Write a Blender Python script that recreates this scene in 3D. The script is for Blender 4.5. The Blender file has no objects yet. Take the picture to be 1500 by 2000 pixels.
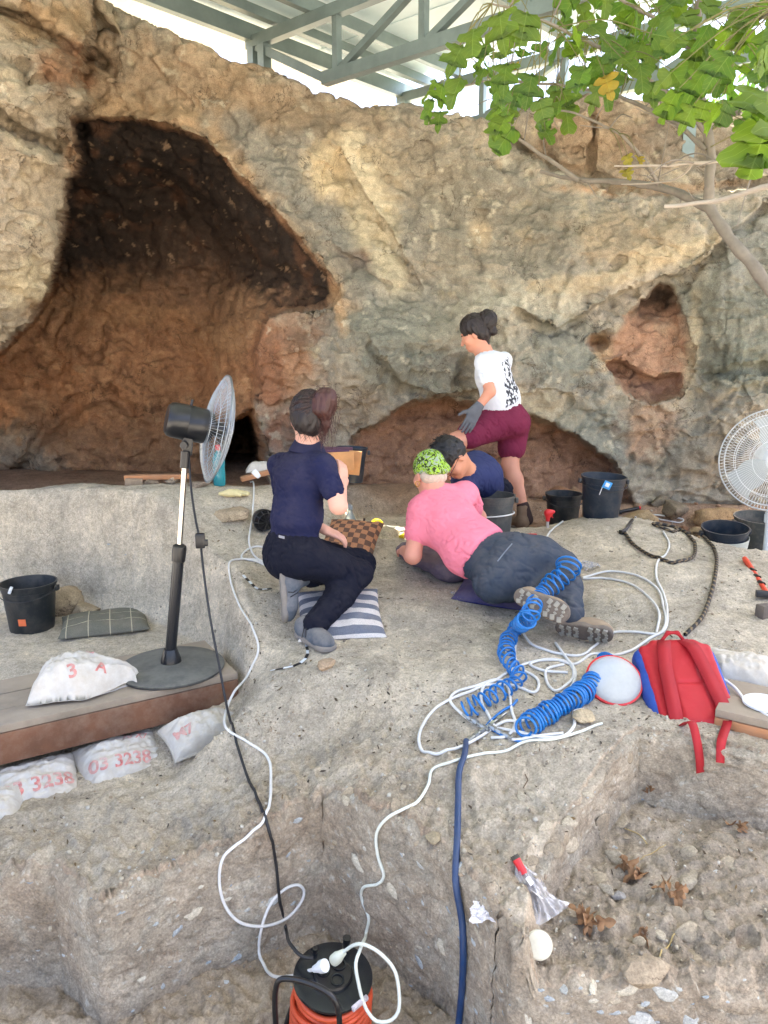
import bpy, bmesh, math, random
import numpy as np
from mathutils import Vector, Matrix, Euler
from mathutils.bvhtree import BVHTree

random.seed(7)
rng = np.random.default_rng(7)
SC = bpy.context.scene
COL = SC.collection
PI = math.pi

# ------------------------------------------------------------------ camera, sky, sun, exposure
CAM = np.array([0.0, 0.0, 1.25])
PITCH = math.radians(11.0)
FPX = 1444.0                                    # focal length for the 1500 x 2000 photograph
cam_d = bpy.data.cameras.new('camera')
cam_d.sensor_fit = 'VERTICAL'
cam_d.sensor_height = 36.0
cam_d.lens = 36.0 * FPX / 2000.0
cam_d.clip_start = 0.02
cam_d.clip_end = 500.0
cam = bpy.data.objects.new('camera', cam_d)
cam.location = CAM
cam.rotation_euler = (PI / 2 - PITCH, 0, 0)
COL.objects.link(cam)
SC.camera = cam

SUN_EL = math.radians(72)
SUN_AZ = math.radians(60)                      # measured from +Y towards +X
world = bpy.data.worlds.new('World')
SC.world = world
world.use_nodes = True
wn = world.node_tree.nodes
wl = world.node_tree.links
wn.clear()
w_out = wn.new('ShaderNodeOutputWorld')
w_bg = wn.new('ShaderNodeBackground')
w_sky = wn.new('ShaderNodeTexSky')
w_sky.sky_type = 'NISHITA'
w_sky.sun_disc = False
w_sky.sun_elevation = SUN_EL
w_sky.sun_rotation = SUN_AZ
w_sky.air_density = 0.6
w_sky.dust_density = 5.0
w_sky.ozone_density = 1.0
w_bg.inputs['Strength'].default_value = 0.15
wl.new(w_sky.outputs[0], w_bg.inputs['Color'])
wl.new(w_bg.outputs[0], w_out.inputs['Surface'])

sun_d = bpy.data.lights.new('sun', 'SUN')
sun_d.energy = 4.5
sun_d.angle = math.radians(0.5)
sun_d.color = (1.0, 0.95, 0.86)
sun = bpy.data.objects.new('sun', sun_d)
SUN_DIR = Vector((math.sin(SUN_AZ) * math.cos(SUN_EL), math.cos(SUN_AZ) * math.cos(SUN_EL), math.sin(SUN_EL)))
sun.rotation_euler = SUN_DIR.to_track_quat('Z', 'Y').to_euler()
sun.location = (6, 6, 12)
COL.objects.link(sun)

SC.view_settings.view_transform = 'Standard'
SC.view_settings.look = 'None'
SC.view_settings.exposure = 2.68
SC.view_settings.gamma = 1.0
SC.view_settings.use_curve_mapping = False
SC.cycles.max_bounces = 8
SC.cycles.diffuse_bounces = 4
SC.cycles.transparent_max_bounces = 16
SC.cycles.use_denoising = True

# ------------------------------------------------------------------ geometry of the view, used to survey the place
_cp, _sp = math.cos(PITCH), math.sin(PITCH)


def ray(px, py):
    u = (np.asarray(px, float) - 750.0) / FPX
    v = (1000.0 - np.asarray(py, float)) / FPX
    return np.stack([u, _cp + v * _sp, -_sp + v * _cp], -1)


def P(px, py, D):
    """surveyed point seen at (px, py) and D metres ahead."""
    d = ray(px, py)
    return CAM + d * (np.asarray(D, float) / d[..., 1])[..., None]


def V(px, py, D):
    return Vector(P(px, py, D))


# ------------------------------------------------------------------ noise
_prm = rng.permutation(256)
_prm = np.concatenate([_prm, _prm, _prm])
_grd = rng.normal(size=(256, 3))
_grd /= np.linalg.norm(_grd, axis=1)[:, None]


def perlin(p):
    p = np.asarray(p, float)
    i = np.floor(p).astype(np.int64)
    f = p - i
    i &= 255
    u = f * f * f * (f * (f * 6 - 15) + 10)
    out = 0
    for dx in (0, 1):
        wx = u[..., 0] if dx else 1 - u[..., 0]
        for dy in (0, 1):
            wy = u[..., 1] if dy else 1 - u[..., 1]
            for dz in (0, 1):
                wz = u[..., 2] if dz else 1 - u[..., 2]
                h = _prm[_prm[_prm[(i[..., 0] + dx) & 255] + ((i[..., 1] + dy) & 255)] + ((i[..., 2] + dz) & 255)]
                g = _grd[h]
                out = out + wx * wy * wz * (g[..., 0] * (f[..., 0] - dx) + g[..., 1] * (f[..., 1] - dy) + g[..., 2] * (f[..., 2] - dz))
    return out * 1.5


def fbm(p, freq, octaves=4, gain=0.5, lac=2.03, ridged=False):
    p = np.asarray(p, float) * freq
    a, s, t = 1.0, 0.0, 0.0
    for o in range(octaves):
        n = perlin(p + 17.3 * o)
        if ridged:
            n = 1 - 2 * np.abs(n)
        s = s + a * n
        t += a
        a *= gain
        p = p * lac
    return s / t


def sstep(a, b, x):
    t = np.clip((x - a) / (b - a), 0, 1)
    return t * t * (3 - 2 * t)


def seg_dist(q, pts, closed=False):
    """distance from points q (N,2) to a polyline."""
    pts = np.asarray(pts, float)
    n = len(pts)
    best = np.full(len(q), 1e9)
    for i in range(n if closed else n - 1):
        a = pts[i]
        b = pts[(i + 1) % n]
        ba = b - a
        h = np.clip(((q - a) @ ba) / max(ba @ ba, 1e-12), 0, 1)
        d = np.hypot(q[:, 0] - a[0] - ba[0] * h, q[:, 1] - a[1] - ba[1] * h)
        best = np.minimum(best, d)
    return best


def poly_sd(q, pts):
    """signed distance to a polygon, negative inside."""
    pts = np.asarray(pts, float)
    d = seg_dist(q, pts, True)
    ins = np.zeros(len(q), bool)
    n = len(pts)
    for i in range(n):
        a = pts[i]
        b = pts[(i + 1) % n]
        if a[1] == b[1]:
            continue
        c = ((a[1] > q[:, 1]) != (b[1] > q[:, 1])) & (q[:, 0] < (b[0] - a[0]) * (q[:, 1] - a[1]) / (b[1] - a[1]) + a[0])
        ins ^= c
    return np.where(ins, -d, d)


def lin(r, g, b):
    def f(c):
        c /= 255.0
        return c / 12.92 if c <= 0.04045 else ((c + 0.055) / 1.055) ** 2.4
    return (f(r), f(g), f(b))


def linv(c):
    return np.array(lin(*c))


# ------------------------------------------------------------------ objects and custom properties
def tag(o, label=None, cat=None, group=None, kind=None):
    if label:
        o['label'] = label
    if cat:
        o['category'] = cat
    if group:
        o['group'] = group
    if kind:
        o['kind'] = kind
    return o


def thing(name, label, cat, loc=(0, 0, 0), rot=(0, 0, 0), group=None):
    o = bpy.data.objects.new(name, None)
    o.empty_display_size = 0.05
    o.location = loc
    o.rotation_euler = rot
    COL.objects.link(o)
    return tag(o, label, cat, group)


def link_mesh(name, me, mat=None, parent=None, world_space=True):
    o = bpy.data.objects.new(name, me)
    COL.objects.link(o)
    if mat is not None and not me.materials:
        me.materials.append(mat)
    if parent is not None:
        o.parent = parent
        if world_space:
            bpy.context.view_layer.update() if False else None
            m = Matrix.LocRotScale(parent.location, parent.rotation_euler, parent.scale)
            if parent.parent is not None:
                pp = parent.parent
                m = Matrix.LocRotScale(pp.location, pp.rotation_euler, pp.scale) @ parent.matrix_parent_inverse @ m
            o.matrix_parent_inverse = m.inverted()
    return o


def mesh_np(name, verts, faces, smooth=True, col=None):
    me = bpy.data.meshes.new(name)
    verts = np.ascontiguousarray(verts, np.float32)
    faces = np.ascontiguousarray(faces, np.int32)
    n, k = faces.shape
    me.vertices.add(len(verts))
    me.vertices.foreach_set('co', verts.ravel())
    me.loops.add(n * k)
    me.loops.foreach_set('vertex_index', faces.ravel())
    me.polygons.add(n)
    me.polygons.foreach_set('loop_start', np.arange(0, n * k, k, dtype=np.int32))
    me.polygons.foreach_set('use_smooth', np.full(n, smooth, bool))
    me.update(calc_edges=True)
    me.validate()
    if col is not None:
        a = me.color_attributes.new('col', 'FLOAT_COLOR', 'POINT')
        c = np.ones((len(verts), 4), np.float32)
        c[:, :3] = col
        a.data.foreach_set('color', c.ravel())
    return me


def vert_normals(v, f):
    a, b, c = v[f[:, 0]], v[f[:, 1]], v[f[:, 2]]
    fn = np.cross(b - a, c - a)
    if f.shape[1] == 4:
        fn = fn + np.cross(c - a, v[f[:, 3]] - a)
    n = np.zeros_like(v)
    for k in range(f.shape[1]):
        for ax in range(3):
            n[:, ax] += np.bincount(f[:, k], fn[:, ax], len(v))
    return n / np.maximum(np.linalg.norm(n, axis=1), 1e-12)[:, None]


class MB:
    """collects simple shapes, then links them as one mesh."""

    def __init__(self):
        self.bm = bmesh.new()

    def box(self, c, s, rot=None, bevel=0.0):
        m = Matrix.Translation(Vector(c)) @ ((rot if isinstance(rot, Matrix) else Euler(rot).to_matrix()).to_4x4() if rot is not None else Matrix.Identity(4)) @ Matrix.Diagonal((*s, 1))
        r = bmesh.ops.create_cube(self.bm, size=1.0, matrix=m)
        if bevel:
            ed = {e for v in r['verts'] for e in v.link_edges}
            bmesh.ops.bevel(self.bm, geom=list(ed), offset=bevel, segments=2, affect='EDGES', profile=0.6)
        return self

    def beam(self, a, b, w, h, up=(0, 0, 1), bevel=0.0):
        a, b = Vector(a), Vector(b)
        d = (b - a)
        L = d.length
        d.normalize()
        up = Vector(up)
        s = d.cross(up).normalized()
        u = s.cross(d).normalized()
        rot = Matrix((d, s, u)).transposed()
        return self.box((a + b) / 2, (L, w, h), rot, bevel)

    def lathe(self, prof, c=(0, 0, 0), n=40, rot=None, cap=True):
        m = Matrix.Translation(Vector(c)) @ ((rot if isinstance(rot, Matrix) else Euler(rot).to_matrix()).to_4x4() if rot is not None else Matrix.Identity(4))
        rings = []
        for r, z in prof:
            if r < 1e-6:
                rings.append([self.bm.verts.new(m @ Vector((0, 0, z)))])
            else:
                rings.append([self.bm.verts.new(m @ Vector((r * math.cos(2 * PI * k / n), r * math.sin(2 * PI * k / n), z))) for k in range(n)])
        for A, B in zip(rings, rings[1:]):
            for k in range(n):
                a0, a1 = A[k % len(A)], A[(k + 1) % len(A)]
                b0, b1 = B[k % len(B)], B[(k + 1) % len(B)]
                vs = []
                for v in (a0, a1, b1, b0):
                    if v not in vs:
                        vs.append(v)
                if len(vs) > 2:
                    self.bm.faces.new(vs)
        return self

    def tube(self, pts, r, n=8, closed=False, cap=True):
        v, f = tube_geo(pts, r, n, closed)
        bv = [self.bm.verts.new(x) for x in v]
        for q in f:
            self.bm.faces.new([bv[i] for i in q])
        if cap and not closed:
            self.bm.faces.new(bv[:n][::-1])
            self.bm.faces.new(bv[-n:])
        return self

    def build(self, name, mat, parent=None, smooth=True, auto=True, world_space=True):
        bmesh.ops.recalc_face_normals(self.bm, faces=self.bm.faces)
        me = bpy.data.meshes.new(name)
        self.bm.to_mesh(me)
        self.bm.free()
        if smooth:
            me.polygons.foreach_set('use_smooth', np.ones(len(me.polygons), bool))
            if auto:
                me.set_sharp_from_angle(angle=math.radians(38))
        return link_mesh(name, me, mat, parent, world_space)


def tube_geo(pts, r, n=8, closed=False):
    pts = np.asarray(pts, float)
    N = len(pts)
    r = np.broadcast_to(np.asarray(r, float), (N,))
    if closed:
        t = np.roll(pts, -1, 0) - np.roll(pts, 1, 0)
    else:
        t = np.gradient(pts, axis=0)
    t /= np.maximum(np.linalg.norm(t, axis=1), 1e-9)[:, None]
    ref = np.array([0, 0, 1.0]) if abs(t[0, 2]) < 0.9 else np.array([1.0, 0, 0])
    u = np.cross(t[0], ref)
    u /= np.linalg.norm(u)
    V_ = np.empty((N, n, 3))
    for i in range(N):
        u = u - t[i] * (u @ t[i])
        u /= max(np.linalg.norm(u), 1e-9)
        w = np.cross(t[i], u)
        a = np.arange(n) * 2 * PI / n
        V_[i] = pts[i] + r[i] * (np.cos(a)[:, None] * u + np.sin(a)[:, None] * w)
    f = []
    for i in range(N if closed else N - 1):
        j = (i + 1) % N
        for k in range(n):
            k2 = (k + 1) % n
            f.append((i * n + k, i * n + k2, j * n + k2, j * n + k))
    return V_.reshape(-1, 3), f


def spline(pts, step=0.02, closed=False):
    pts = np.asarray(pts, float)
    N = len(pts)
    out = []
    for i in range(N if closed else N - 1):
        if closed:
            p0, p1, p2, p3 = pts[i - 1], pts[i], pts[(i + 1) % N], pts[(i + 2) % N]
        else:
            p1, p2 = pts[i], pts[i + 1]
            p0 = pts[i - 1] if i else 2 * p1 - p2
            p3 = pts[i + 2] if i + 2 < N else 2 * p2 - p1
        n = max(2, int(np.linalg.norm(p2 - p1) / step))
        t0 = 0.0
        t1 = t0 + max(np.linalg.norm(p1 - p0), 1e-6) ** 0.5
        t2 = t1 + max(np.linalg.norm(p2 - p1), 1e-6) ** 0.5
        t3 = t2 + max(np.linalg.norm(p3 - p2), 1e-6) ** 0.5
        for t in np.linspace(t1, t2, n, endpoint=False):
            a1 = (t1 - t) / (t1 - t0) * p0 + (t - t0) / (t1 - t0) * p1
            a2 = (t2 - t) / (t2 - t1) * p1 + (t - t1) / (t2 - t1) * p2
            a3 = (t3 - t) / (t3 - t2) * p2 + (t - t2) / (t3 - t2) * p3
            b1 = (t2 - t) / (t2 - t0) * a1 + (t - t0) / (t2 - t0) * a2
            b2 = (t3 - t) / (t3 - t1) * a2 + (t - t1) / (t3 - t1) * a3
            out.append((t2 - t) / (t2 - t1) * b1 + (t - t1) / (t2 - t1) * b2)
    if not closed:
        out.append(pts[-1])
    return np.array(out)


# ------------------------------------------------------------------ signed-distance bodies (people, cloth, sacks, rocks)
def smin(a, b, k):
    if k <= 0:
        return np.minimum(a, b)
    h = np.maximum(k - np.abs(a - b), 0) / k
    return np.minimum(a, b) - h * h * k * 0.25


def _v(x):
    return np.asarray(x, float)


class Body:
    """union of tapered limbs and ellipsoids, meshed by surface nets."""

    def __init__(self, res=0.008):
        self.res = res
        self.pr = []

    def limb(self, a, b, r1, r2, k=0.03, flat=None, fs=1.0):
        a, b = _v(a), _v(b)
        m = max(r1, r2) * max(1.0, fs) + k
        self.pr.append(('limb', np.minimum(a, b) - m, np.maximum(a, b) + m, k, (a, b, r1, r2, None if flat is None else _v(flat) / np.linalg.norm(_v(flat)), fs)))
        return self

    def chain(self, pts, rs, k=0.03, flat=None, fs=1.0):
        for i in range(len(pts) - 1):
            self.limb(pts[i], pts[i + 1], rs[i], rs[i + 1], k, flat, fs)
        return self

    def ell(self, c, rad, ax=None, k=0.03):
        """ax: 3x3, rows are the axes."""
        c, rad = _v(c), _v(rad)
        ax = np.eye(3) if ax is None else _v(ax)
        m = np.abs(ax.T * rad).sum(1) + k
        self.pr.append(('ell', c - m, c + m, k, (c, rad, ax)))
        return self

    def box(self, c, half, ax=None, rnd=0.01, k=0.01):
        c, half = _v(c), _v(half)
        ax = np.eye(3) if ax is None else _v(ax)
        m = np.abs(ax.T * half).sum(1) + k + rnd
        self.pr.append(('box', c - m, c + m, k, (c, half, ax, rnd)))
        return self

    def cut(self, p, n, k=0.004):
        """removes everything on the side the normal n points to, within radius of the whole body."""
        self.pr.append(('cut', None, None, k, (_v(p), _v(n) / np.linalg.norm(_v(n)))))
        return self

    def dent(self, c, rad, ax=None, k=0.02):
        c, rad = _v(c), _v(rad)
        ax = np.eye(3) if ax is None else _v(ax)
        m = np.abs(ax.T * rad).sum(1) + k
        self.pr.append(('dent', c - m, c + m, k, (c, rad, ax)))
        return self

    def mesh(self):
        res = self.res
        lo = np.min([p[1] for p in self.pr if p[0] in ('limb', 'ell', 'box')], 0) - 2 * res
        hi = np.max([p[2] for p in self.pr if p[0] in ('limb', 'ell', 'box')], 0) + 2 * res
        N = np.ceil((hi - lo) / res).astype(int) + 1
        F = np.full(N, 0.3, np.float32)
        axs = [(lo[i] + np.arange(N[i]) * res).astype(np.float32) for i in range(3)]
        for typ, pl, ph, k, a in self.pr:
            if typ == 'cut':
                p, n = a
                d = (axs[0][:, None, None] - p[0]) * n[0] + (axs[1][None, :, None] - p[1]) * n[1] + (axs[2][None, None, :] - p[2]) * n[2]
                F = -smin(-F, -d, k)
                continue
            i0 = np.clip(np.floor((pl - lo) / res).astype(int) - 1, 0, N)
            i1 = np.clip(np.ceil((ph - lo) / res).astype(int) + 2, 0, N)
            sl = tuple(slice(i0[i], i1[i]) for i in range(3))
            X = np.stack(np.meshgrid(axs[0][sl[0]], axs[1][sl[1]], axs[2][sl[2]], indexing='ij'), -1)
            if X.size == 0:
                continue
            if typ == 'limb':
                A, B, r1, r2, fl, fs = a
                q = X - A.astype(np.float32)
                ba = B - A
                if fl is not None:
                    fl = fl - ba * (fl @ ba) / max(ba @ ba, 1e-9)
                    fl /= max(np.linalg.norm(fl), 1e-9)
                    q = q + (q @ fl)[..., None] * fl * (1.0 / fs - 1)
                h = np.clip((q @ ba) / max(ba @ ba, 1e-9), 0, 1)
                d = np.linalg.norm(q - h[..., None] * ba, axis=-1) - (r1 + (r2 - r1) * h)
                if fl is not None and fs < 1:
                    d = d * fs
            elif typ in ('ell', 'dent'):
                c, rad, ax = a
                q = (X - c) @ ax.T
                k0 = np.linalg.norm(q / rad, axis=-1)
                k1 = np.linalg.norm(q / (rad * rad), axis=-1)
                d = k0 * (k0 - 1.0) / np.maximum(k1, 1e-6)
            else:
                c, half, ax, rnd = a
                q = np.abs((X - c) @ ax.T) - half + rnd
                d = np.linalg.norm(np.maximum(q, 0), axis=-1) + np.minimum(q.max(-1), 0) - rnd
            if typ == 'dent':
                F[sl] = -smin(-F[sl], d, k)
            else:
                F[sl] = smin(F[sl], d, k)
        return surface_nets(F, lo, res)


def surface_nets(F, lo, res):
    S = F < 0
    nx, ny, nz = F.shape
    cs = np.zeros((nx - 1, ny - 1, nz - 1), np.int8)
    for dx in (0, 1):
        for dy in (0, 1):
            for dz in (0, 1):
                cs += S[dx:nx - 1 + dx, dy:ny - 1 + dy, dz:nz - 1 + dz]
    act = np.argwhere((cs > 0) & (cs < 8))
    idx = np.full(cs.shape, -1, np.int64)
    idx[act[:, 0], act[:, 1], act[:, 2]] = np.arange(len(act))
    acc = np.zeros((len(act), 3))
    cnt = np.zeros(len(act))
    cor = [(a, b, c) for a in (0, 1) for b in (0, 1) for c in (0, 1)]
    for i in range(8):
        for j in range(i + 1, 8):
            di = np.array(cor[j]) - np.array(cor[i])
            if np.abs(di).sum() != 1:
                continue
            A = act + cor[i]
            B = act + cor[j]
            fa = F[A[:, 0], A[:, 1], A[:, 2]]
            fb = F[B[:, 0], B[:, 1], B[:, 2]]
            m = (fa < 0) != (fb < 0)
            t = fa[m] / (fa[m] - fb[m])
            acc[m] += A[m] + t[:, None] * di - act[m]
            cnt[m] += 1
    v = lo + (act + acc / np.maximum(cnt, 1)[:, None]) * res
    faces = []
    for ax in range(3):
        a1, a2 = (ax + 1) % 3, (ax + 2) % 3
        sl0 = [slice(None)] * 3
        sl1 = [slice(None)] * 3
        sl0[ax] = slice(0, -1)
        sl1[ax] = slice(1, None)
        ch = S[tuple(sl0)] != S[tuple(sl1)]
        e = np.argwhere(ch)
        e = e[(e[:, a1] > 0) & (e[:, a2] > 0) & (e[:, a1] < F.shape[a1] - 1) & (e[:, a2] < F.shape[a2] - 1)]
        ins = S[e[:, 0], e[:, 1], e[:, 2]]
        q = []
        for o1, o2 in ((-1, -1), (0, -1), (0, 0), (-1, 0)):
            c = e.copy()
            c[:, a1] += o1
            c[:, a2] += o2
            q.append(idx[c[:, 0], c[:, 1], c[:, 2]])
        q = np.stack(q, 1)
        q[~ins] = q[~ins][:, ::-1]
        faces.append(q)
    f = np.concatenate(faces)
    f = f[(f >= 0).all(1)]
    return v, f


def smooth_verts(v, f, it=2, lam=0.5):
    n = len(v)
    for _ in range(it):
        s = np.zeros_like(v)
        c = np.zeros(n)
        for k in range(4):
            j = (k + 1) % 4
            for ax in range(3):
                s[:, ax] += np.bincount(f[:, k], v[f[:, j], ax], n) + np.bincount(f[:, j], v[f[:, k], ax], n)
            c += np.bincount(f[:, k], None, n) + np.bincount(f[:, j], None, n)
        v = v + lam * (s / np.maximum(c, 1)[:, None] - v)
    return v


def body_obj(name, body, mat, parent=None, disp=None, smooth=1, colf=None):
    """disp(v) -> offset along the normal; colf(v, n) -> vertex colours."""
    v, f = body.mesh()
    if smooth:
        v = smooth_verts(v, f, smooth)
    if disp is not None:
        n = vert_normals(v, f)
        v = v + n * disp(v)[:, None]
    col = colf(v, vert_normals(v, f)) if colf is not None else None
    me = mesh_np(name, v, f, True, col)
    return link_mesh(name, me, mat, parent)


# ------------------------------------------------------------------ materials
_mats = {}


def nd(nt, typ, **kw):
    n = nt.nodes.new(typ)
    for k, v_ in kw.items():
        setattr(n, k, v_)
    return n


def M(name, base=(0.5, 0.5, 0.5), rough=0.6, metal=0.0, var=0.15, vscale=6.0, bump=0.0, bscale=60.0, attr=None, spec=0.5, dust=None,
      dust_amt=0.0, coat=0.0, trans=0.0, alpha=1.0, stretch=(1, 1, 1), bdist=0.004, subsurf=0.0):
    if name in _mats:
        return _mats[name]
    m = bpy.data.materials.new(name)
    m.use_nodes = True
    nt = m.node_tree
    nt.nodes.clear()
    out = nd(nt, 'ShaderNodeOutputMaterial')
    bs = nd(nt, 'ShaderNodeBsdfPrincipled')
    nt.links.new(bs.outputs[0], out.inputs[0])
    bs.inputs['Roughness'].default_value = rough
    bs.inputs['Metallic'].default_value = metal
    bs.inputs['Specular IOR Level'].default_value = spec
    bs.inputs['Coat Weight'].default_value = coat
    bs.inputs['Transmission Weight'].default_value = trans
    bs.inputs['Alpha'].default_value = alpha
    if subsurf:
        bs.inputs['Subsurface Weight'].default_value = subsurf
        bs.inputs['Subsurface Radius'].default_value = (0.012, 0.005, 0.003)
    tc = nd(nt, 'ShaderNodeTexCoord')
    mp = nd(nt, 'ShaderNodeMapping')
    mp.inputs['Scale'].default_value = stretch
    nt.links.new(tc.outputs['Object'], mp.inputs[0])
    n1 = nd(nt, 'ShaderNodeTexNoise')
    n1.inputs['Scale'].default_value = vscale
    n1.inputs['Detail'].default_value = 6
    n1.inputs['Roughness'].default_value = 0.62
    nt.links.new(mp.outputs[0], n1.inputs[0])
    if attr:
        at = nd(nt, 'ShaderNodeAttribute', attribute_name=attr)
        src = at.outputs['Color']
    else:
        rgb = nd(nt, 'ShaderNodeRGB')
        rgb.outputs[0].default_value = (*base, 1)
        src = rgb.outputs[0]
    # value variation around 1
    mr = nd(nt, 'ShaderNodeMapRange')
    mr.inputs['From Min'].default_value = 0.25
    mr.inputs['From Max'].default_value = 0.75
    mr.inputs['To Min'].default_value = 1 - var
    mr.inputs['To Max'].default_value = 1 + var
    nt.links.new(n1.outputs[0], mr.inputs[0])
    mx = nd(nt, 'ShaderNodeMix', data_type='RGBA', blend_type='MULTIPLY')
    mx.inputs[0].default_value = 1.0
    nt.links.new(src, mx.inputs[6])
    nt.links.new(mr.outputs[0], mx.inputs[7])
    colsock = mx.outputs[2]
    if dust is not None:
        n3 = nd(nt, 'ShaderNodeTexNoise')
        n3.inputs['Scale'].default_value = 11
        n3.inputs['Detail'].default_value = 8
        n3.inputs['Roughness'].default_value = 0.7
        nt.links.new(tc.outputs['Object'], n3.inputs[0])
        geo = nd(nt, 'ShaderNodeNewGeometry')
        sx = nd(nt, 'ShaderNodeSeparateXYZ')
        nt.links.new(geo.outputs['Normal'], sx.inputs[0])
        m1 = nd(nt, 'ShaderNodeMath', operation='MULTIPLY_ADD')
        m1.inputs[1].default_value = 0.25
        nt.links.new(sx.outputs['Z'], m1.inputs[0])
        nt.links.new(n3.outputs[0], m1.inputs[2])
        m2 = nd(nt, 'ShaderNodeMapRange')
        m2.inputs['From Min'].default_value = 0.42
        m2.inputs['From Max'].default_value = 0.85
        m2.inputs['To Max'].default_value = dust_amt
        nt.links.new(m1.outputs[0], m2.inputs[0])
        md = nd(nt, 'ShaderNodeMix', data_type='RGBA')
        md.inputs[7].default_value = (*dust, 1)
        nt.links.new(m2.outputs[0], md.inputs[0])
        nt.links.new(colsock, md.inputs[6])
        colsock = md.outputs[2]
        mr2 = nd(nt, 'ShaderNodeMix', data_type='FLOAT')
        mr2.inputs[2].default_value = rough
        mr2.inputs[3].default_value = 0.95
        nt.links.new(m2.outputs[0], mr2.inputs[0])
        nt.links.new(mr2.outputs[0], bs.inputs['Roughness'])
    nt.links.new(colsock, bs.inputs['Base Color'])
    if bump:
        n2 = nd(nt, 'ShaderNodeTexNoise')
        n2.inputs['Scale'].default_value = bscale
        n2.inputs['Detail'].default_value = 8
        n2.inputs['Roughness'].default_value = 0.65
        nt.links.new(mp.outputs[0], n2.inputs[0])
        bp = nd(nt, 'ShaderNodeBump')
        bp.inputs['Strength'].default_value = bump
        bp.inputs['Distance'].default_value = bdist
        nt.links.new(n2.outputs[0], bp.inputs['Height'])
        nt.links.new(bp.outputs[0], bs.inputs['Normal'])
    _mats[name] = m
    return m


DUST = lin(176, 160, 140)

# ------------------------------------------------------------------ rock materials
def rock_mat(name, speck=0.5, bump=0.6, bd=0.012, fine=34.0, crack=0.6, tone=1.0):
    m = bpy.data.materials.new(name)
    m.use_nodes = True
    nt = m.node_tree
    L = nt.links.new
    nt.nodes.clear()
    out = nd(nt, 'ShaderNodeOutputMaterial')
    bs = nd(nt, 'ShaderNodeBsdfPrincipled')
    L(bs.outputs[0], out.inputs[0])
    bs.inputs['Roughness'].default_value = 0.95
    bs.inputs['Specular IOR Level'].default_value = 0.2
    tc = nd(nt, 'ShaderNodeTexCoord')
    at = nd(nt, 'ShaderNodeAttribute', attribute_name='col')
    src = at.outputs['Color']

    def noise(scale, detail=8, rough=0.65, dist=0.0):
        n = nd(nt, 'ShaderNodeTexNoise')
        n.inputs['Scale'].default_value = scale
        n.inputs['Detail'].default_value = detail
        n.inputs['Roughness'].default_value = rough
        n.inputs['Distortion'].default_value = dist
        L(tc.outputs['Object'], n.inputs[0])
        return n.outputs[0]

    def rng_(sock, a, b, c, d):
        r = nd(nt, 'ShaderNodeMapRange')
        for k, v_ in zip(('From Min', 'From Max', 'To Min', 'To Max'), (a, b, c, d)):
            r.inputs[k].default_value = v_
        L(sock, r.inputs[0])
        return r.outputs[0]

    def mix(a, b, f, blend='MIX'):
        x = nd(nt, 'ShaderNodeMix', data_type='RGBA', blend_type=blend)
        for sock, val in ((x.inputs[0], f), (x.inputs[6], a), (x.inputs[7], b)):
            if isinstance(val, (int, float)):
                sock.default_value = val if sock.type == 'VALUE' else (val, val, val, 1)
            elif isinstance(val, tuple):
                sock.default_value = (*val, 1)
            else:
                L(val, sock)
        return x.outputs[2]

    n_a = noise(fine, 9, 0.74)
    n_b = noise(5.5, 8, 0.68, 0.4)
    n_c = noise(130, 5, 0.6)
    c = mix(src, rng_(n_b, 0.3, 0.7, 1 - .38 * tone, 1 + .36 * tone), 1.0, 'MULTIPLY')
    c = mix(c, rng_(n_a, 0.28, 0.72, 1 - .40 * tone, 1 + .36 * tone), 1.0, 'MULTIPLY')
    c = mix(c, rng_(n_c, 0.3, 0.7, 0.72, 1.26), 1.0, 'MULTIPLY')
    # pale inclusions and dark pits
    sp = noise(21, 4, 0.8, 0.6)
    c = mix(c, lin(215, 208, 196), rng_(sp, 0.66, 0.72, 0, speck * 0.75))
    dk = noise(27, 4, 0.8, 1.0)
    c = mix(c, lin(70, 60, 50), rng_(dk, 0.67, 0.74, 0, speck * 0.5))
    # hairline cracks, drawn as thin dark lines in the colour
    ck = noise(4.2, 6, 0.6, 0.8)
    ab = nd(nt, 'ShaderNodeMath', operation='SUBTRACT')
    ab.inputs[1].default_value = 0.5
    L(ck, ab.inputs[0])
    ab2 = nd(nt, 'ShaderNodeMath', operation='ABSOLUTE')
    L(ab.outputs[0], ab2.inputs[0])
    km = rng_(ab2.outputs[0], 0.0, 0.012, crack, 0.0)
    kz = nd(nt, 'ShaderNodeMath', operation='MULTIPLY')
    L(km, kz.inputs[0])
    L(rng_(noise(3.1, 3, 0.5), 0.5, 0.62, 0.0, 1.0), kz.inputs[1])
    c = mix(c, lin(62, 50, 40), kz.outputs[0])
    L(c, bs.inputs['Base Color'])
    h1 = noise(16, 10, 0.72)
    h2 = noise(70, 6, 0.7)
    ad = nd(nt, 'ShaderNodeMath', operation='MULTIPLY_ADD')
    ad.inputs[1].default_value = 0.45
    L(h2, ad.inputs[0])
    L(h1, ad.inputs[2])
    bp = nd(nt, 'ShaderNodeBump')
    bp.inputs['Strength'].default_value = bump
    bp.inputs['Distance'].default_value = bd
    L(ad.outputs[0], bp.inputs['Height'])
    L(bp.outputs[0], bs.inputs['Normal'])
    return m


ROCK = rock_mat('cliff_rock', 0.26, 0.42, 0.03, 22, .8, .66)
SOIL = rock_mat('breccia', 0.55, 0.9, 0.022, 38, .35, .82)


def PZ(px, py, z):
    d = ray(px, py)
    t = (z - CAM[2]) / d[2]
    return (CAM + d * t)[:2]


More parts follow.
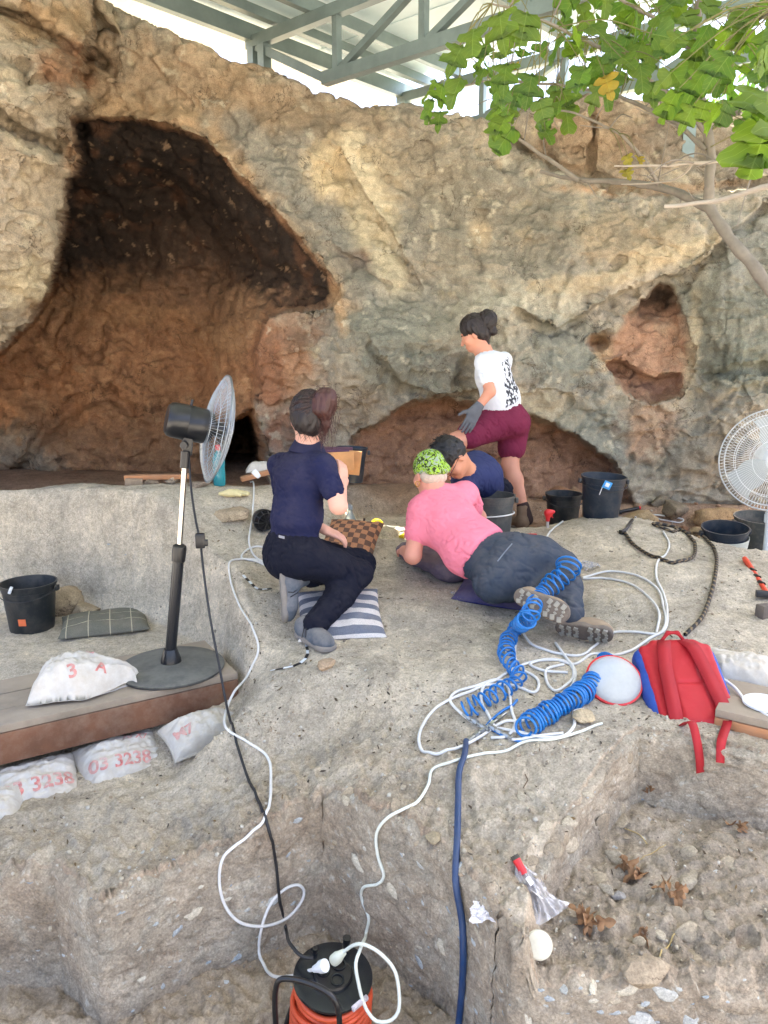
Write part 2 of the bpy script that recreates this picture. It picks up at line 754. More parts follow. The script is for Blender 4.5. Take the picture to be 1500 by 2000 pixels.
# ------------------------------------------------------------------ ground: the dug terrace with its pits
_ctl = [(750, 1480, -.15), (900, 1480, -.10), (600, 1480, -.25), (500, 1400, -.2), (500, 1330, -.06), (560, 1290, 0), (640, 1270, .0),
        (750, 1300, 0), (900, 1300, 0), (1050, 1250, .01), (1200, 1300, 0), (1330, 1400, -.05), (1100, 1400, -.05), (1240, 1440, -.08),
        (1420, 1400, -.1), (1490, 1400, -.1),
        (640, 1150, .08), (800, 1150, .08), (1200, 1150, .13), (1300, 1100, .2), (1170, 1020, .26), (1240, 1018, .26), (1060, 1050, .18),
        (1400, 1060, .2), (1470, 1100, .15), (1470, 1250, .05), (1350, 1200, .1), (1020, 1025, .14), (900, 1040, .17), (740, 1045, .2),
        (740, 1000, .22), (820, 1000, .22), (480, 955, .49), (450, 1100, .2), (460, 1200, .06), (300, 950, .52), (200, 955, .52),
        (0, 965, .5), (350, 1050, .40), (520, 1050, .27), (560, 1150, .1), (560, 960, .45),
        (300, 1550, -.41), (100, 1600, -.42), (400, 1600, -.38), (600, 1560, -.27), (500, 1560, -.33), (450, 1450, -.38), (300, 1660, -.40),
        (1000, 1600, -.2), (950, 1700, -.28), (900, 1650, -.25), (800, 1560, -.2), (1010, 1800, -.3)]
_cp3 = [(*PZ(a, b, z), z) for a, b, z in _ctl]
_cp3 += [(-3, 5.4, .22), (-2.2, 5.3, .22), (-1.5, 5.4, .22), (-1.5, 7, .2), (-.6, 5.5, .26), (-.15, 5.45, .40), (.3, 5.5, .4), (1, 5.9, .22), (2, 5.9, .16), (3, 5.8, .16), (0, 7, .35),
         (2, 7.5, .25), (4, 5, .1), (4, 3, 0), (-4, 4.8, .5), (-3, 4.75, .5), (-2, 4.75, .5), (-1.3, 4.8, .5), (-.6, 4.95, .5)]
_cp3 = np.array(_cp3)


def _pz(lst):
    return [tuple(PZ(*p)) if len(p) == 3 else p for p in lst]


PIT_L = _pz([(-6.0, 4.62), (140, 1190, -.25), (335, 1222, -.27), (440, 1300, -.31), (464, 1400, -.36), (-.72, 2.9), (-2.0, 2.3), (-6.0, 2.0)])
PIT_V = _pz([(628, 1562, -.26), (500, 1625, -.31), (380, 1675, -.34), (190, 1768, -.36), (107, 1692, -.36), (-60, 1700, -.36), (-3.2, 2.05), (-3.2, -2.5), (3.5, -2.5),
             (3.5, 1.55), (1500, 1925, -.38), (1250, 1900, -.36), (1060, 1890, -.33), (1005, 1860, -.3), (975, 1790, -.28), (880, 1690, -.27), (760, 1620, -.25)])
PIT_R = _pz([(1245, 1442, -.1), (1500, 1492, -.1), (3.4, 2.35), (3.4, .8), (1500, 2000, -.38), (1060, 1960, -.38), (1045, 1840, -.32), (1040, 1740, -.3), (1130, 1600, -.2)])
PIT_B = [(.55, 5.12), (1.0, 5.05), (1.5, 5.1), (1.75, 4.95), (1.98, 4.72), (2.15, 4.42), (3.4, 4.2), (4.4, 4.4), (4.4, 5.7), (2.2, 5.75), (1.0, 5.6), (.6, 5.35)]
PIT_M = [(-.25, 4.72), (.35, 4.72), (.52, 5.2), (.45, 5.38), (-.2, 5.34)]


def edge_wob(x, y):
    p3 = np.stack([x, y, 0 * x], -1)
    return fbm(p3, 2.3, 3) * 0.026 + fbm(p3 + 9, 11, 3) * 0.012


def ground_z(x, y, rough=True):
    q = np.stack([x, y], -1)
    num = np.zeros(len(x))
    den = np.zeros(len(x))
    for cx, cy, cz in _cp3:
        w = 1.0 / ((x - cx) ** 2 + (y - cy) ** 2 + 0.02) ** 1.7
        num += w * cz
        den += w
    z = num / den
    p3 = np.stack([x, y, 0 * x], -1)
    wob = edge_wob(x, y)
    flat = np.ones(len(x))

    def pit(poly, zf, w_in, w_out, soft=None):
        nonlocal z
        d = poly_sd(q, poly) + wob
        k = sstep(w_out, -w_in, d)
        z = z * (1 - k) + zf * k
        return d
    d = pit(PIT_L, -.27 - .17 * sstep(3.4, 2.9, y + 0.35 * (x + 1.2)), .03, .12)
    pit(PIT_M, .19 + 0 * x, .05, .05)
    pit(PIT_B, np.where(x > 1.75, -.04, .08), .05, .10)
    d2 = pit(PIT_R, -.36 - .05 * sstep(2.2, 1.7, y), .012, .030)
    d3 = pit(PIT_V, -.80 + 0 * x, .012, .020)
    if rough:
        lump = fbm(p3, 5.0, 4) * .028
        kn = fbm(p3 + 31, 13.0, 4, ridged=True) * .024
        # the knobbly unexcavated band near the section edges
        band = np.exp(-(np.clip(d3 - .05, 0, 9) / .42) ** 2)
        band2 = np.exp(-(np.clip(-d2, 0, 9) / .5) ** 2) * (d2 < 0)
        amp = 0.42 + 1.15 * band + 0.6 * (d2 < 0)
        z = z + (lump + kn) * amp + fbm(p3 + 55, 1.3, 3) * .02 + fbm(p3 + 5, 42, 3) * (.0065 + .006 * np.maximum(band, (d2 < 0)))
        cell = fbm(p3 + 77, 7.0, 3)
        z = z + .03 * np.maximum(cell - .12, 0) * (band + (d2 < 0))
    return z, d, d2, d3


def make_ground():
    ys = np.exp(np.linspace(math.log(1.15), math.log(9.3), 470)) - 0.35
    ss = np.linspace(-1.0, 1.0, 640)
    ss = 0.80 * ss + 0.32 * ss ** 3
    Y, S_ = np.meshgrid(ys, ss, indexing='ij')
    X = S_ * (Y + 0.55)
    x, y = X.ravel(), Y.ravel()
    z, d1, d2, d3 = ground_z(x, y)
    v = np.stack([x, y, z], -1)
    ny, nx = Y.shape
    i = np.arange(ny * nx).reshape(ny, nx)
    f = np.stack([i[:-1, :-1], i[:-1, 1:], i[1:, 1:], i[1:, :-1]], -1).reshape(-1, 4)
    n = vert_normals(v, f)
    steep = 1 - np.abs(n[:, 2])
    # rough the section faces
    k = sstep(.25, .7, steep)
    v = v + n * (k * (fbm(v, 7, 4) * .03 + fbm(v + 3, 30, 3) * .011))[:, None]
    n = vert_normals(v, f)
    # colours of the deposits
    pale = linv((190, 176, 154))
    grey = linv((170, 159, 142))
    brown = linv((164, 142, 116))
    red = linv((156, 124, 98))
    cream = linv((206, 190, 162))
    a = fbm(v, 1.7, 4)[:, None]
    b = fbm(v + 40, 6, 4)[:, None]
    c = pale + (grey - pale) * np.clip(.45 + 1.3 * a, 0, 1)
    c = c + (cream - c) * np.clip(b * 1.3 - .1, 0, .6)
    ks = sstep(.35, .75, steep)[:, None]
    near = sstep(2.9, 2.5, y)[:, None]
    cw = brown + (red - brown) * np.clip(.3 + 1.6 * b, 0, 1)
    c = c + (cw - c) * ks * near * .62
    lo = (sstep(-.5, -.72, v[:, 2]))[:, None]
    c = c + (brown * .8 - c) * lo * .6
    far = (sstep(.15, -.1, d1) * sstep(3.3, 4.2, y))[:, None]
    c = c + (cream * .96 - c) * far * .5 * (ks)
    back = (np.maximum(sstep(5.25, 5.5, y + fbm(v, 2, 3) * .3) * sstep(-1.0, .2, x), sstep(4.85, 5.1, y + fbm(v, 2, 3) * .2) * sstep(-.1, -.6, x)))[:, None]
    c = c + (linv((150, 112, 82)) - c) * back * .8
    # knobbly brownish top near the edges
    kb = (np.exp(-(np.clip(d3, 0, 9) / .4) ** 2) * (1 - ks[:, 0]))[:, None]
    c = c + (linv((160, 143, 120)) - c) * kb * np.clip(.55 + b, 0, 1)
    rp = ((d2 < 0) * (1 - ks[:, 0]))[:, None]
    c = c + (linv((148, 134, 116)) - c) * rp * .7
    lum = c.mean(1, keepdims=True)
    c = lum + (c - lum) * .88
    c = np.clip(c * np.array([1.0, 1.0, .975]), .01, .9) * 1.16
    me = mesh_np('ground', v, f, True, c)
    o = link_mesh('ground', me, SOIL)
    tag(o, 'pale dug rock terrace with square pits and cut sections', None, None, 'structure')
    return o, v, f


GROUND, gv, gf = make_ground()
_bv, _bf = [gv], [gf]


def pit_wall(poly, i0, i1, zfun, name):
    """cut face along polygon corners i0..i1, standing just inside the edge of the pit."""
    pts = np.array(poly, float)
    area = .5 * np.sum(pts[:, 0] * np.roll(pts[:, 1], -1) - np.roll(pts[:, 0], -1) * pts[:, 1])
    seq = [pts[i % len(pts)] for i in range(i0, i1 + 1)]
    line, nrm = [], []
    for a, b in zip(seq, seq[1:]):
        L = np.linalg.norm(b - a)
        t = (b - a) / L
        no = np.array([t[1], -t[0]]) * (1 if area > 0 else -1)      # outwards
        n_ = max(2, int(L / .009))
        for k in range(n_):
            line.append(a + t * L * k / n_)
            nrm.append(no)
    line, nrm = np.array(line), np.array(nrm)
    for _ in range(3):
        nrm[1:-1] = nrm[:-2] * .25 + nrm[1:-1] * .5 + nrm[2:] * .25
    nrm /= np.linalg.norm(nrm, axis=1)[:, None]
    w = edge_wob(line[:, 0], line[:, 1])
    base = line - nrm * w[:, None]
    out = base + nrm * .035
    zt = ground_z(out[:, 0], out[:, 1])[0]
    zb = zfun(base[:, 0], base[:, 1]) - .03
    rows = 64
    V_ = []
    for r in range(rows + 1):
        s = r / rows
        z = zb + (zt - .004 - zb) * s
        inset = -.024 + .016 * s                                     # slight batter
        inset = inset + .055 * sstep(.93, 1.0, s) ** 2               # rolls under the lip
        p = base + nrm * inset if np.ndim(inset) == 0 else base + nrm * inset[:, None]
        V_.append(np.concatenate([p, z[:, None]], 1))
    v = np.stack(V_, 1)
    N3_ = np.concatenate([nrm, 0 * nrm[:, :1]], 1)[:, None, :]
    q = v.reshape(-1, 3)
    sc = fbm(q, 4, 3) * .009 + fbm(q + 3, 19, 4) * .006 + fbm(q + 6, 60, 2) * .0035 - np.maximum(fbm(q * np.array([1, 1, 1.5]) + 9, 7, 3, ridged=True) - .6, 0) * .03
    fade = (1 - .8 * sstep(.9, 1, np.tile(np.arange(rows + 1) / rows, len(line))))
    v = (v - N3_ * (sc * fade).reshape(len(line), rows + 1)[:, :, None]).reshape(-1, 3)
    i = np.arange(len(line) * (rows + 1)).reshape(len(line), rows + 1)
    f = np.stack([i[:-1, :-1], i[1:, :-1], i[1:, 1:], i[:-1, 1:]], -1).reshape(-1, 4)
    a, b, d_ = fbm(v, 2.1, 4), fbm(v + 40, 7, 4), fbm(v * np.array([1, 1, 2.2]) + 70, 30, 3)
    c = np.tile(linv((184, 166, 142)), (len(v), 1))

    def mx(col, k):
        nonlocal c
        c = c + (linv(col) - c) * np.clip(k, 0, 1)[:, None]
    mx((174, 152, 126), sstep(-.2, .4, a))
    mx((180, 168, 148), sstep(.05, .4, b) * .8)
    mx((160, 136, 110), sstep(.1, .4, -b) * .5)
    mx((206, 200, 186), sstep(.33, .42, d_) * .7)
    mx((120, 104, 86), sstep(.40, .5, -d_) * .35)
    c = c * np.array([.99, 1.01, .95])
    me = mesh_np(name, v, f, True, np.clip(c.mean(1, keepdims=True) + (c - c.mean(1, keepdims=True)) * .72, .01, .9) * .98)
    o = link_mesh(name, me, SOIL)
    tag(o, None, None, None, 'structure')
    off = sum(len(x) for x in _bv)
    _bv.append(v)
    _bf.append(f + off)
    return o


pit_wall(PIT_V, 14, 17, lambda x, y: -.80 + 0 * x, 'pit_wall')
pit_wall(PIT_V, 17, 18, lambda x, y: -.80 + 0 * x, 'pit_wall') if False else None
pit_wall(PIT_V, 0, 5, lambda x, y: -.80 + 0 * x, 'pit_wall')
pit_wall(PIT_V, 10, 14, lambda x, y: -.80 + 0 * x, 'pit_wall')
pit_wall(PIT_R, 7, 11, lambda x, y: -.38 + 0 * x, 'pit_wall')
BVH = BVHTree.FromPolygons(np.concatenate(_bv).tolist(), np.concatenate(_bf).tolist())


def G(px, py, up=0.0):
    """the spot of ground seen at (px, py), raised by up."""
    h = BVH.ray_cast(Vector(CAM), Vector(ray(px, py)).normalized())
    if h[0] is None:
        return np.array([*PZ(px, py, 0), up])
    return np.array(h[0]) + np.array([0, 0, up])


def gz(x, y):
    h = BVH.ray_cast(Vector((x, y, 3.0)), Vector((0, 0, -1)))
    return h[0].z if h[0] is not None else -0.8


# wide plain ground under and around the dig
def far_ground():
    n = 60
    xs = np.linspace(-60, 60, n)
    X, Y = np.meshgrid(xs, xs + 20, indexing='ij')
    x, y = X.ravel(), Y.ravel()
    z = -1.0 + fbm(np.stack([x, y, 0 * x], -1), .08, 3) * .15
    i = np.arange(n * n).reshape(n, n)
    f = np.stack([i[:-1, :-1], i[1:, :-1], i[1:, 1:], i[:-1, 1:]], -1).reshape(-1, 4)
    me = mesh_np('terrain', np.stack([x, y, z], -1), f, True, np.tile(linv((196, 188, 174)) * .85, (n * n, 1)))
    tag(link_mesh('terrain', me, SOIL), None, None, None, 'structure')


far_ground()

# ------------------------------------------------------------------ cliff with the cave
PIV = np.array([0.25, -0.9, 1.05])              # the cave widens inwards about this axis
YW = 6.0


def W(px, py, D):
    p = P(px, py, D)
    t = (YW - PIV[1]) / (p[..., 1] - PIV[1])
    q = PIV + (p - PIV) * t[..., None] if np.ndim(t) else PIV + (p - PIV) * t
    return np.stack([q[..., 0], q[..., 2]], -1)


def WL(pts, D):
    a = np.array(pts, float)
    return W(a[:, 0], a[:, 1], np.full(len(a), D))


def make_cliff():
    NX, NV, NT = 820, 400, 40
    xs = np.linspace(-4.4, 5.2, NX)
    top_px = [(-300, -260), (0, -120), (150, -40), (195, 10), (250, 28), (330, 62), (430, 108), (510, 138), (570, 158), (650, 188), (700, 208), (760, 207), (800, 206), (860, 220),
              (930, 232), (1000, 240), (1035, 214), (1060, 196), (1150, 188), (1250, 192), (1320, 200), (1420, 226), (1600, 236), (2000, 250)]
    tw = WL(top_px, 6.05)
    ztop = np.interp(xs, tw[:, 0], tw[:, 1])
    ztop = ztop + fbm(np.stack([xs, 0 * xs, 0 * xs], -1), 3.0, 4) * .035
    zmin = -.25
    t = np.linspace(0, 1, NV)
    Z = zmin + (ztop[:, None] - zmin) * t[None, :]
    X = np.repeat(xs[:, None], NV, 1)
    q = np.stack([X.ravel(), Z.ravel()], -1)
    p3 = np.stack([q[:, 0], 0 * q[:, 0], q[:, 1]], -1)
    wob = np.stack([fbm(p3, 1.6, 4), fbm(p3 + 20, 1.6, 4)], -1)
    wf = np.stack([fbm(p3 + 50, 7, 4), fbm(p3 + 70, 7, 4)], -1)
    qw = q + wob * .05 + wf * .02
    x, z = q[:, 0], q[:, 1]
    D = np.full(len(q), 6.0)
    # the main wall leans back towards its top and bulges at its foot
    D += .28 * sstep(1.6, 3.2, z)
    D += .10 * fbm(p3 + 3, .9, 3)

    def blob(px, py, rx, ry, amp, dd=6.0, pw=2.0):
        nonlocal D
        c = W(px, py, dd)
        ex = W(px + rx, py, dd) - c
        ey = W(px, py - ry, dd) - c
        r2 = ((qw[:, 0] - c[0]) / ex[0]) ** 2 + ((qw[:, 1] - c[1]) / ey[1]) ** 2
        D += amp * np.exp(-r2 ** (pw / 2))

    def crack(pts, w, amp, dd=6.0):
        nonlocal D
        d = seg_dist(qw, WL(pts, dd))
        D += amp * np.exp(-(d / w) ** 2)
        return d

    def ledge(pts, w_up, amp, dd=6.0):
        """rock above the line overhangs: depth jumps right below it and recovers further down."""
        nonlocal D
        L = WL(pts, dd)
        o = np.argsort(L[:, 0])
        L = L[o]
        zl = np.interp(qw[:, 0], L[:, 0], L[:, 1])
        m = sstep(L[0, 0] - .05, L[0, 0] + .15, qw[:, 0]) * sstep(L[-1, 0] + .05, L[-1, 0] - .15, qw[:, 0])
        below = zl - qw[:, 1]
        D += amp * m * np.where(below > 0, np.exp(-below / w_up) * sstep(0, .03, below), 0) - amp * .35 * m * np.where(below <= 0, np.exp(below / .12), 0)

    # big forms of the wall
    blob(760, 690, 150, 110, -.42, 6)
    blob(700, 700, 70, 130, -.12, 6)
    blob(1010, 690, 200, 130, -.22, 6)
    blob(1000, 560, 120, 80, -.10, 6)
    blob(860, 560, 60, 60, .12, 6)
    blob(800, 420, 140, 170, .10, 6)
    blob(560, 420, 90, 200, -.10, 6)
    blob(1250, 480, 260, 90, -.14, 6)
    blob(1500, 700, 150, 260, -.25, 6)
    blob(1100, 640, 60, 60, .08)
    blob(905, 720, 18, 60, .10)
    ledge([(640, 270), (690, 330), (740, 420), (790, 500), (830, 560)], .35, .10)
    ledge([(1000, 600), (1090, 640), (1160, 600), (1260, 545), (1330, 530), (1390, 490), (1420, 465)], .3, .16)
    ledge([(700, 640), (780, 740), (850, 770), (930, 760), (1000, 770)], .25, .12)
    crack([(1395, 485), (1420, 462), (1460, 440), (1500, 405)], .025, .10)
    crack([(1000, 255), (1030, 295), (1120, 335), (1230, 360), (1330, 375), (1420, 372), (1560, 350)], .03, .16, 6.1)
    crack([(1165, 195), (1170, 260), (1160, 330)], .018, .12, 6.1)
    crack([(1060, 250), (1080, 330)], .02, .05, 6.1)
    crack([(640, 480), (700, 520), (760, 560)], .02, .05)
    crack([(1380, 730), (1440, 715), (1500, 715)], .03, .08)
    crack([(1390, 800), (1430, 760), (1500, 755)], .02, .05)
    # upper right block sits back on a shelf
    sh = WL([(990, 285), (1120, 335), (1230, 362), (1420, 376), (1700, 360), (1700, -300), (1030, -300)], 6.1)
    D += .30 * sstep(.04, -.05, poly_sd(qw, sh))

    # red hollow under the overhang
    U = WL([(690, 850), (760, 806), (800, 784), (860, 776), (930, 790), (985, 800), (1040, 812), (1095, 838), (1150, 872), (1200, 905), (1250, 1010), (640, 1010)], 6.0)
    du = poly_sd(qw, U)
    L = U[:10]
    zl = np.interp(qw[:, 0], L[:, 0], L[:, 1])
    h = np.clip(zl - qw[:, 1], 0, 3)
    D += sstep(.03, -.07, du + .035 * fbm(p3 + 66, 9, 3)) * (.36 - .50 * np.clip(h / .75, 0, 1.3)) * (.12 + .88 * sstep(W(690, 850, 6)[0], W(840, 850, 6)[0], qw[:, 0]))
    D += -.10 * np.exp(-(np.clip(du, 0, 9) / .10) ** 2) * (du > 0)
    # niche on the right
    Nn = WL([(1288, 556), (1312, 566), (1338, 620), (1352, 690), (1346, 740), (1328, 775), (1275, 790), (1225, 765), (1182, 715), (1150, 668), (1160, 655), (1205, 652), (1240, 600)], 6.0)
    dn = poly_sd(qw, Nn) + .03 * fbm(p3 + 44, 6, 4)
    nt = np.interp(qw[:, 1], [W(1290, 800, 6)[1], W(1290, 640, 6)[1], W(1290, 560, 6)[1]], [.03, .22, .48])
    D += sstep(.06, -.16, dn) * nt + .10 * np.exp(-(dn / .16) ** 2)
    D += -.05 * np.exp(-(np.clip(dn, 0, 9) / .06) ** 2) * (dn > 0)
    pk = WL([(1178, 708), (1210, 704), (1262, 732), (1275, 738), (1328, 730), (1328, 775), (1270, 790), (1215, 765)], 6.1)
    dp = poly_sd(qw, pk)
    D += .20 * sstep(.01, -.04, dp) * np.clip(1.25 - (np.interp(qw[:, 0], pk[:5, 0], pk[:5, 1]) - qw[:, 1]) / .2, .05, 1)
    for (a, b, r, am) in ((1174, 668, 12, .2), (1344, 748, 14, .08), (1120, 625, 16, .07), (1395, 748, 9, .06), (920, 530, 20, .05), (690, 520, 26, .10), (655, 340, 20, .06)):
        blob(a, b, r, r * .8, am)
    # cave
    C = WL([(150, 232), (200, 229), (260, 230), (340, 239), (400, 272), (470, 346), (560, 432), (610, 500), (640, 535), (668, 578), (640, 600), (560, 604), (522, 612), (503, 680), (506, 760),
            (500, 800), (520, 870), (530, 1080), (-900, 1080), (-900, 232)], 5.95)
    dc = poly_sd(qw, C)
    arch = WL([(150, 232), (260, 230), (340, 239), (400, 272), (470, 346), (560, 432), (640, 535), (668, 578)], 5.95)
    za = np.interp(qw[:, 0], arch[:, 0], arch[:, 1])
    # roof of the cave rises inwards then the back wall comes down
    dep = np.clip(-dc, 0, 9)
    dv = np.clip(za - qw[:, 1], 0, 9)
    roof = 1.85 * (1 - np.exp(-dv / .80))
    side = sstep(0, .55, dep)
    zc1, zc0 = W(300, 600, 7.4)[1], W(300, 900, 7.0)[1]
    bulge = .55 * sstep(zc1 + .25, zc0, qw[:, 1])
    cav = (roof * (.25 + .75 * side) + .18 * sstep(0, .06, dep)) - bulge * side
    D += np.where(dc < 0, cav, 0)
    D += -.07 * np.exp(-(np.clip(dc, 0, 9) / .10) ** 2) * (dc > 0) * sstep(W(0, 620, 6)[1], W(0, 560, 6)[1], qw[:, 1])
    # pillar between cave and wall
    blob(590, 720, 75, 130, .10)
    blob(560, 690, 45, 90, -.18)
    # dark tunnel at the right foot of the cave
    Tn = WL([(425, 870), (455, 832), (492, 806), (503, 830), (515, 880), (524, 960), (415, 960)], 6.35)
    D += np.where(dc < .2, 2.4 * sstep(.01, -.10, poly_sd(qw, Tn)), 0)
    # ledge line low in the cave
    dl = seg_dist(qw, WL([(40, 930), (90, 850), (150, 795), (215, 775), (250, 800)], 7.0))
    D += .16 * np.exp(-(dl / .06) ** 2) * (dc < 0)
    bl = W(60, 890, 7.0)
    D -= .45 * np.exp(-((qw[:, 0] - bl[0]) / .45) ** 2 - ((qw[:, 1] - bl[1]) / .28) ** 2) * (dc < 0)
    D += (dc < 0) * fbm(p3 + 90, 1.3, 4) * .30 * sstep(0, .5, dep)
    # nearer rock mass on the left
    Lr = WL([(-700, -500), (187, -500), (190, 8), (182, 70), (150, 150), (180, 200), (140, 238), (152, 300), (148, 340), (130, 352), (135, 400), (128, 470), (104, 560), (60, 640), (0, 704), (-120, 800), (-700, 900)], 5.3)
    dlr = poly_sd(qw, Lr)
    D_left = 5.3 + .5 * sstep(W(0, 170, 5.1)[1], W(0, 20, 5.1)[1], qw[:, 1]) - .55 * (1 - np.exp(-np.clip(-dlr, 0, 9) / .35)) + .18 * fbm(p3 + 11, 1.4, 3)
    kl = sstep(.012, -.04, dlr + .02 * fbm(p3 + 81, 2.5, 3))
    D = D * (1 - kl) + D_left * kl

    def gcrack(pts, w, amp, dd=5.0):
        nonlocal D
        d = seg_dist(qw, WL(pts, dd))
        D += amp * np.exp(-np.abs(d / w) ** 1.3)
        D -= amp * .35 * np.exp(-((d - .13) / .09) ** 2)
    gcrack([(0, 16), (60, 40), (110, 78), (150, 110), (205, 118)], .035, .20)
    gcrack([(190, 10), (197, 45), (180, 75)], .02, .05, 5.3)
    gcrack([(-40, 225), (0, 238), (50, 262), (105, 290), (140, 300)], .035, .22)
    gcrack([(50, 130), (58, 165), (95, 150)], .03, .10)
    gcrack([(105, 290), (130, 270), (150, 240)], .03, .14)
    # relief of the rock itself: smooth faces next to rough broken ones
    RG = .35 + 1.3 * sstep(-.15, .30, fbm(p3 + 101, 2.0, 3)) + .4 * kl
    inner = sstep(.0, .4, dep)
    D += fbm(p3 + 7, 1.9, 4) * .095 + fbm(p3 + 13, 7, 5) * .011 * RG + fbm(p3 + 17, 38, 3) * .005 * RG - np.maximum(fbm(p3 * np.array([1, 1, 1.6]) + 61, 2.1, 5, ridged=True) - .1, 0) * .07
    pit = fbm(p3 + 23, 5.5, 3)
    D += .07 * np.maximum(pit - .32, 0) * 2
    D -= np.abs(fbm(p3 * np.array([1, 1, 2.2]) + 29, 3.2, 3, ridged=True)) * .028
    # assemble: spread about the inner axis
    base = np.stack([q[:, 0], np.full(len(q), YW), q[:, 1]], -1)
    v = PIV + (base - PIV) * ((D - PIV[1]) / (YW - PIV[1]))[:, None]
    v = v.reshape(NX, NV, 3)
    # rounded brow and the flat top behind it
    tail = []
    last = v[:, -1]
    for k in range(1, NT + 1):
        s = k / NT
        p = last.copy()
        p[:, 1] += .9 * s * s + .10 * s * (1 - s) + 3.2 * s ** 4
        p[:, 2] += .05 * math.sin(min(1, s * 3) * PI / 2) - .3 * max(0, s - .3)
        p[:, 2] += fbm(p, 3.0, 3) * .05 * min(1, s * 4)
        tail.append(p)
    v = np.concatenate([v, np.stack(tail, 1)], 1)
    NVT = NV + NT
    vv = v.reshape(-1, 3)
    i = np.arange(NX * NVT).reshape(NX, NVT)
    f = np.stack([i[:-1, :-1], i[1:, :-1], i[1:, 1:], i[:-1, 1:]], -1).reshape(-1, 4)
    n = vert_normals(vv, f)
    rg2 = .25 + 1.25 * sstep(-.15, .30, fbm(vv + 101, 2.0, 3))
    slab = fbm(vv * np.array([1, 1, 1.8]) + 131, 3.4, 4)
    step_ = np.floor(slab * 7) + sstep(.80, 1.0, slab * 7 - np.floor(slab * 7))
    vv = vv + n * (fbm(vv + 5, 15, 4) * .007 * rg2 + fbm(vv + 8, 4, 3) * .012 + step_ * .005 - np.maximum(fbm(vv + 71, 4, 4, ridged=True) - .5, 0) * .10)[:, None]

    # ---- colours: stone, lichen, earth, soot, laid where the wall carries them
    def full(a):
        return np.concatenate([a.reshape(NX, NV), np.repeat(a.reshape(NX, NV)[:, -1:], NT, 1)], 1).ravel()
    Q = np.stack([full(qw[:, 0]), full(qw[:, 1])], -1)
    Dc, Du, Dn, Kl, Dp_, DV = full(dc), full(du), full(dn), full(kl), full(dp), full(dv)
    N1 = fbm(vv, 2.2, 5)
    N2 = fbm(vv + 31, 6.5, 5)
    N3 = fbm(vv + 57, 15, 4)
    c = np.tile(linv((186, 170, 140)), (len(vv), 1))

    def mixc(col, k):
        nonlocal c
        c = c + (linv(col) - c) * np.clip(k, 0, 1)[:, None]

    def spot(px, py, rx, ry, col, amt, dd=6.0, sh=1.2):
        ctr = W(px, py, dd)
        ex = abs((W(px + rx, py, dd) - ctr)[0])
        ey = abs((W(px, py - ry, dd) - ctr)[1])
        r = np.hypot((Q[:, 0] - ctr[0]) / ex, (Q[:, 1] - ctr[1]) / ey)
        k = sstep(1.25, .45, r + sh * .55 * N2 + .4 * N1)
        mixc(col, k * amt)
    mixc((160, 150, 128), sstep(-.25, .35, N1))
    mixc((190, 168, 124), sstep(.12, .5, N2) * .8)
    N4 = fbm(vv + 83, 9, 5)
    N5 = fbm(vv + 97, 4, 5)
    PALE = sstep(.20, .27, N4) * sstep(-.1, .25, N1 + .5 * N5)
    DARK = sstep(.20, .27, -N4) * sstep(-.1, .3, N5)
    spot(300, 150, 260, 110, (186, 150, 104), .7)
    spot(480, 200, 160, 70, (166, 134, 92), .7)
    spot(330, 210, 150, 40, (196, 164, 118), .55)
    spot(650, 230, 180, 50, (140, 116, 82), .7)
    spot(560, 420, 70, 160, (139, 131, 112), .8)
    spot(500, 330, 70, 90, (150, 132, 104), .6)
    spot(640, 470, 60, 120, (128, 122, 106), .7)
    spot(690, 330, 110, 70, (214, 186, 132), .9)
    spot(745, 400, 50, 110, (206, 186, 142), .8)
    spot(720, 450, 50, 110, (206, 186, 140), .7)
    spot(830, 330, 120, 90, (158, 140, 108), .6)
    spot(920, 420, 130, 150, (146, 135, 110), .7)
    spot(940, 450, 26, 40, (200, 168, 118), .7)
    spot(1090, 440, 100, 110, (134, 126, 104), .7)
    spot(1120, 500, 40, 50, (165, 154, 132), .6)
    spot(1240, 460, 130, 60, (176, 152, 112), .8)
    spot(1330, 500, 110, 30, (190, 164, 116), .6)
    spot(760, 640, 130, 70, (140, 138, 116), .8)
    spot(800, 720, 120, 70, (132, 132, 112), .8)
    spot(1010, 600, 140, 70, (190, 178, 146), .8)
    spot(1100, 690, 100, 90, (144, 144, 124), .8)
    spot(1070, 800, 100, 45, (192, 172, 128), .7)
    spot(950, 770, 70, 26, (196, 180, 140), .6)
    spot(1170, 840, 110, 80, (142, 142, 122), .8)
    spot(900, 640, 90, 50, (176, 164, 132), .7)
    spot(1420, 620, 130, 190, (134, 133, 112), .9)
    spot(1460, 720, 80, 60, (124, 128, 108), .8)
    spot(1300, 880, 190, 60, (140, 138, 122), .8)
    spot(1400, 900, 150, 60, (150, 132, 104), .6)
    spot(1450, 480, 90, 90, (142, 140, 126), .8)
    spot(1150, 270, 130, 90, (164, 128, 84), .75, 6.3)
    spot(1290, 270, 80, 70, (124, 100, 76), .6, 6.3)
    spot(1420, 300, 90, 60, (120, 106, 86), .6, 6.3)
    spot(1250, 365, 200, 14, (190, 140, 84), .7, 6.2)
    spot(690, 510, 40, 26, (124, 66, 40), .8)
    def band(pts, w, col, amt):
        dd_ = seg_dist(Q, WL(pts, 6.0)) + .05 * N2 + .03 * N3
        mixc(col, sstep(w, w * .35, dd_) * amt)
    band([(200, 215), (340, 225), (410, 262), (480, 335), (570, 420), (650, 520), (685, 580)], .13, (192, 154, 104), .8)
    band([(470, 250), (560, 370), (640, 460), (705, 560)], .20, (146, 140, 122), .75)
    band([(690, 275), (722, 380), (755, 490), (775, 545)], .15, (214, 194, 150), .85)
    band([(1040, 560), (1180, 545), (1290, 500), (1390, 470)], .10, (200, 176, 130), .7)
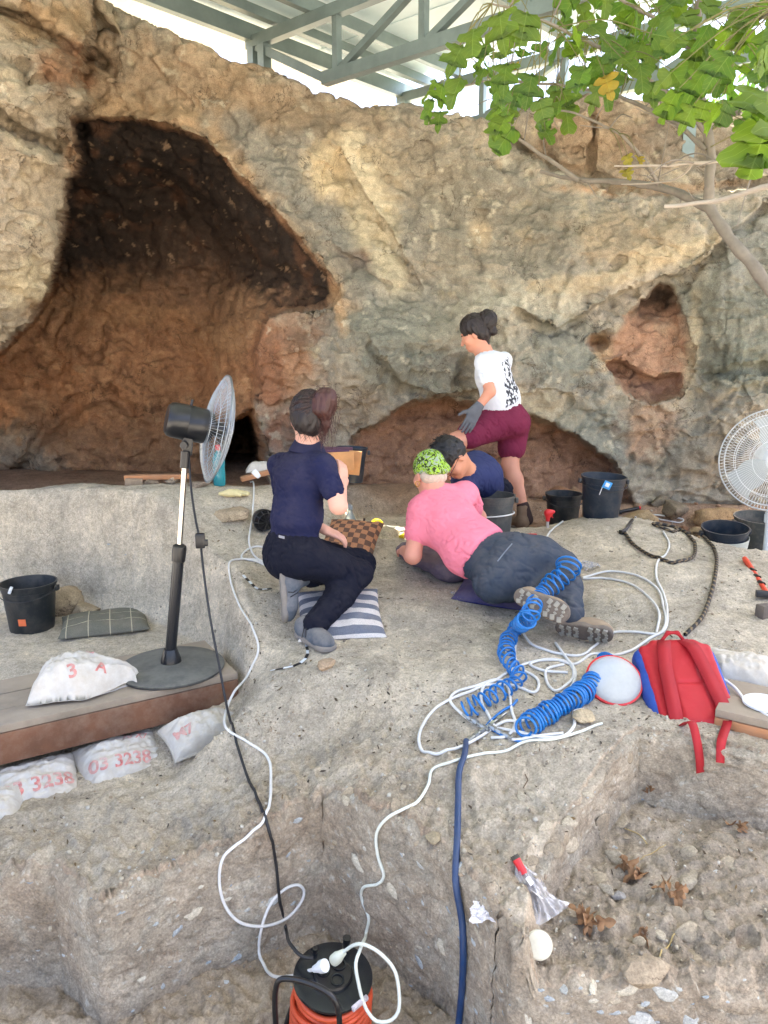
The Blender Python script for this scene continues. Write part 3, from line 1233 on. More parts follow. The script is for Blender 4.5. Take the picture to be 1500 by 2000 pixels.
    # left rocks
    K = Kl
    mixc((178, 156, 120), K * .8)
    mixc((206, 184, 142), K * sstep(.0, .4, N2) * .8)
    mixc((150, 134, 106), K * sstep(.05, .4, -N1) * .7)
    spot(125, 125, 60, 50, (150, 98, 52), .8, 5.2)
    spot(100, 40, 110, 40, (170, 134, 84), .8, 5.1)
    spot(60, 560, 60, 60, (214, 192, 140), .6, 4.9)
    spot(140, 300, 22, 40, (180, 130, 78), .7, 5.2)
    # inside the cave: bare red-brown back wall, soot on roof and flank
    ins = sstep(.015, -.03, Dc + .02 * N3) * (1 - K)
    mixc((190, 134, 80), ins)
    mixc((208, 156, 98), ins * sstep(.1, .45, N2) * .9)
    mixc((116, 76, 46), ins * sstep(.05, .4, -N2 + .2 * N1) * .8)
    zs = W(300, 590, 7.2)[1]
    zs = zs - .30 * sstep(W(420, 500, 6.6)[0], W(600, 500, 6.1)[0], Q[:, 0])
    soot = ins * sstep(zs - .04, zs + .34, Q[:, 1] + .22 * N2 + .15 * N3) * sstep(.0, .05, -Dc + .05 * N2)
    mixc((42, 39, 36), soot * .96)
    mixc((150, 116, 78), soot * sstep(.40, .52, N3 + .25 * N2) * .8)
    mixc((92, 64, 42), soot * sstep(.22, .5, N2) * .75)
    ctr = W(370, 560, 7.3)
    br = ins * np.exp(-((Q[:, 0] - ctr[0]) / .5) ** 2 - ((Q[:, 1] - ctr[1]) / .45) ** 2)
    mixc((124, 92, 66), br * .6)
    spot(470, 590, 60, 40, (176, 132, 84), .5, 7.3)
    spot(430, 660, 80, 40, (190, 146, 92), .55, 7.3)
    spot(270, 615, 120, 26, (190, 138, 80), .6, 7.3)
    spot(60, 880, 110, 60, (186, 168, 134), .8, 6.9)
    spot(110, 600, 60, 30, (172, 128, 80), .6, 6.9)
    spot(170, 850, 130, 70, (200, 138, 78), .75, 6.9)
    spot(60, 720, 110, 50, (186, 124, 66), .6, 7.0)
    spot(330, 700, 110, 80, (184, 126, 72), .5, 7.2)
    spot(555, 700, 75, 130, (182, 128, 80), .92, 6.0)
    spot(520, 720, 40, 120, (160, 104, 62), .85, 6.1)
    spot(590, 640, 60, 40, (140, 104, 76), .7, 6.0)
    spot(570, 850, 60, 80, (160, 104, 70), .8, 6.0)
    spot(660, 600, 16, 60, (200, 156, 98), .8, 6.0)
    spot(700, 800, 60, 40, (150, 128, 96), .7, 6.0)
    # red hollow and niche
    ku = sstep(.03, -.06, Du + .04 * N2)
    mixc((188, 136, 94), ku)
    mixc((186, 134, 88), ku * sstep(.1, .45, N2) * .8)
    mixc((130, 84, 54), ku * sstep(.1, .45, -N2) * .5)
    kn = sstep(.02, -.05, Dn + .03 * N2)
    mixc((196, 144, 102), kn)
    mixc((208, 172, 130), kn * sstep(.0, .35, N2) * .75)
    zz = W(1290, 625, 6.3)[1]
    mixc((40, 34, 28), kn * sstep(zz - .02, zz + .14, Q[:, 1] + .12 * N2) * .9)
    kp = sstep(.01, -.03, Dp_)
    mixc((176, 128, 92), kp)
    spot(1270, 840, 60, 60, (190, 146, 104), .75)
    spot(1350, 690, 16, 110, (200, 178, 134), .7)
    spot(1180, 690, 20, 40, (206, 168, 112), .7)
    mixc((212, 198, 162), PALE * .6 * (Dc > 0) * (Du > 0) * (Dn > 0))
    mixc((118, 112, 96), DARK * .12 * (Dc > 0) * (Du > 0) * (Dn > 0))
    mixc((206, 152, 92), PALE * .7 * ins * (1 - soot))
    mixc((70, 46, 30), DARK * .5 * ins * (1 - soot))
    mixc((190, 150, 104), sstep(.31, .36, N4 + .2 * N3) * soot * .6)
    mixc((120, 78, 46), sstep(.1, .4, N5) * soot * .6)
    # drips and lichen streaks down the wall
    st = fbm(vv * np.array([5.5, 5.5, .7]) + 3, 1.0, 4)
    mixc((112, 106, 90), sstep(.12, .5, st) * .5 * (Dc > 0) * (Du > 0) * (1 - K * .6))
    mixc((206, 192, 158), sstep(.38, .6, N3) * .5 * (Dc > 0))
    lum = c.mean(1, keepdims=True)
    c = lum + (c - lum) * .76
    c = np.clip(c, .004, .9) * .86
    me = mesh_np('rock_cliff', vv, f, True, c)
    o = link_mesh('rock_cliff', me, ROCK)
    return tag(o, 'tall tan limestone cliff with a dark cave mouth', None, None, 'structure')


CLIFF = make_cliff()

# ------------------------------------------------------------------ steel shelter roof
STEEL = M('galvanised_steel', lin(132, 146, 144), 0.45, 0.55, 0.18, 5, 0.1, 40)
SHEET = M('roof_sheet', lin(216, 236, 240), 0.5, 0.0, 0.08, 2.5)
FASC = M('corrugated_sheet', lin(238, 242, 238), 0.6, 0.0, 0.08, 3)
ZR = 4.28
K3 = np.array([*PZ(785, 178, ZR), ZR])
E1 = np.array([*PZ(318, 0, ZR), ZR])
E2 = np.array([*PZ(1190, 62, ZR), ZR])
ua = (E1 - K3) / np.linalg.norm(E1 - K3)
ub = (E2 - K3) / np.linalg.norm(E2 - K3)


def RP(s, t, z=ZR):
    p = K3 + ua * s + ub * t
    p[2] = z
    return p


def make_roof():
    r = thing('shelter_roof', 'white sheeted shelter roof on grey steel trusses over the dig', 'shelter', tuple(K3))
    LA, LB = ROOF_A, ROOF_B
    up = (0, 0, 1)
    # sheets run parallel to ub; one sheet has a gap
    s = 0.0
    while s < LA - .01:
        w = min(1.15, LA - s)
        t0 = 0.0
        segs = [(0.0, LB)]
        if abs(s - HOLE_S) < .01:
            segs = [(0.0, HOLE_T0), (HOLE_T1, LB)]
        for (ta, tb) in segs:
            a, b = RP(s + w / 2, ta - (.12 if ta == 0 else 0), ZR + .13), RP(s + w / 2, tb + (.12 if tb == LB else 0), ZR + .13)
            MB().beam(a + np.array([0, 0, .008]) * (int(s / 1.15 + .5) % 2), b + np.array([0, 0, .008]) * (int(s / 1.15 + .5) % 2), w + .03, .05, up).build('roof_panel', SHEET, r)
        if len(segs) > 1:
            for sa, sb in ((s, HOLE_S0), (HOLE_S1, s + w)):
                if sb - sa > .02:
                    MB().beam(RP((sa + sb) / 2, HOLE_T0 - .25, ZR + .075), RP((sa + sb) / 2, HOLE_T1 + .25, ZR + .075), sb - sa + .02, .05, up).build('roof_panel', SHEET, r)
        s += 1.15
    # purlins parallel to ua under the sheets
    t = .75
    while t < LB:
        MB().beam(RP(0, t, ZR + .03), RP(LA, t, ZR + .03), .06, .11, up).build('purlin', STEEL, r)
        t += 1.28
    for t in (0.0, .32):
        MB().beam(RP(-.15, t, ZR - (.0 if t == 0 else -.035)), RP(LA, t, ZR - (.0 if t == 0 else -.035)), .07, .14 if t == 0 else .08, up).build('eave_beam', STEEL, r)
    # trusses parallel to ub
    for s, dz in ((0.0, .42), (2.02, .50), (4.6, .50), (7.0, .50)):
        if s > LA:
            continue
        MB().beam(RP(s, -.05, ZR - .08), RP(s, LB, ZR - .08), .08, .10, up).build('truss_chord', STEEL, r)
        MB().beam(RP(s, .9 if s else .0, ZR - .08 - dz), RP(s, LB, ZR - .08 - dz), .08, .10, up).build('truss_chord', STEEL, r)
        t = .15
        k = 0
        while t < LB - .5:
            MB().beam(RP(s, t + .9, ZR - .13), RP(s, t + .9, ZR - .03 - dz), .06, .06, ua).build('truss_web', STEEL, r)
            MB().beam(RP(s, t + .95, ZR - .04 - dz), RP(s, t + 1.75, ZR - .13), .055, .055, ua).build('truss_web', STEEL, r)
            t += .9
            k += 1
        if s and s < 3:
            MB().beam(RP(s, .08, ZR - .13), RP(s, .92, ZR - .08 - dz), .07, .07, ua).build('truss_web', STEEL, r)
    # columns stand on the rock or on the ground
    for (s, t, zb) in ((.02, .05, 1.8), (2.02, .02, 2.2), (2.02, .16, 2.2)):
        MB().beam(RP(s, t, zb), RP(s, t, ZR - .13), .09, .09, ua).build('column', STEEL, r)
    cx = P(1357, 60, 6.55)
    MB().beam((cx[0], cx[1], 1.6), (cx[0], cx[1], ZR - .2), .10, .10, (1, 0, 0)).build('column', STEEL, r)
    for (s, t) in ((LA - .1, .1), (LA - .1, LB - .1), (.1, LB - .1)):
        p = RP(s, t)
        MB().beam((p[0], p[1], -1.0), (p[0], p[1], ZR - .2), .12, .12, (1, 0, 0)).build('column', STEEL, r)
    # corrugated pale sheet hung outside the left eave
    n = 420
    ss = np.linspace(-.4, 6.5, n)
    off = np.array([ua[1], -ua[0], 0])
    if off @ ub > 0:
        off = -off
    rows = []
    for (o, z) in ((.42, ZR + .22), (.60, ZR + .16), (.78, ZR + .10)):
        w = .012 * np.sin(ss * 2 * PI / .11)
        rows.append(K3 + ua * ss[:, None] + off * o + np.array([0, 0, 1]) * (z - ZR + w)[:, None])
    v = np.concatenate(rows)
    v = np.concatenate([v, v + np.array([0, 0, .006])])
    f = []
    for lay in (0, 3):
        for rr in (0, 1):
            for k in range(n - 1):
                a = (lay + rr) * n + k
                f.append((a, a + 1, a + 1 + n, a + n))
    link_mesh('eave_sheet', mesh_np('eave_sheet', v, np.array(f)), FASC, r)
    return r


# the opening in the roof that lets one patch of sun on to the dig
PATCH = np.array(G(728, 1038))
_tt = (ZR + .13 - PATCH[2]) / SUN_DIR.z
_hp = PATCH + np.array(SUN_DIR) * _tt
_m = np.stack([ua[:2], ub[:2]], 1)
_st = np.linalg.solve(_m, _hp[:2] - K3[:2])
ROOF_A, ROOF_B = 8.05, 7.2
HOLE_S = math.floor(_st[0] / 1.15) * 1.15
HOLE_T0, HOLE_T1 = _st[1] - .38, _st[1] + .30
HOLE_S0, HOLE_S1 = max(HOLE_S, _st[0] - .34), min(HOLE_S + 1.15, _st[0] + .34)
print('roof hole at s,t', _st, HOLE_S)
make_roof()

# ------------------------------------------------------------------ helpers for things lying on the ground
def Gn(px, py, r=0.0):
    h = BVH.ray_cast(Vector(CAM), Vector(ray(px, py)).normalized())
    if h[0] is None:
        return np.array([*PZ(px, py, 0), r])
    n = h[1] if h[1].dot(Vector(ray(px, py))) < 0 else -h[1]
    return np.array(h[0] + n * r)


def path(wps, r, step=0.012, settle=True):
    pts = []
    for w in wps:
        pts.append(P(*w) if len(w) == 3 else Gn(w[0], w[1], r * 1.15))
    s = spline(pts, step)
    if settle:
        for it in range(2):
            for i in range(len(s)):
                g = gz(s[i, 0], s[i, 1]) + r * .95
                if 0 < g - s[i, 2] < .022:
                    s[i, 2] = g
            s[1:-1, 2] = s[1:-1, 2] * .5 + .25 * (s[:-2, 2] + s[2:, 2])
    return s


def tube_obj(name, pts, r, mat, parent=None, n=8):
    v, f = tube_geo(pts, r, n)
    me = mesh_np(name, v, np.array(f))
    return link_mesh(name, me, mat, parent)


def frame_of(z, x=None):
    z = Vector(z).normalized()
    x = Vector(x if x is not None else ((1, 0, 0) if abs(z.x) < .9 else (0, 1, 0)))
    y = z.cross(x).normalized()
    x = y.cross(z).normalized()
    return Matrix((x, y, z)).transposed()


BLACKP = M('black_plastic', lin(17, 19, 23), 0.3, 0, .12, 5, .05, 30, dust=DUST, dust_amt=.04)
BLACKG = M('glossy_black_plastic', lin(24, 27, 32), 0.25, 0, .1, 5)
BUCKET = M('bucket_plastic', lin(28, 34, 38), 0.42, 0, .2, 9, .08, 40, dust=DUST, dust_amt=.2)
BUCKETB = M('bucket_plastic_blue', lin(32, 44, 56), 0.4, 0, .2, 9, .08, 40, dust=DUST, dust_amt=.2)
CHROME = M('chrome_tube', lin(200, 196, 186), 0.22, 1.0, .05, 4)
WHITEC = M('white_cable', lin(224, 224, 220), 0.5, 0, .10, 12, dust=DUST, dust_amt=.25)
BLACKC = M('black_cable', lin(34, 34, 36), 0.55, 0, .1, 8)
WHITEP = M('white_plastic', lin(226, 230, 232), 0.4, 0, .05, 8)
SACK = M('sack_cloth', lin(208, 205, 198), 0.75, 0, .20, 14, .25, 160, dust=lin(186, 172, 150), dust_amt=.75)
PRINT = M('red_print', lin(198, 96, 90), 0.85, 0, .5, 50, dust=lin(206, 196, 184), dust_amt=.8)
ORANGE = M('orange_cable', lin(206, 82, 46), 0.5, 0, .08, 10)
BLUEH = M('blue_hose', lin(14, 110, 184), 0.32, 0, .08, 10, coat=.2)
NAVYH = M('navy_hose', lin(20, 56, 98), 0.5, 0, .10, 30, dust=DUST, dust_amt=.08)
METAL = M('bare_metal', lin(170, 170, 165), 0.35, 0.9, .1, 20)
DARKM = M('dark_metal', lin(70, 70, 72), 0.5, 0.7, .2, 20)
REDP = M('red_plastic', lin(206, 36, 40), 0.4, 0, .08, 8)
YELLOW = M('yellow_plastic', lin(222, 190, 30), 0.45, 0, .08, 8)
WOOD = M('raw_wood', lin(178, 124, 84), 0.8, 0, .30, 3.0, .3, 20, stretch=(1, 1, 1), dust=DUST, dust_amt=.25)
WOODG = M('weathered_wood', lin(140, 128, 112), 0.85, 0, .28, 5.0, .4, 24, dust=DUST, dust_amt=.45)
WOODR = M('red_brown_wood', lin(112, 76, 54), 0.8, 0, .30, 5.0, .35, 24, dust=DUST, dust_amt=.35)


# ------------------------------------------------------------------ timber platforms
def platform(name, label, A, B, back, ztop, thick, nb, mats):
    """A, B: the two ends of the front top edge (x, y); boards go back from it."""
    A, B, back = Vector((*A, ztop)), Vector((*B, ztop)), Vector((*back, 0))
    r = thing(name, label, 'wooden platform', tuple((A + B) / 2 - Vector((0, 0, thick))), group=None)
    d = (B - A).normalized()
    w = back.length / nb
    bn = back.normalized()
    for i in range(nb):
        o = bn * (w * (i + .5)) + Vector((0, 0, -.016 - .002 * (i % 2)))
        sh = d * (0.008 * math.sin(i * 5.1))
        MB().beam(A + o + sh, B + o + sh, w - .006, .030, (0, 0, 1), .003).build('board', mats[0], r)
    for i, off in enumerate((.022, back.length - .03)):
        o = bn * off + Vector((0, 0, -.0345 - (thick - .034) / 2))
        MB().beam(A + o, B + o, .04, thick - .034, (0, 0, 1), .004).build('beam', mats[1], r)
    n = 4
    for k in range(n):
        c = A + d * ((B - A).length * (.06 + .88 * k / (n - 1))) + Vector((0, 0, -.034 - (thick - .05) / 2))
        MB().beam(c + bn * .045, c + bn * (back.length - .055), .04, thick - .055, (0, 0, 1), .003).build('joist', mats[1], r)
    return r


_a = PZ(465, 1314, -.14)
_b = PZ(-60, 1432, -.14)
_d = (_b - _a) / np.linalg.norm(_b - _a)
platform('wooden_platform', 'grey topped timber platform on sandbags under the black fan', tuple(_a), tuple(_a + _d * 1.6), (_d[1] * .50, -_d[0] * .50), -.14, .165, 3, (WOODG, WOODR))
_a2 = PZ(1397, 1385, .0)
_b2 = PZ(1600, 1432, .0)
_d2 = (_b2 - _a2) / np.linalg.norm(_b2 - _a2)
platform('wooden_platform', 'timber platform end beside the red backpack with a white lid on it', tuple(_a2), tuple(_a2 + _d2 * 1.1), (-_d2[1] * .34, _d2[0] * .34), .0, .15, 2, (WOODG, WOOD))


# ------------------------------------------------------------------ buckets
def bucket(label, rim_px, rim_py, D, dia, h, mat=BUCKET, group='black buckets about the dig', tilt=(0, 0), sit=False, handle=1):
    c = P(rim_px, rim_py, D)
    z0 = c[2] - h
    if sit:
        z0 = gz(c[0], c[1]) - .004
    r = thing('bucket', label, 'bucket', (c[0], c[1], z0), (tilt[0], tilt[1], 0), group)
    R = dia / 2
    b = R * .76
    prof = [(0, .012), (b - .012, .012), (b - .006, .006)]
    prof = [(0.0, .004), (b - .01, .004), (b, .0), (b + .003, .01), (b + (R - .008 - b) * .84, h * .84), (b + (R - .008 - b) * .845 + .003, h * .845), (b + (R - .008 - b) * .87 + .003, h * .87),
            (R - .006, h - .012), (R, h - .012), (R + .001, h), (R - .007, h), (b + (R - b) * .5 - .012, h * .5), (b - .006, .012), (0, .012)]
    m = MB().lathe(prof, n=44)
    m.build('shell', mat, r, world_space=False)
    for s in (-1, 1):
        MB().box((s * (R + .008), 0, h - .035), (.018, .04, .03), None, .004).build('ear', mat, r, world_space=False)
    if handle:
        a = np.linspace(0, PI, 22)
        hp = np.stack([(R + .008) * np.cos(a), -np.sin(a) * (R * .96) * handle, h - .03 - .05 * np.sin(a) * (1 if handle > 0 else 1)], -1)
        v, f = tube_geo(hp, .0028, 6)
        link_mesh('handle', mesh_np('handle', v, np.array(f)), DARKM, r, False)
    return r, R, h, b


r, R, h, b = bucket('black bucket with a small orange label in the left pit', 53, 1114, 4.18, .315, .285, sit=True)
th = -1.52
rr = b + (R - .008 - b) * .3
MB().box((rr * math.cos(th), rr * math.sin(th), h * .27), (.004, .042, .042), Matrix.Rotation(th, 3, 'Z') @ Matrix.Rotation(math.radians(8), 3, 'Y'), .001).build('label', M('orange_label', lin(232, 118, 70), .7), r, world_space=False)
MB().box((R * math.cos(-1.75), R * math.sin(-1.75), h - .005), (.016, .03, .034), (0.2, .4, .3), .003).build('tape', WHITEP, r, world_space=False)
r, R, h, b = bucket('black bucket with a white string round it behind the pink shirt', 960, 958, 4.46, .295, .32, mat=M('bucket_grey', lin(62, 66, 66), .5, 0, .25, 9, .08, 40, dust=DUST, dust_amt=.35), sit=True, handle=0)
a = np.linspace(0, 2 * PI, 60)
rs = R * .955
v, f = tube_geo(np.stack([rs * np.cos(a), rs * np.sin(a), h * .63 + .012 * np.cos(a + .6)], -1)[:-1], .0045, 6, True)
link_mesh('string', mesh_np('string', v, np.array(f)), WHITEC, r, False)
bucket('low black bucket half hidden behind the bucket with the blue tag', 1101, 963, 5.32, .27, .25, tilt=(.03, 0))
r, R, h, b = bucket('large black bucket with a blue paper tag on the rock mound', 1176, 937, 4.93, .302, .285, mat=BUCKETB, tilt=(.05, .03), sit=True)
MB().box((R * math.cos(-1.72), R * math.sin(-1.72) - .008, h - .032), (.056, .003, .05), (.1, .35, .1), .001).build('paper_tag', M('blue_tag', lin(66, 156, 220), .6), r, world_space=False)
MB().box((R * math.cos(-1.72), R * math.sin(-1.72) - .011, h - .030), (.028, .003, .026), (.1, .35, .1), .001).build('tag_print', WHITEP, r, world_space=False)
MB().tube([(R * math.cos(-1.9), R * math.sin(-1.9) - .006, h - .04), (R * math.cos(-2.0), R * math.sin(-2.0) - .006, h - .10)], .003, 6).build('tag_string', WHITEC, r, world_space=False)
r, R, h, b = bucket('black bucket with a wide pale band below the rim behind the mound', 1416, 1026, 4.66, .29, .30, mat=BUCKETB, tilt=(.14, -.05), handle=0)
MB().lathe([(R * .955 + .002, h * .60), (R * .988 + .003, h * .80), (R * .984, h * .80), (R * .95, h * .60)], n=44).build('band', M('pale_band', lin(206, 206, 190), .7, dust=DUST, dust_amt=.3), r, world_space=False)
bucket('dusty grey bucket beneath the white fan at the edge', 1486, 1008, 4.9, .36, .30, M('bucket_dusty', lin(72, 74, 70), .7, dust=DUST, dust_amt=.6), tilt=(.08, 0), handle=0)
bucket('tall dark bucket behind the wooden box pieces', 684, 873, 5.25, .225, .25, BUCKETB, tilt=(-.02, .05), handle=0)


# ------------------------------------------------------------------ sandbags
def sack(label, c, size, rot, seed, print_=None, group='sandbags under the platform', neck=None, tilt=0.0):
    """c: centre of the base, size: length, width, height."""
    L, w, h = size
    n = 64
    u = np.linspace(-1, 1, n)
    U, V_ = np.meshgrid(u, u, indexing='ij')
    U, V_ = U.ravel(), V_.ravel()
    r3 = np.array([seed * 3.1, seed * 1.7, 0])
    X = L / 2 * U * (1 - .07 * (1 - V_ ** 2) * np.abs(U) ** 2)
    Y = w / 2 * V_ * (1 - .07 * (1 - U ** 2) * np.abs(V_) ** 2)
    nv = np.ones(len(U))
    if neck:
        sgn = 1 if neck[0] > 0 else -1
        kx = sstep(.30, .80, U * sgn)
        fl = sstep(.84, 1.0, U * sgn)
        nv = 1 - kx * .80 + fl * .22
        Y = Y * nv
        X = X + sgn * kx * neck[2] * .6
        Y = Y + kx * neck[1] * .12
    T = ((1 - np.abs(U) ** 3).clip(0) * (1 - np.abs(V_) ** 3).clip(0)) ** .52
    if neck:
        T = T * (nv ** .6) + .10 * kx * (1 - np.abs(V_) ** 3).clip(0) ** .5
    p = np.stack([X, Y, 0 * X], -1) + r3
    edge = np.maximum(np.abs(U), np.abs(V_))
    lump = fbm(p, 5.5, 3) * .36 + (fbm(p * np.array([1, 2.4, 1]), 8, 3, ridged=True) - .3) * .26 + (fbm(p * np.array([2.0, 1, 1]) + 9, 14, 3, ridged=True) - .3) * .18
    zt = h * (.30 + .62 * T * (1 + lump)) - h * .28 * edge ** 3 + fbm(p + 4, 45, 2) * .002 + fbm(p + 14, 9, 2) * .012 * edge
    zb = h * .30 * (1 - T) - h * .28 * edge ** 3 * (1 - T) + fbm(p + 14, 9, 2) * .012 * edge - .002
    zb = np.minimum(zb, zt - .002)
    if neck:
        zt = zt + .02 * kx * np.sin(V_ * 9 + seed) * (1 - fl * .5)
    i = np.arange(n * n).reshape(n, n)
    f = np.stack([i[:-1, :-1], i[1:, :-1], i[1:, 1:], i[:-1, 1:]], -1).reshape(-1, 4)
    v = np.concatenate([np.stack([X, Y, zt], -1), np.stack([X, Y, zb], -1)])
    b = f[:, ::-1] + n * n
    ring = np.concatenate([i[:, 0], i[-1, 1:], i[::-1, -1][1:], i[0, ::-1][1:-1]])
    e2 = np.roll(ring, -1)
    f = np.concatenate([f, b, np.stack([ring, ring + n * n, e2 + n * n, e2], -1)[:, ::-1]])
    me = mesh_np('sandbag', v, f)
    o = link_mesh('sandbag', me, SACK)
    o.location = c
    o.rotation_euler = (tilt, 0, rot)
    tag(o, label, 'sandbag', group)
    if print_:
        bvh = BVHTree.FromPolygons(v.tolist(), f.tolist())
        for txt, sz, loc, ang, d_ in print_:
            decal(txt, sz, loc, ang, d_, bvh, o, PRINT)
    return o


def decal(txt, size, loc, ang, dirv, bvh, parent, mat, name='print'):
    """flat lettering laid on a curved surface; dirv is the way the lettering faces."""
    cu = bpy.data.curves.new(name, 'FONT')
    cu.body = txt
    cu.size = size
    cu.align_x = 'CENTER'
    cu.align_y = 'CENTER'
    cu.offset = size * .022
    cu.resolution_u = 3
    ob = bpy.data.objects.new('lettering', cu)
    me = bpy.data.meshes.new_from_object(ob)
    bpy.data.objects.remove(ob)
    bm = bmesh.new()
    bm.from_mesh(me)
    bpy.data.meshes.remove(me)
    bmesh.ops.triangulate(bm, faces=bm.faces)
    for _ in range(3):
        e = [x for x in bm.edges if x.calc_length() > size * .16]
        if e:
            bmesh.ops.subdivide_edges(bm, edges=e, cuts=1)
            bmesh.ops.triangulate(bm, faces=bm.faces)
    dv = Vector(dirv).normalized()
    side = Vector((0, 0, 1)).cross(dv)
    if side.length < .1:
        side = Vector((1, 0, 0))
    side.normalize()
    upv = dv.cross(side).normalized()
    ca, sa = math.cos(ang), math.sin(ang)
    rm = []
    for vt in bm.verts:
        x, y = vt.co.x * ca - vt.co.y * sa, vt.co.x * sa + vt.co.y * ca
        o_ = Vector(loc) + side * x + upv * y + dv * .4
        h_ = bvh.ray_cast(o_, -dv)
        if h_[0] is None:
            rm.append(vt)
        else:
            vt.co = h_[0] + h_[1] * .0022
    bmesh.ops.delete(bm, geom=rm, context='VERTS')
    m2 = bpy.data.meshes.new(name)
    bm.to_mesh(m2)
    bm.free()
    return link_mesh(name, m2, mat, parent, False)


def onz(px, py, dz=0.0):
    p = G(px, py)
    return (p[0], p[1], p[2] + dz)


FR = (.45, -.8, .55)
_pl = np.arctan2(_d[1], _d[0])
_zt = -.128
_p = PZ(150, 1345, _zt)
sack('white knotted sandbag lying on the platform beside the fan base', (_p[0], _p[1], _zt), (.36, .27, .155), .25, 1, [('3', .085, (.0, -.07, .10), .2, (.1, -.7, .7)), ('A', .07, (.11, -.04, .10), -.4, (.3, -.6, .7)), ('1', .06, (.06, .04, .13), .5, (.1, -.2, 1))], None, (1, .25, .13))
sack('sandbag with red number 03 3238 at the left picture edge', onz(62, 1536, -.03), (.38, .28, .11), _pl + PI + .0, 2, [('03 3238', .082, (.02, -.04, .10), .03, (0, -.25, 1))], tilt=.45)
sack('sandbag with red number 03 3238 under the middle of the platform', onz(240, 1482, -.03), (.38, .28, .11), _pl + PI + .06, 3, [('03 3238', .076, (-.03, -.05, .10), -.12, (0, -.25, 1)), ('70 X7', .042, (.06, .05, .13), -.3, (0, -.2, 1))], tilt=.42)
sack('sandbag with a frayed knot under the right end of the platform', onz(398, 1428, -.02), (.36, .20, .11), _pl + PI + .12, 4, [('M7', .06, (-.11, -.02, .09), .05, (0, -.3, 1))], neck=(1, -.2, .05), tilt=.35)
sack('small plain sandbag cut by the left picture edge', onz(-14, 1588, -.02), (.22, .22, .11), .3, 5, tilt=.3)
sack('crumpled white empty sack behind the red backpack', onz(1440, 1312, -.01), (.34, .26, .09), -.5, 6, None, None, (-.8, .6, .10))
sack('pale sack with red print lying at the foot of the red hollow', onz(1046, 946, -.01), (.34, .24, .16), .2, 7, [('70', .09, (0, -.09, .09), .1, (0, -.8, .6))], None)
sack('small white sack on the board beside the dark tunnel', tuple(P(508, 915, 5.1) + np.array([0, 0, -.02])), (.20, .14, .07), .2, 8, None, None)


# ------------------------------------------------------------------ cushions
def cushion_mesh(L, w, h, seed, n=46, sag=.0):
    u = np.linspace(-1, 1, n)
    U, V_ = np.meshgrid(u, u, indexing='ij')
    px_ = .055
    X = L / 2 * U * (1 - px_ * (1 - U ** 2) * 0 - .05 * (1 - V_ ** 2) * 0 - px_ * (1 - V_ ** 2) * np.abs(U) ** 3)
    Y = w / 2 * V_ * (1 - px_ * (1 - U ** 2) * np.abs(V_) ** 3)
    T = h / 2 * ((1 - np.abs(U) ** 2.6).clip(0) * (1 - np.abs(V_) ** 2.6).clip(0)) ** .5
    p = np.stack([X.ravel(), Y.ravel(), 0 * X.ravel()], -1) + seed * 3.7
    wr = (fbm(p, 7, 3) * .018 + fbm(p * np.array([1, 2.2, 1]), 14, 3, ridged=True) * .006) * (T.ravel() / (h / 2))
    zt = (T.ravel() + wr) + h * .42
    zb = -T.ravel() * .8 + h * .42
    i = np.arange(n * n).reshape(n, n)
    f = np.stack([i[:-1, :-1], i[1:, :-1], i[1:, 1:], i[:-1, 1:]], -1).reshape(-1, 4)
    v = np.concatenate([np.stack([X.ravel(), Y.ravel(), zt], -1), np.stack([X.ravel(), Y.ravel(), zb], -1)])
    v[:, 2] -= sag * (1 - (v[:, 0] / (L / 2)) ** 2) * 1.0
    b = f[:, ::-1] + n * n
    edge = np.concatenate([i[:, 0], i[-1, 1:], i[::-1, -1][1:], i[0, ::-1][1:-1]])
    e2 = np.roll(edge, -1)
    s = np.stack([edge, edge + n * n, e2 + n * n, e2], -1)[:, ::-1]
    return mesh_np('cushion', v, np.concatenate([f, b, s]))


def fabric_nodes(name, rough=.95):
    m = bpy.data.materials.new(name)
    m.use_nodes = True
    nt = m.node_tree
    bs = nt.nodes['Principled BSDF']
    bs.inputs['Roughness'].default_value = rough
    bs.inputs['Specular IOR Level'].default_value = .2
    tc = nd(nt, 'ShaderNodeTexCoord')
    sx = nd(nt, 'ShaderNodeSeparateXYZ')
    nt.links.new(tc.outputs['Object'], sx.inputs[0])
    nz = nd(nt, 'ShaderNodeTexNoise')
    nz.inputs['Scale'].default_value = 240
    nz.inputs['Detail'].default_value = 3
    nt.links.new(tc.outputs['Object'], nz.inputs[0])
    bp = nd(nt, 'ShaderNodeBump')
    bp.inputs['Strength'].default_value = .35
    bp.inputs['Distance'].default_value = .002
    nt.links.new(nz.outputs[0], bp.inputs['Height'])
    nt.links.new(bp.outputs[0], bs.inputs['Normal'])
    return m, nt, bs, tc, sx, nz


def math_n(nt, op, a, b=None, c=None):
    n = nd(nt, 'ShaderNodeMath', operation=op)
    for i, x in enumerate((a, b, c)):
        if x is None:
            continue
        if isinstance(x, (int, float)):
            n.inputs[i].default_value = x
        else:
            nt.links.new(x, n.inputs[i])
    return n.outputs[0]


def mixrgb(nt, f, a, b, blend='MIX'):
    x = nd(nt, 'ShaderNodeMix', data_type='RGBA', blend_type=blend)
    for sock, val in ((x.inputs[0], f), (x.inputs[6], a), (x.inputs[7], b)):
        if isinstance(val, (int, float)):
            sock.default_value = val if sock.type == 'VALUE' else (val, val, val, 1)
        elif isinstance(val, tuple):
            sock.default_value = (*val, 1)
        else:
            nt.links.new(val, sock)
    return x.outputs[2]


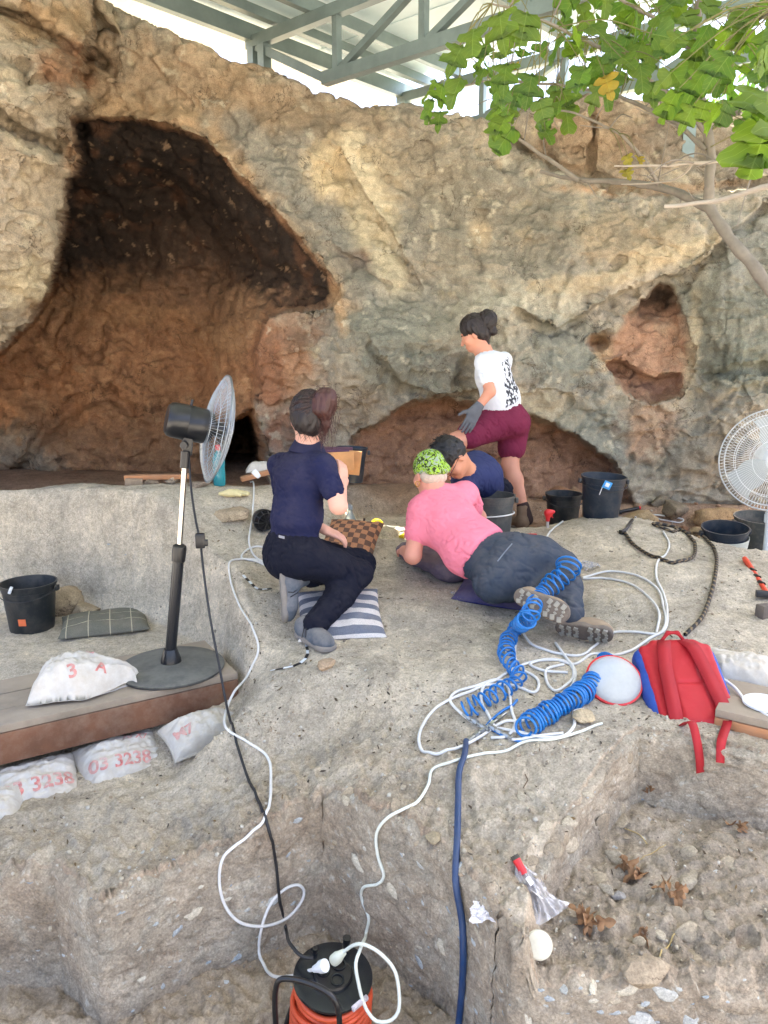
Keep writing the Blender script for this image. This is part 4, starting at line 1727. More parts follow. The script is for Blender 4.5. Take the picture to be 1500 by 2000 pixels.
def finish_fab(nt, bs, nz, col, tc, dirt=.35):
    n = nd(nt, 'ShaderNodeTexNoise')
    n.inputs['Scale'].default_value = 9
    n.inputs['Detail'].default_value = 6
    nt.links.new(tc.outputs['Object'], n.inputs[0])
    k = nd(nt, 'ShaderNodeMapRange')
    k.inputs['From Min'].default_value = .5
    k.inputs['From Max'].default_value = .8
    k.inputs['To Max'].default_value = dirt
    nt.links.new(n.outputs[0], k.inputs[0])
    col = mixrgb(nt, k.outputs[0], col, DUST)
    w = nd(nt, 'ShaderNodeMapRange')
    w.inputs['From Min'].default_value = .3
    w.inputs['From Max'].default_value = .7
    w.inputs['To Min'].default_value = .82
    w.inputs['To Max'].default_value = 1.18
    nt.links.new(nz.outputs[0], w.inputs[0])
    col = mixrgb(nt, 1.0, col, w.outputs[0], 'MULTIPLY')
    nt.links.new(col, bs.inputs['Base Color'])


def cushion(label, px, py, size, rot, mat, group=None, dz=0.0, tilt=None, sag=0.0, seed=1, loc=None):
    me = cushion_mesh(*size, seed, sag=sag)
    me.materials.append(mat)
    o = bpy.data.objects.new('cushion', me)
    COL.objects.link(o)
    p = np.array(loc) if loc is not None else G(px, py)
    g = BVH.find_nearest(Vector(p))
    # lie along the local slope
    if tilt is None:
        pts = [Vector((p[0] + .15 * math.cos(a), p[1] + .15 * math.sin(a), 0)) for a in np.linspace(0, 2 * PI, 9)[:-1]]
        for q in pts:
            q.z = gz(q.x, q.y)
        nrm = Vector((0, 0, 0))
        for a, b_ in zip(pts, pts[1:] + pts[:1]):
            nrm += (a - Vector((p[0], p[1], gz(p[0], p[1])))).cross(b_ - Vector((p[0], p[1], gz(p[0], p[1]))))
        nrm.normalize()
    else:
        nrm = Vector(tilt).normalized()
    fr = frame_of(nrm, (math.cos(rot), math.sin(rot), 0))
    o.matrix_world = Matrix.Translation(Vector(p) + Vector((0, 0, dz))) @ fr.to_4x4()
    return tag(o, label, 'cushion', group)


# grey cushion with a thin pale check
m, nt, bs, tc, sx, nz = fabric_nodes('grey_check_fabric')
gx = math_n(nt, 'LESS_THAN', math_n(nt, 'ABSOLUTE', math_n(nt, 'SUBTRACT', math_n(nt, 'FRACT', math_n(nt, 'MULTIPLY_ADD', sx.outputs[0], 8.5, .25)), .5)), .022)
gy = math_n(nt, 'LESS_THAN', math_n(nt, 'ABSOLUTE', math_n(nt, 'SUBTRACT', math_n(nt, 'FRACT', math_n(nt, 'MULTIPLY_ADD', sx.outputs[1], 8.5, .25)), .5)), .022)
finish_fab(nt, bs, nz, mixrgb(nt, math_n(nt, 'MAXIMUM', gx, gy), lin(112, 110, 98), lin(186, 176, 150)), tc, .3)
GREYCHECK = m
m, nt, bs, tc, sx, nz = fabric_nodes('striped_fabric')
st = math_n(nt, 'LESS_THAN', math_n(nt, 'FRACT', math_n(nt, 'MULTIPLY_ADD', sx.outputs[1], 11.5, .2)), .52)
finish_fab(nt, bs, nz, mixrgb(nt, st, lin(214, 206, 200), lin(112, 116, 128)), tc, .22)
STRIPED = m
m, nt, bs, tc, sx, nz = fabric_nodes('checker_fabric')
ck = nd(nt, 'ShaderNodeTexChecker')
ck.inputs['Scale'].default_value = 27
mpn = nd(nt, 'ShaderNodeMapping')
mpn.inputs['Location'].default_value = (.003, .003, .5)
mpn.inputs['Scale'].default_value = (1, 1, 0)
nt.links.new(tc.outputs['Object'], mpn.inputs[0])
nt.links.new(mpn.outputs[0], ck.inputs[0])
ck.inputs[1].default_value = (*lin(172, 122, 88), 1)
ck.inputs[2].default_value = (*lin(102, 76, 64), 1)
finish_fab(nt, bs, nz, ck.outputs[0], tc, .12)
CHECKER = m
PURPLE = M('purple_grey_fabric', lin(92, 82, 98), .95, 0, .15, 8, .3, 200, dust=DUST, dust_amt=.3)
cushion('flat grey cushion with a thin pale check in the left pit', 206, 1226, (.50, .40, .10), .35, GREYCHECK, 'cushions for kneeling on', dz=-.012, seed=1)
cushion('grey and white striped cushion under the kneeling woman', 664, 1205, (.42, .42, .085), .12, STRIPED, 'cushions for kneeling on', dz=-.015, seed=2)
cushion('brown checkered cushion in front of the kneeling woman', 688, 1062, (.34, .32, .12), -.28, CHECKER, 'cushions for kneeling on', dz=-.01, tilt=(-.15, -.62, 1), seed=3)
BOLSTER = None
_q0, _q1 = G(790, 1088), G(892, 1132)
_B = Body(.008)
_bd = (_q1 - _q0) / np.linalg.norm(_q1 - _q0)
_bs = np.cross(_bd, [0, 0, 1])
_B.limb(_q0 + [0, 0, .045], _q0 + _bd * .10 + [0, 0, .060], .045, .070, .03, _bs, 1.35).limb(_q0 + _bd * .10 + [0, 0, .060], _q1 + [0, 0, .065], .070, .078, .03, _bs, 1.35).box(_q1 - _bd * .03 + [0, 0, .055], (.06, .10, .055), np.array([_bd, _bs, [0, 0, 1]]), .04, .05)
_o = body_obj('cushion', _B, PURPLE, None, lambda v: fbm(v, 8, 3) * .010 + (fbm(v * np.array([1, 1, 2]), 16, 3, ridged=True) - .3) * .006)
tag(_o, 'purple grey cushion beneath the chest of the person in pink', 'cushion', 'cushions for kneeling on')
cushion('navy blue cushion squashed under the hips of the person in pink', 965, 1165, (.40, .30, .09), -.35, M('navy_fabric', lin(48, 46, 98), .95, 0, .15, 8, .3, 200, dust=DUST, dust_amt=.2), 'cushions for kneeling on', dz=-.015, seed=5)


# ------------------------------------------------------------------ pedestal fans
def fan(label, base, top, head, axis, R, body, grille, tube, depth=.11, base_r=.215, nsp=72, blade=None, spiral=.0, hub_len=.17, elbow=True, pole_r=.0215):
    """base: centre of the foot; top: end of the pole; head: centre of the grille; axis: the way it blows."""
    base, top, head = Vector(base), Vector(top), Vector(head)
    ax = Vector(axis).normalized()
    r = thing('pedestal_fan', label, 'fan', tuple(base))
    up = Vector((0, 0, 1))
    prof = [(0, 0), (base_r - .006, 0), (base_r, .006), (base_r, .014), (base_r - .008, .02), (base_r * .6, .028), (.06, .036), (0, .036)]
    MB().lathe(prof, base, 56).build('base', body[1], r)
    MB().lathe([(.048, .034), (.046, .05), (.034, .09), (.031, .10), (0, .10)], base, 28).build('pole_socket', BLACKG if body[0] is BLACKP else body[0], r)
    mid = base.lerp(top, .575)
    a0 = base + Vector((0, 0, .08))
    MB().tube([a0, mid], pole_r, 16).build('lower_pole', body[2], r)
    d = (top - mid).normalized()
    fr = frame_of((mid - a0).normalized())
    mc = MB().lathe([(.0, -.035), (pole_r + .005, -.035), (pole_r + .007, .02), (pole_r + .005, .036), (.018, .045), (0, .045)], mid, 20, fr)
    for k in range(10):
        an = k * 2 * PI / 10
        mc.box(mid + fr @ Vector((.028 * math.cos(an), .028 * math.sin(an), -.005)), (.006, .006, .05), fr @ Matrix.Rotation(an, 3, 'Z'), .001)
    mc.build('collar', body[0], r)
    MB().tube([mid, top], .0125, 14).build('upper_pole', tube, r)
    f3 = frame_of(ax, up)
    # neck and motor
    back = head - ax * (depth * .5)
    mot = back - ax * hub_len
    MB().tube([top - d * .02, top + d * .055], .021, 14).build('neck', body[0], r)
    nm = MB()
    mid_m = mot.lerp(back, .55)
    nm.box((top + d * .075 + (mid_m - Vector((0, 0, .06)))) / 2 + Vector((0, 0, -.005)), (.045, .05, .11), frame_of(d, ax), .008)
    nm.lathe([(.0, -.016), (.016, -.016), (.016, .016), (0, .016)], top + d * .085 + Vector((-.0, -.03, .0)), 14, frame_of((0, 1, 0)))
    nm.build('tilt_bracket', body[0], r)
    MB().lathe([(0, 0), (.062, .0), (.074, .012), (.078, .03), (.080, hub_len * .5), (.0785, hub_len * .5 + .003), (.080, hub_len * .5 + .006), (.078, hub_len), (.066, hub_len + .03), (0, hub_len + .032)], mot, 36, f3).build('motor_housing', body[0], r)
    MB().tube([mid_m + f3 @ Vector((.078, 0, 0)), mid_m + f3 @ Vector((.105, 0, 0))], .006, 8).build('swing_knob', body[0], r)
    # grille: two bowls of wires and rings
    for nm_, sgn in (('rear_grille', -1), ('front_grille', 1)):
        vs, fs, off = [], [], 0

        def addtube(pts, rad, n=4, closed=False):
            nonlocal off
            v, f = tube_geo(pts, rad, n, closed)
            vs.append(v)
            fs.extend([[q + off for q in x] for x in f])
            off += len(v)

        def loc(rad, ang, tw=0.0):
            zz = sgn * depth * .5 * (1 - (rad / R) ** 2.6)
            a_ = ang + tw * (rad / R)
            return np.array(head + f3 @ Vector((rad * math.cos(a_), rad * math.sin(a_), zz)))
        r0 = .055
        for k in range(nsp):
            an = 2 * PI * (k + .25 * sgn) / nsp
            addtube([loc(q, an, spiral * sgn) for q in np.linspace(r0, R, 9)], .0009)
        for q, w in ((r0, .003), (R * .42, .0016), (R * .72, .0016), (R * .9, .0014), (R, .0046)):
            addtube([loc(q, t_) for t_ in np.linspace(0, 2 * PI, 61)[:-1]], w, 5, True)
        link_mesh(nm_, mesh_np(nm_, np.concatenate(vs), np.array(fs)), grille, r)
    MB().lathe([(0, 0), (.056, 0), (.052, .010), (.02, .014), (0, .014)], head + ax * depth * .5, 28, f3).build('badge', body[0], r)
    MB().lathe([(0, -.03), (.035, -.03), (.035, .02), (.02, .03), (0, .03)], head, 20, f3).build('hub', body[0], r)
    for k in range(3):
        bm = bmesh.new()
        grid = []
        for i in range(9):
            rad = .03 + (R * .88 - .03) * i / 8
            row = []
            half = .35 + .25 * math.sin(PI * min(1, i / 6))
            for j in range(7):
                t_ = (j / 6 - .5)
                an = k * 2 * PI / 3 + t_ * 2 * half + .2 * i / 8
                row.append(bm.verts.new(head + f3 @ Vector((rad * math.cos(an), rad * math.sin(an), t_ * .05))))
            grid.append(row)
        for i in range(8):
            for j in range(6):
                bm.faces.new((grid[i][j], grid[i + 1][j], grid[i + 1][j + 1], grid[i][j + 1]))
        me = bpy.data.meshes.new('blade')
        bm.to_mesh(me)
        bm.free()
        me.polygons.foreach_set('use_smooth', np.ones(len(me.polygons), bool))
        link_mesh('blade', me, blade, r)
    return r


GRILLE = M('steel_wire', lin(176, 182, 186), 0.35, 0.6, .05, 5)
BLADE = M('smoky_blade', lin(150, 162, 172), 0.25, 0, .04, 5, trans=.6, alpha=.22)
fb = np.array([*PZ(335, 1306, -.139), -.139])
ft = P(361, 905, fb[1] - .01)
FAN = fan('black pedestal fan with chrome pole standing on the left platform', fb, ft, P(424, 838, fb[1] + .08), (.90, .38, -.24), .245, (BLACKP, M('dusty_black_base', lin(50, 52, 52), .6, 0, .15, 8, dust=lin(128, 126, 116), dust_amt=.7), BLACKG), GRILLE, CHROME, blade=BLADE, base_r=.245, pole_r=.0255)
WF = M('white_fan_plastic', lin(222, 226, 224), 0.4, 0, .05, 8)
wc = P(1513, 899, 4.42)
wb = (wc[0] + .09, wc[1] + .16, gz(wc[0] + .09, wc[1] + .16))
fan('white pedestal fan half out of the picture by the right buckets', wb, (wb[0], wb[1], wc[2] - .12), wc, (-.30, -1, -.03), .308, (WF, WF, WF), M('white_wire', lin(232, 236, 236), .4, 0, .03, 8), WF, blade=M('white_blade', lin(196, 206, 206), .35, 0, .04, 5, trans=.3, alpha=.7), nsp=96, spiral=.35, base_r=.20)

# ------------------------------------------------------------------ cables and hoses
pc = path([(369, 893, 3.43), (374, 960, 3.40), (383, 1020, 3.34), (391, 1058, 3.30), (398, 1120, 3.22), (411, 1210, 3.14), (430, 1310, 3.06), (442, 1375, 2.98), (462, 1450), (486, 1525), (520, 1610),
           (537, 1680), (545, 1760), (556, 1810), (572, 1850, 2.0), (590, 1868, 1.965), (612, 1872, 1.955)], .0055)
t = thing('power_cable', 'thin black power cable hanging from the black fan to the cable reel', 'cable', tuple(pc[0]))
tube_obj('cord', pc, .0055, BLACKC, t)
sw = P(391, 1056, 3.285)
MB().box(sw, (.044, .03, .07), (0, 0, .2), .008).box(sw + np.array([.02, -.0, -.01]), (.03, .02, .03), (0, 0, .2), .004).build('inline_switch', BLACKP, t)

wp = path([(489, 942), (496, 965), (493, 1010), (488, 1065), (505, 1094), (528, 1100), (520, 1072), (490, 1072), (472, 1092), (500, 1098), (530, 1112), (505, 1096), (470, 1094), (450, 1098), (452, 1130), (468, 1180),
           (495, 1230), (505, 1270), (487, 1318), (455, 1355, 3.05), (443, 1385, 2.98), (445, 1425), (485, 1450), (520, 1478), (531, 1530), (515, 1600), (470, 1643), (437, 1670), (428, 1715), (440, 1770),
           (470, 1800), (520, 1806), (566, 1786), (594, 1745), (585, 1726), (560, 1731), (530, 1760), (510, 1810), (504, 1862), (522, 1898), (560, 1908, 2.0), (600, 1897, 1.96), (622, 1890, 1.94)], .0054)
t = thing('extension_cable', 'white extension cable running down the left slope into the reel', 'cable', tuple(wp[0]), group='white cables')
tube_obj('cord', wp, .0054, WHITEC, t)
pd = Vector(wp[-1] - wp[-4]).normalized()
MB().lathe([(0, -.02), (.010, -.02), (.014, .0), (.019, .012), (.019, .03), (0, .03)], Vector(wp[-1]), 16, frame_of(pd)).build('plug', WHITEP, t)

wp2 = path([(664, 1866, 1.97), (680, 1852, 1.96), (706, 1843, 1.93), (738, 1858, 1.90), (768, 1890, 1.88), (778, 1925, 1.87), (778, 1975, 1.85), (765, 1993, 1.84), (735, 1995, 1.84), (715, 1970, 1.86), (700, 1920, 1.88), (695, 1880, 1.90),
            (705, 1850, 1.94), (718, 1822), (722, 1790), (708, 1755), (712, 1732), (742, 1724), (750, 1708), (740, 1670), (738, 1625), (760, 1595), (810, 1570), (836, 1535), (845, 1505), (880, 1490), (930, 1476),
            (985, 1470), (1025, 1450), (1080, 1447), (1130, 1432), (1175, 1416)], .0054)
t = thing('extension_cable', 'white cable looping beside the orange reel and up the right section', 'cable', tuple(wp2[-1]), group='white cables')
tube_obj('cord', wp2, .0054, M('cream_cable', lin(214, 218, 206), .5), t)
pd = Vector(wp2[0] - wp2[3]).normalized()
MB().lathe([(0, -.02), (.010, -.02), (.014, .0), (.018, .012), (.018, .032), (0, .032)], Vector(wp2[0]), 16, frame_of(pd)).build('plug', M('cream_plug', lin(214, 216, 196), .5), t)

loops = [
    ('white cable curling from the person in pink down to the hose tangle', [(1138, 1130), (1190, 1118), (1245, 1126), (1282, 1150), (1296, 1190), (1298, 1225), (1285, 1240), (1240, 1236), (1195, 1238), (1165, 1262), (1130, 1283), (1080, 1277), (1040, 1262),
      (1015, 1228), (1010, 1250), (1007, 1290), (1020, 1310), (1050, 1330), (1043, 1355), (1005, 1342), (960, 1340), (920, 1352), (870, 1372), (838, 1400), (819, 1440), (824, 1468), (850, 1477), (900, 1460), (950, 1435), (985, 1412), (1030, 1408), (1075, 1385),
      (1115, 1345), (1124, 1315), (1100, 1280), (1084, 1258)]),
    ('white cable arching over the pale rock from the red backpack', [(1282, 1238), (1288, 1200), (1262, 1165), (1225, 1140), (1180, 1132), (1138, 1132)]),
    ('white cable from the upper mound running down behind the backpack', [(1295, 1040), (1306, 1062), (1300, 1085), (1284, 1100), (1283, 1130), (1295, 1160), (1303, 1200), (1298, 1232), (1270, 1248), (1235, 1272), (1200, 1282), (1160, 1280), (1120, 1300), (1080, 1290), (1040, 1296), (1035, 1300), (1060, 1312), (1110, 1316)]),
    ('white cable ring lying between the two blue coils', [(1100, 1300), (1068, 1310), (1070, 1340), (1085, 1352), (1120, 1325), (1105, 1295), (1062, 1292), (1030, 1297), (1000, 1310), (970, 1330), (945, 1342), (940, 1370), (955, 1400), (975, 1430), (1000, 1447), (1050, 1440), (1100, 1435)]),
    ('white cable loop below the left blue coil', [(1140, 1388), (1122, 1392), (1120, 1420), (1100, 1440), (1060, 1443), (1005, 1430), (940, 1420), (895, 1390), (880, 1370), (890, 1355), (930, 1342), (975, 1330), (990, 1342), (1000, 1390), (1005, 1420), (990, 1440), (960, 1443)]),
    ('white cable between the red grip and the rock mound', [(1100, 1020), (1080, 1035), (1062, 1060), (1052, 1080), (1048, 1095)]),
    ('small folded white cable lying on top of the mound', [(1238, 1008), (1275, 1006), (1310, 1010), (1335, 1016), (1330, 1021), (1295, 1016), (1255, 1012), (1240, 1013)]),
]
for lab, wps in loops:
    p = path(wps, .006)
    tag(tube_obj('extension_cable', p, .006, WHITEC), lab, 'cable', 'white cables')
# cable that lies over the backpack
p = path([(1270, 1262, 3.16), (1282, 1252, 3.12), (1305, 1263, 3.05), (1340, 1285, 2.96), (1372, 1310, 2.88), (1400, 1320, 2.82), (1432, 1340, 2.74), (1462, 1375, 2.62), (1500, 1398, 2.52), (1540, 1420, 2.45)], .006, settle=False)
tag(tube_obj('extension_cable', p, .006, WHITEC), 'white cable lying across the red backpack to the picture edge', 'cable', 'white cables')

p = path([(911, 1452), (905, 1478), (897, 1510), (893, 1560), (890, 1640), (896, 1720), (908, 1800), (911, 1860), (908, 1930), (902, 2010), (900, 2060)], .0108)
tag(tube_obj('air_hose', p, .0108, NAVYH, n=12), 'thick navy blue air hose hanging down the right section', 'hose')


def coil(wps, R, turns, r=.005):
    pts = [P(*w) if len(w) == 3 else Gn(w[0], w[1], float(np.min(R)) * 1.0) for w in wps]
    c = spline(pts, .004)
    L = np.concatenate([[0], np.cumsum(np.linalg.norm(np.diff(c, axis=0), axis=1))])
    n = int(turns * 22)
    s = np.linspace(0, L[-1], n)
    c = np.stack([np.interp(s, L, c[:, k]) for k in range(3)], -1)
    t_ = np.gradient(c, axis=0)
    t_ /= np.linalg.norm(t_, axis=1)[:, None]
    for _ in range(6):
        t_[1:-1] = (t_[:-2] + t_[1:-1] + t_[2:]) / 3
    t_ /= np.linalg.norm(t_, axis=1)[:, None]
    u = np.array([0, 0, 1.0]) - t_ * t_[:, 2:3]
    u /= np.linalg.norm(u, axis=1)[:, None]
    w = np.cross(t_, u)
    a = np.linspace(0, turns * 2 * PI, n)
    a = a + 2.2 * np.sin(a * .041 + 1) + 1.1 * np.sin(a * .11)
    lean = .35 * np.sin(a * .05) + .2 * np.sin(a * .13 + 2)
    jit = 1 + .12 * np.sin(a * .23) + .08 * np.sin(a * .071 + 1)
    Rr = (np.interp(s, np.linspace(0, L[-1], len(np.atleast_1d(R))), np.atleast_1d(R)) if np.ndim(R) else R) * jit
    return c + Rr[:, None] * (np.cos(a)[:, None] * u + np.sin(a)[:, None] * w + (np.cos(a + 1) * lean)[:, None] * t_)


COIL1 = coil([(1112, 1098, 3.46), (1106, 1118, 3.40), (1080, 1140, 3.34), (1052, 1166, 3.22), (1032, 1205, 3.06), (1008, 1240), (990, 1275), (995, 1305), (1012, 1335), (1000, 1352), (960, 1372), (925, 1388), (906, 1398)], [.050, .046, .040, .036, .034, .033, .032, .031, .031, .031, .031], 46)
tag(tube_obj('coil_hose', COIL1, .0050, BLUEH, n=7), 'bright blue coiled air hose trailing over the boots of the person in pink', 'hose', 'blue coiled hoses')
COIL2 = coil([(1188, 1306), (1160, 1335), (1130, 1365), (1095, 1395), (1060, 1420), (1028, 1438)], .037, 34)
tag(tube_obj('coil_hose', COIL2, .0052, BLUEH, n=7), 'tight blue coiled air hose beside the white sieve', 'hose', 'blue coiled hoses')
p = path([(1010, 1370), (1002, 1380), (985, 1388), (965, 1405), (950, 1420), (938, 1432)], .006)
tag(tube_obj('hose_tail', p, .0055, BLUEH), 'straight blue hose tail joining the metal connector', 'hose')
p = path([(1022, 1452), (1005, 1448), (985, 1440), (968, 1430), (955, 1425)], .006)
tag(tube_obj('hose_tail', p, .0055, BLUEH), 'short blue hose end below the tight coil', 'hose')
ct = thing('hose_connector', 'metal cross connector where the blue hoses and the navy hose meet', 'connector', tuple(Gn(948, 1425, .01)))
for (a, b_) in (((905, 1400), (955, 1432)), ((985, 1398), (930, 1440)), ((955, 1422), (1000, 1445)), ((950, 1425), (912, 1455))):
    A, Bp = Vector(Gn(*a, .014)), Vector(Gn(*b_, .014))
    dd = (Bp - A)
    mm = MB().tube([A, Bp], .0065, 10)
    for q in (.25, .5, .8):
        c_ = A + dd * q
        mm.lathe([(0, -.010), (.0105, -.010), (.0105, .010), (0, .010)], c_, 6, frame_of(dd.normalized()))
    mm.build('coupling', METAL, ct)
# dark braided air line on the mound
m_br = bpy.data.materials.new('braided_hose')
m_br.use_nodes = True
nt = m_br.node_tree
bs = nt.nodes['Principled BSDF']
bs.inputs['Roughness'].default_value = .7
uvn = nd(nt, 'ShaderNodeAttribute', attribute_name='col')
nt.links.new(uvn.outputs['Color'], bs.inputs['Base Color'])


def braided(name, wps, r, parent=None, label=None, settle=True):
    p = path(wps, r, .006, settle)
    v, f = tube_geo(p, r, 10)
    k = np.arange(len(v))
    ring, seg = k // 10, k % 10
    on = ((ring + seg * .6) % 8) < 2.4
    col = np.where(on[:, None], np.array(lin(132, 112, 82)), np.array(lin(34, 32, 32)))
    o = link_mesh(name, mesh_np(name, v, np.array(f), True, col), m_br, parent)
    if label:
        tag(o, label, 'hose', 'braided hoses')
    return o


bt = thing('braided_hose', 'dark braided hose curled on the mound with a black nozzle', 'hose', tuple(G(1218, 1040)), group='braided hoses')
braided('hose', [(1219, 1043), (1235, 1065), (1270, 1088), (1310, 1102), (1345, 1095), (1357, 1075), (1350, 1055), (1330, 1038), (1300, 1028), (1275, 1026), (1310, 1040), (1350, 1042), (1380, 1056), (1395, 1080), (1395, 1130), (1383, 1180), (1365, 1215), (1338, 1243)], .0098, bt)
MB().tube([Vector(Gn(1212, 1044, .015)), Vector(Gn(1220, 1038, .02)), Vector(Gn(1232, 1024, .03))], .011, 8).box(Gn(1214, 1043, .015), (.035, .03, .025), (0, 0, .5), .004).build('nozzle', BLACKP, bt)
braided('braided_hose', [(1030, 1046, 4.4), (1050, 1048, 4.25), (1072, 1062, 4.05), (1090, 1082, 3.85), (1102, 1100, 3.62), (1110, 1108, 3.54)], .0085, None, 'braided hose arching behind the hip of the person in pink', False)

# ------------------------------------------------------------------ cable reel in the pit
rc = P(641, 1893, 1.97)
RZ = gz(rc[0], rc[1])
RT = rc[2]
rt = thing('cable_reel', 'orange cable reel with a black top flange and tube stand in the pit corner', 'cable reel', (rc[0], rc[1], RZ))
tl = Matrix.Rotation(math.radians(6), 3, 'X') @ Matrix.Rotation(math.radians(4), 3, 'Y')
bot = Vector((rc[0], rc[1], RT - .235))
axr = tl @ Vector((0, 0, 1))
MB().lathe([(0, 0), (.118, 0), (.121, .004), (.121, .012), (.105, .016), (.06, .013), (.058, .018), (0, .018)], bot + axr * .225, 56, tl).build('top_flange', BLACKG, rt)
MB().lathe([(0, -.012), (.128, -.012), (.128, .0), (0, .0)], bot + axr * .02, 48, tl).build('bottom_flange', BLACKP, rt)
MB().lathe([(0, .0), (.07, .0), (.07, .2), (0, .2)], bot + axr * .021, 32, tl).build('drum', BLACKP, rt)
tw = []
n = 10 * 40
for i in range(n):
    a = i / 40 * 2 * PI
    zz = .035 + .175 * (i / n)
    rad = .100 + .010 * math.sin(a * .13) + .012 * (1 - i / n) + .003 * math.sin(a * 3.1)
    tw.append(bot + tl @ Vector((rad * math.cos(a), rad * math.sin(a), zz + .006 * math.sin(a * 1.5 + i * .003))))
tube_obj('wound_cable', np.array(tw), .0085, ORANGE, rt, 8)
tw2 = []
for i in range(200):
    a = i / 40 * 2 * PI
    tw2.append(bot + tl @ Vector(((.119 + .002 * math.sin(a * 2)) * math.cos(a), (.116) * math.sin(a), .05 + .12 * (i / 200) + .016 * math.sin(a + i * .01))))
tube_obj('wound_cable', np.array(tw2), .008, ORANGE, rt, 8)
MB().lathe([(.058, .0), (.055, .006), (0, .006)], bot + axr * .2435, 40, tl).build('socket_plate', BLACKP, rt)
for k in range(3):
    an = 1.0 + k * 2.1
    MB().lathe([(.021, 0), (.021, .006), (.017, .006), (.016, -.001), (0, -.001)], bot + axr * .2495 + tl @ Vector((.03 * math.cos(an), .03 * math.sin(an), 0)), 20, tl).build('socket', BLACKG, rt)
MB().lathe([(.010, 0), (.012, .02), (.013, .045), (0, .047)], bot + axr * .24 + tl @ Vector((.035, .095, 0)), 16, tl).build('knob', BLACKP, rt)
MB().lathe([(.008, 0), (.009, .018), (0, .02)], bot + axr * .24 + tl @ Vector((-.062, .075, 0)), 12, tl).build('knob', BLACKP, rt)
MB().box(bot + axr * .236 + tl @ Vector((.085, -.085, .0)), (.06, .012, .014), tl @ Matrix.Rotation(.78, 3, 'Z'), .002).build('label', M('reel_label', lin(196, 186, 190), .4, 0, .5, 60), rt)
fz = RZ + .006
q = lambda a, b_, D_: P(a, b_, D_)
f1, f2, f3_, f4, f5 = q(538, 1935, 1.87), q(546, 1914, 1.87), q(575, 1913, 1.86), q(640, 1938, 1.80), q(658, 1962, 1.79)
fp = [np.array([f1[0], f1[1], fz]), f1, f2, f3_, f4, f5, np.array([f5[0], f5[1], fz])]
tube_obj('stand', spline(fp, .01), .0085, BLACKP, rt, 10)
fp2 = [np.array([f1[0], f1[1], fz]), np.array([f1[0] + .05, f1[1] + .22, fz]), np.array([f5[0] + .05, f5[1] + .28, fz]), np.array([f5[0], f5[1], fz])]
tube_obj('stand', spline(fp2, .01), .0085, BLACKP, rt, 10)

# ------------------------------------------------------------------ red backpack
bo = Vector(G(1330, 1364))
e1 = (Vector(G(1385, 1420)) - Vector(G(1282, 1268)))
e1.normalize()
nrm = Vector((-.05, -.52, .86)).normalized()
e1 = (e1 - nrm * e1.dot(nrm)).normalized()
e2 = nrm.cross(e1).normalized()
RED = M('red_nylon', lin(176, 20, 34), .6, 0, .10, 9, .2, 120)
REDD = M('red_webbing', lin(158, 16, 28), .7, 0, .1, 9, .2, 200)
BLUEN = M('blue_nylon', lin(42, 78, 160), .6, 0, .10, 9, .2, 120)
bk = thing('backpack', 'red backpack with blue sides lying on its front by the sieve', 'backpack', tuple(bo))
AX = np.array([e1, e2, nrm])


def bp_(a, b_, c_):
    return np.array(bo + e1 * a + e2 * b_ + nrm * c_)


def fold(s, am=.006, f_=9):
    return lambda v: fbm(v + s, f_, 3) * am + fbm(v * 1.0 + s + 9, f_ * 2.6, 3, ridged=True) * am * .35


B = Body(.008).box(bp_(.01, 0, .055), (.205, .165, .055), AX, .045, .02).box(bp_(-.14, 0, .055), (.08, .11, .05), AX, .045, .06)
body_obj('main_bag', B, BLUEN, bk, fold(1, .008))
B = Body(.006).box(bp_(.01, .0, .100), (.195, .145, .020), AX, .018, .02).box(bp_(-.15, .0, .100), (.06, .095, .020), AX, .018, .04).box(bp_(.10, 0, .118), (.085, .058, .009), AX, .008, .008).box(bp_(-.06, 0, .118), (.065, .050, .009), AX, .008, .008)
body_obj('back_panel', B, RED, bk, fold(2, .005, 6))


def ribbon(name, pts, wd, half, th, mat, parent, up=None):
    """a flat band along pts; wd: across direction(s)."""
    p = spline(pts, .012)
    n_ = len(p)
    t_ = np.gradient(p, axis=0)
    t_ /= np.linalg.norm(t_, axis=1)[:, None]
    w_ = np.tile(np.array(wd, float), (n_, 1))
    w_ = w_ - t_ * (w_ * t_).sum(1)[:, None]
    w_ /= np.linalg.norm(w_, axis=1)[:, None]
    k_ = np.cross(w_, t_)
    prof = [(-1, -.6), (-1, .5), (-.88, 1), (-.5, .8), (.5, .8), (.88, 1), (1, .5), (1, -.6)]
    m_ = len(prof)
    v = np.stack([p + w_ * half * a + k_ * th * .5 * b_ for a, b_ in prof], 1).reshape(-1, 3)
    f = []
    for i_ in range(n_ - 1):
        for q_ in range(m_):
            r_ = (q_ + 1) % m_
            f.append((i_ * m_ + q_, i_ * m_ + r_, (i_ + 1) * m_ + r_, (i_ + 1) * m_ + q_))
    me = mesh_np(name, v, np.array(f))
    return link_mesh(name, me, mat, parent)


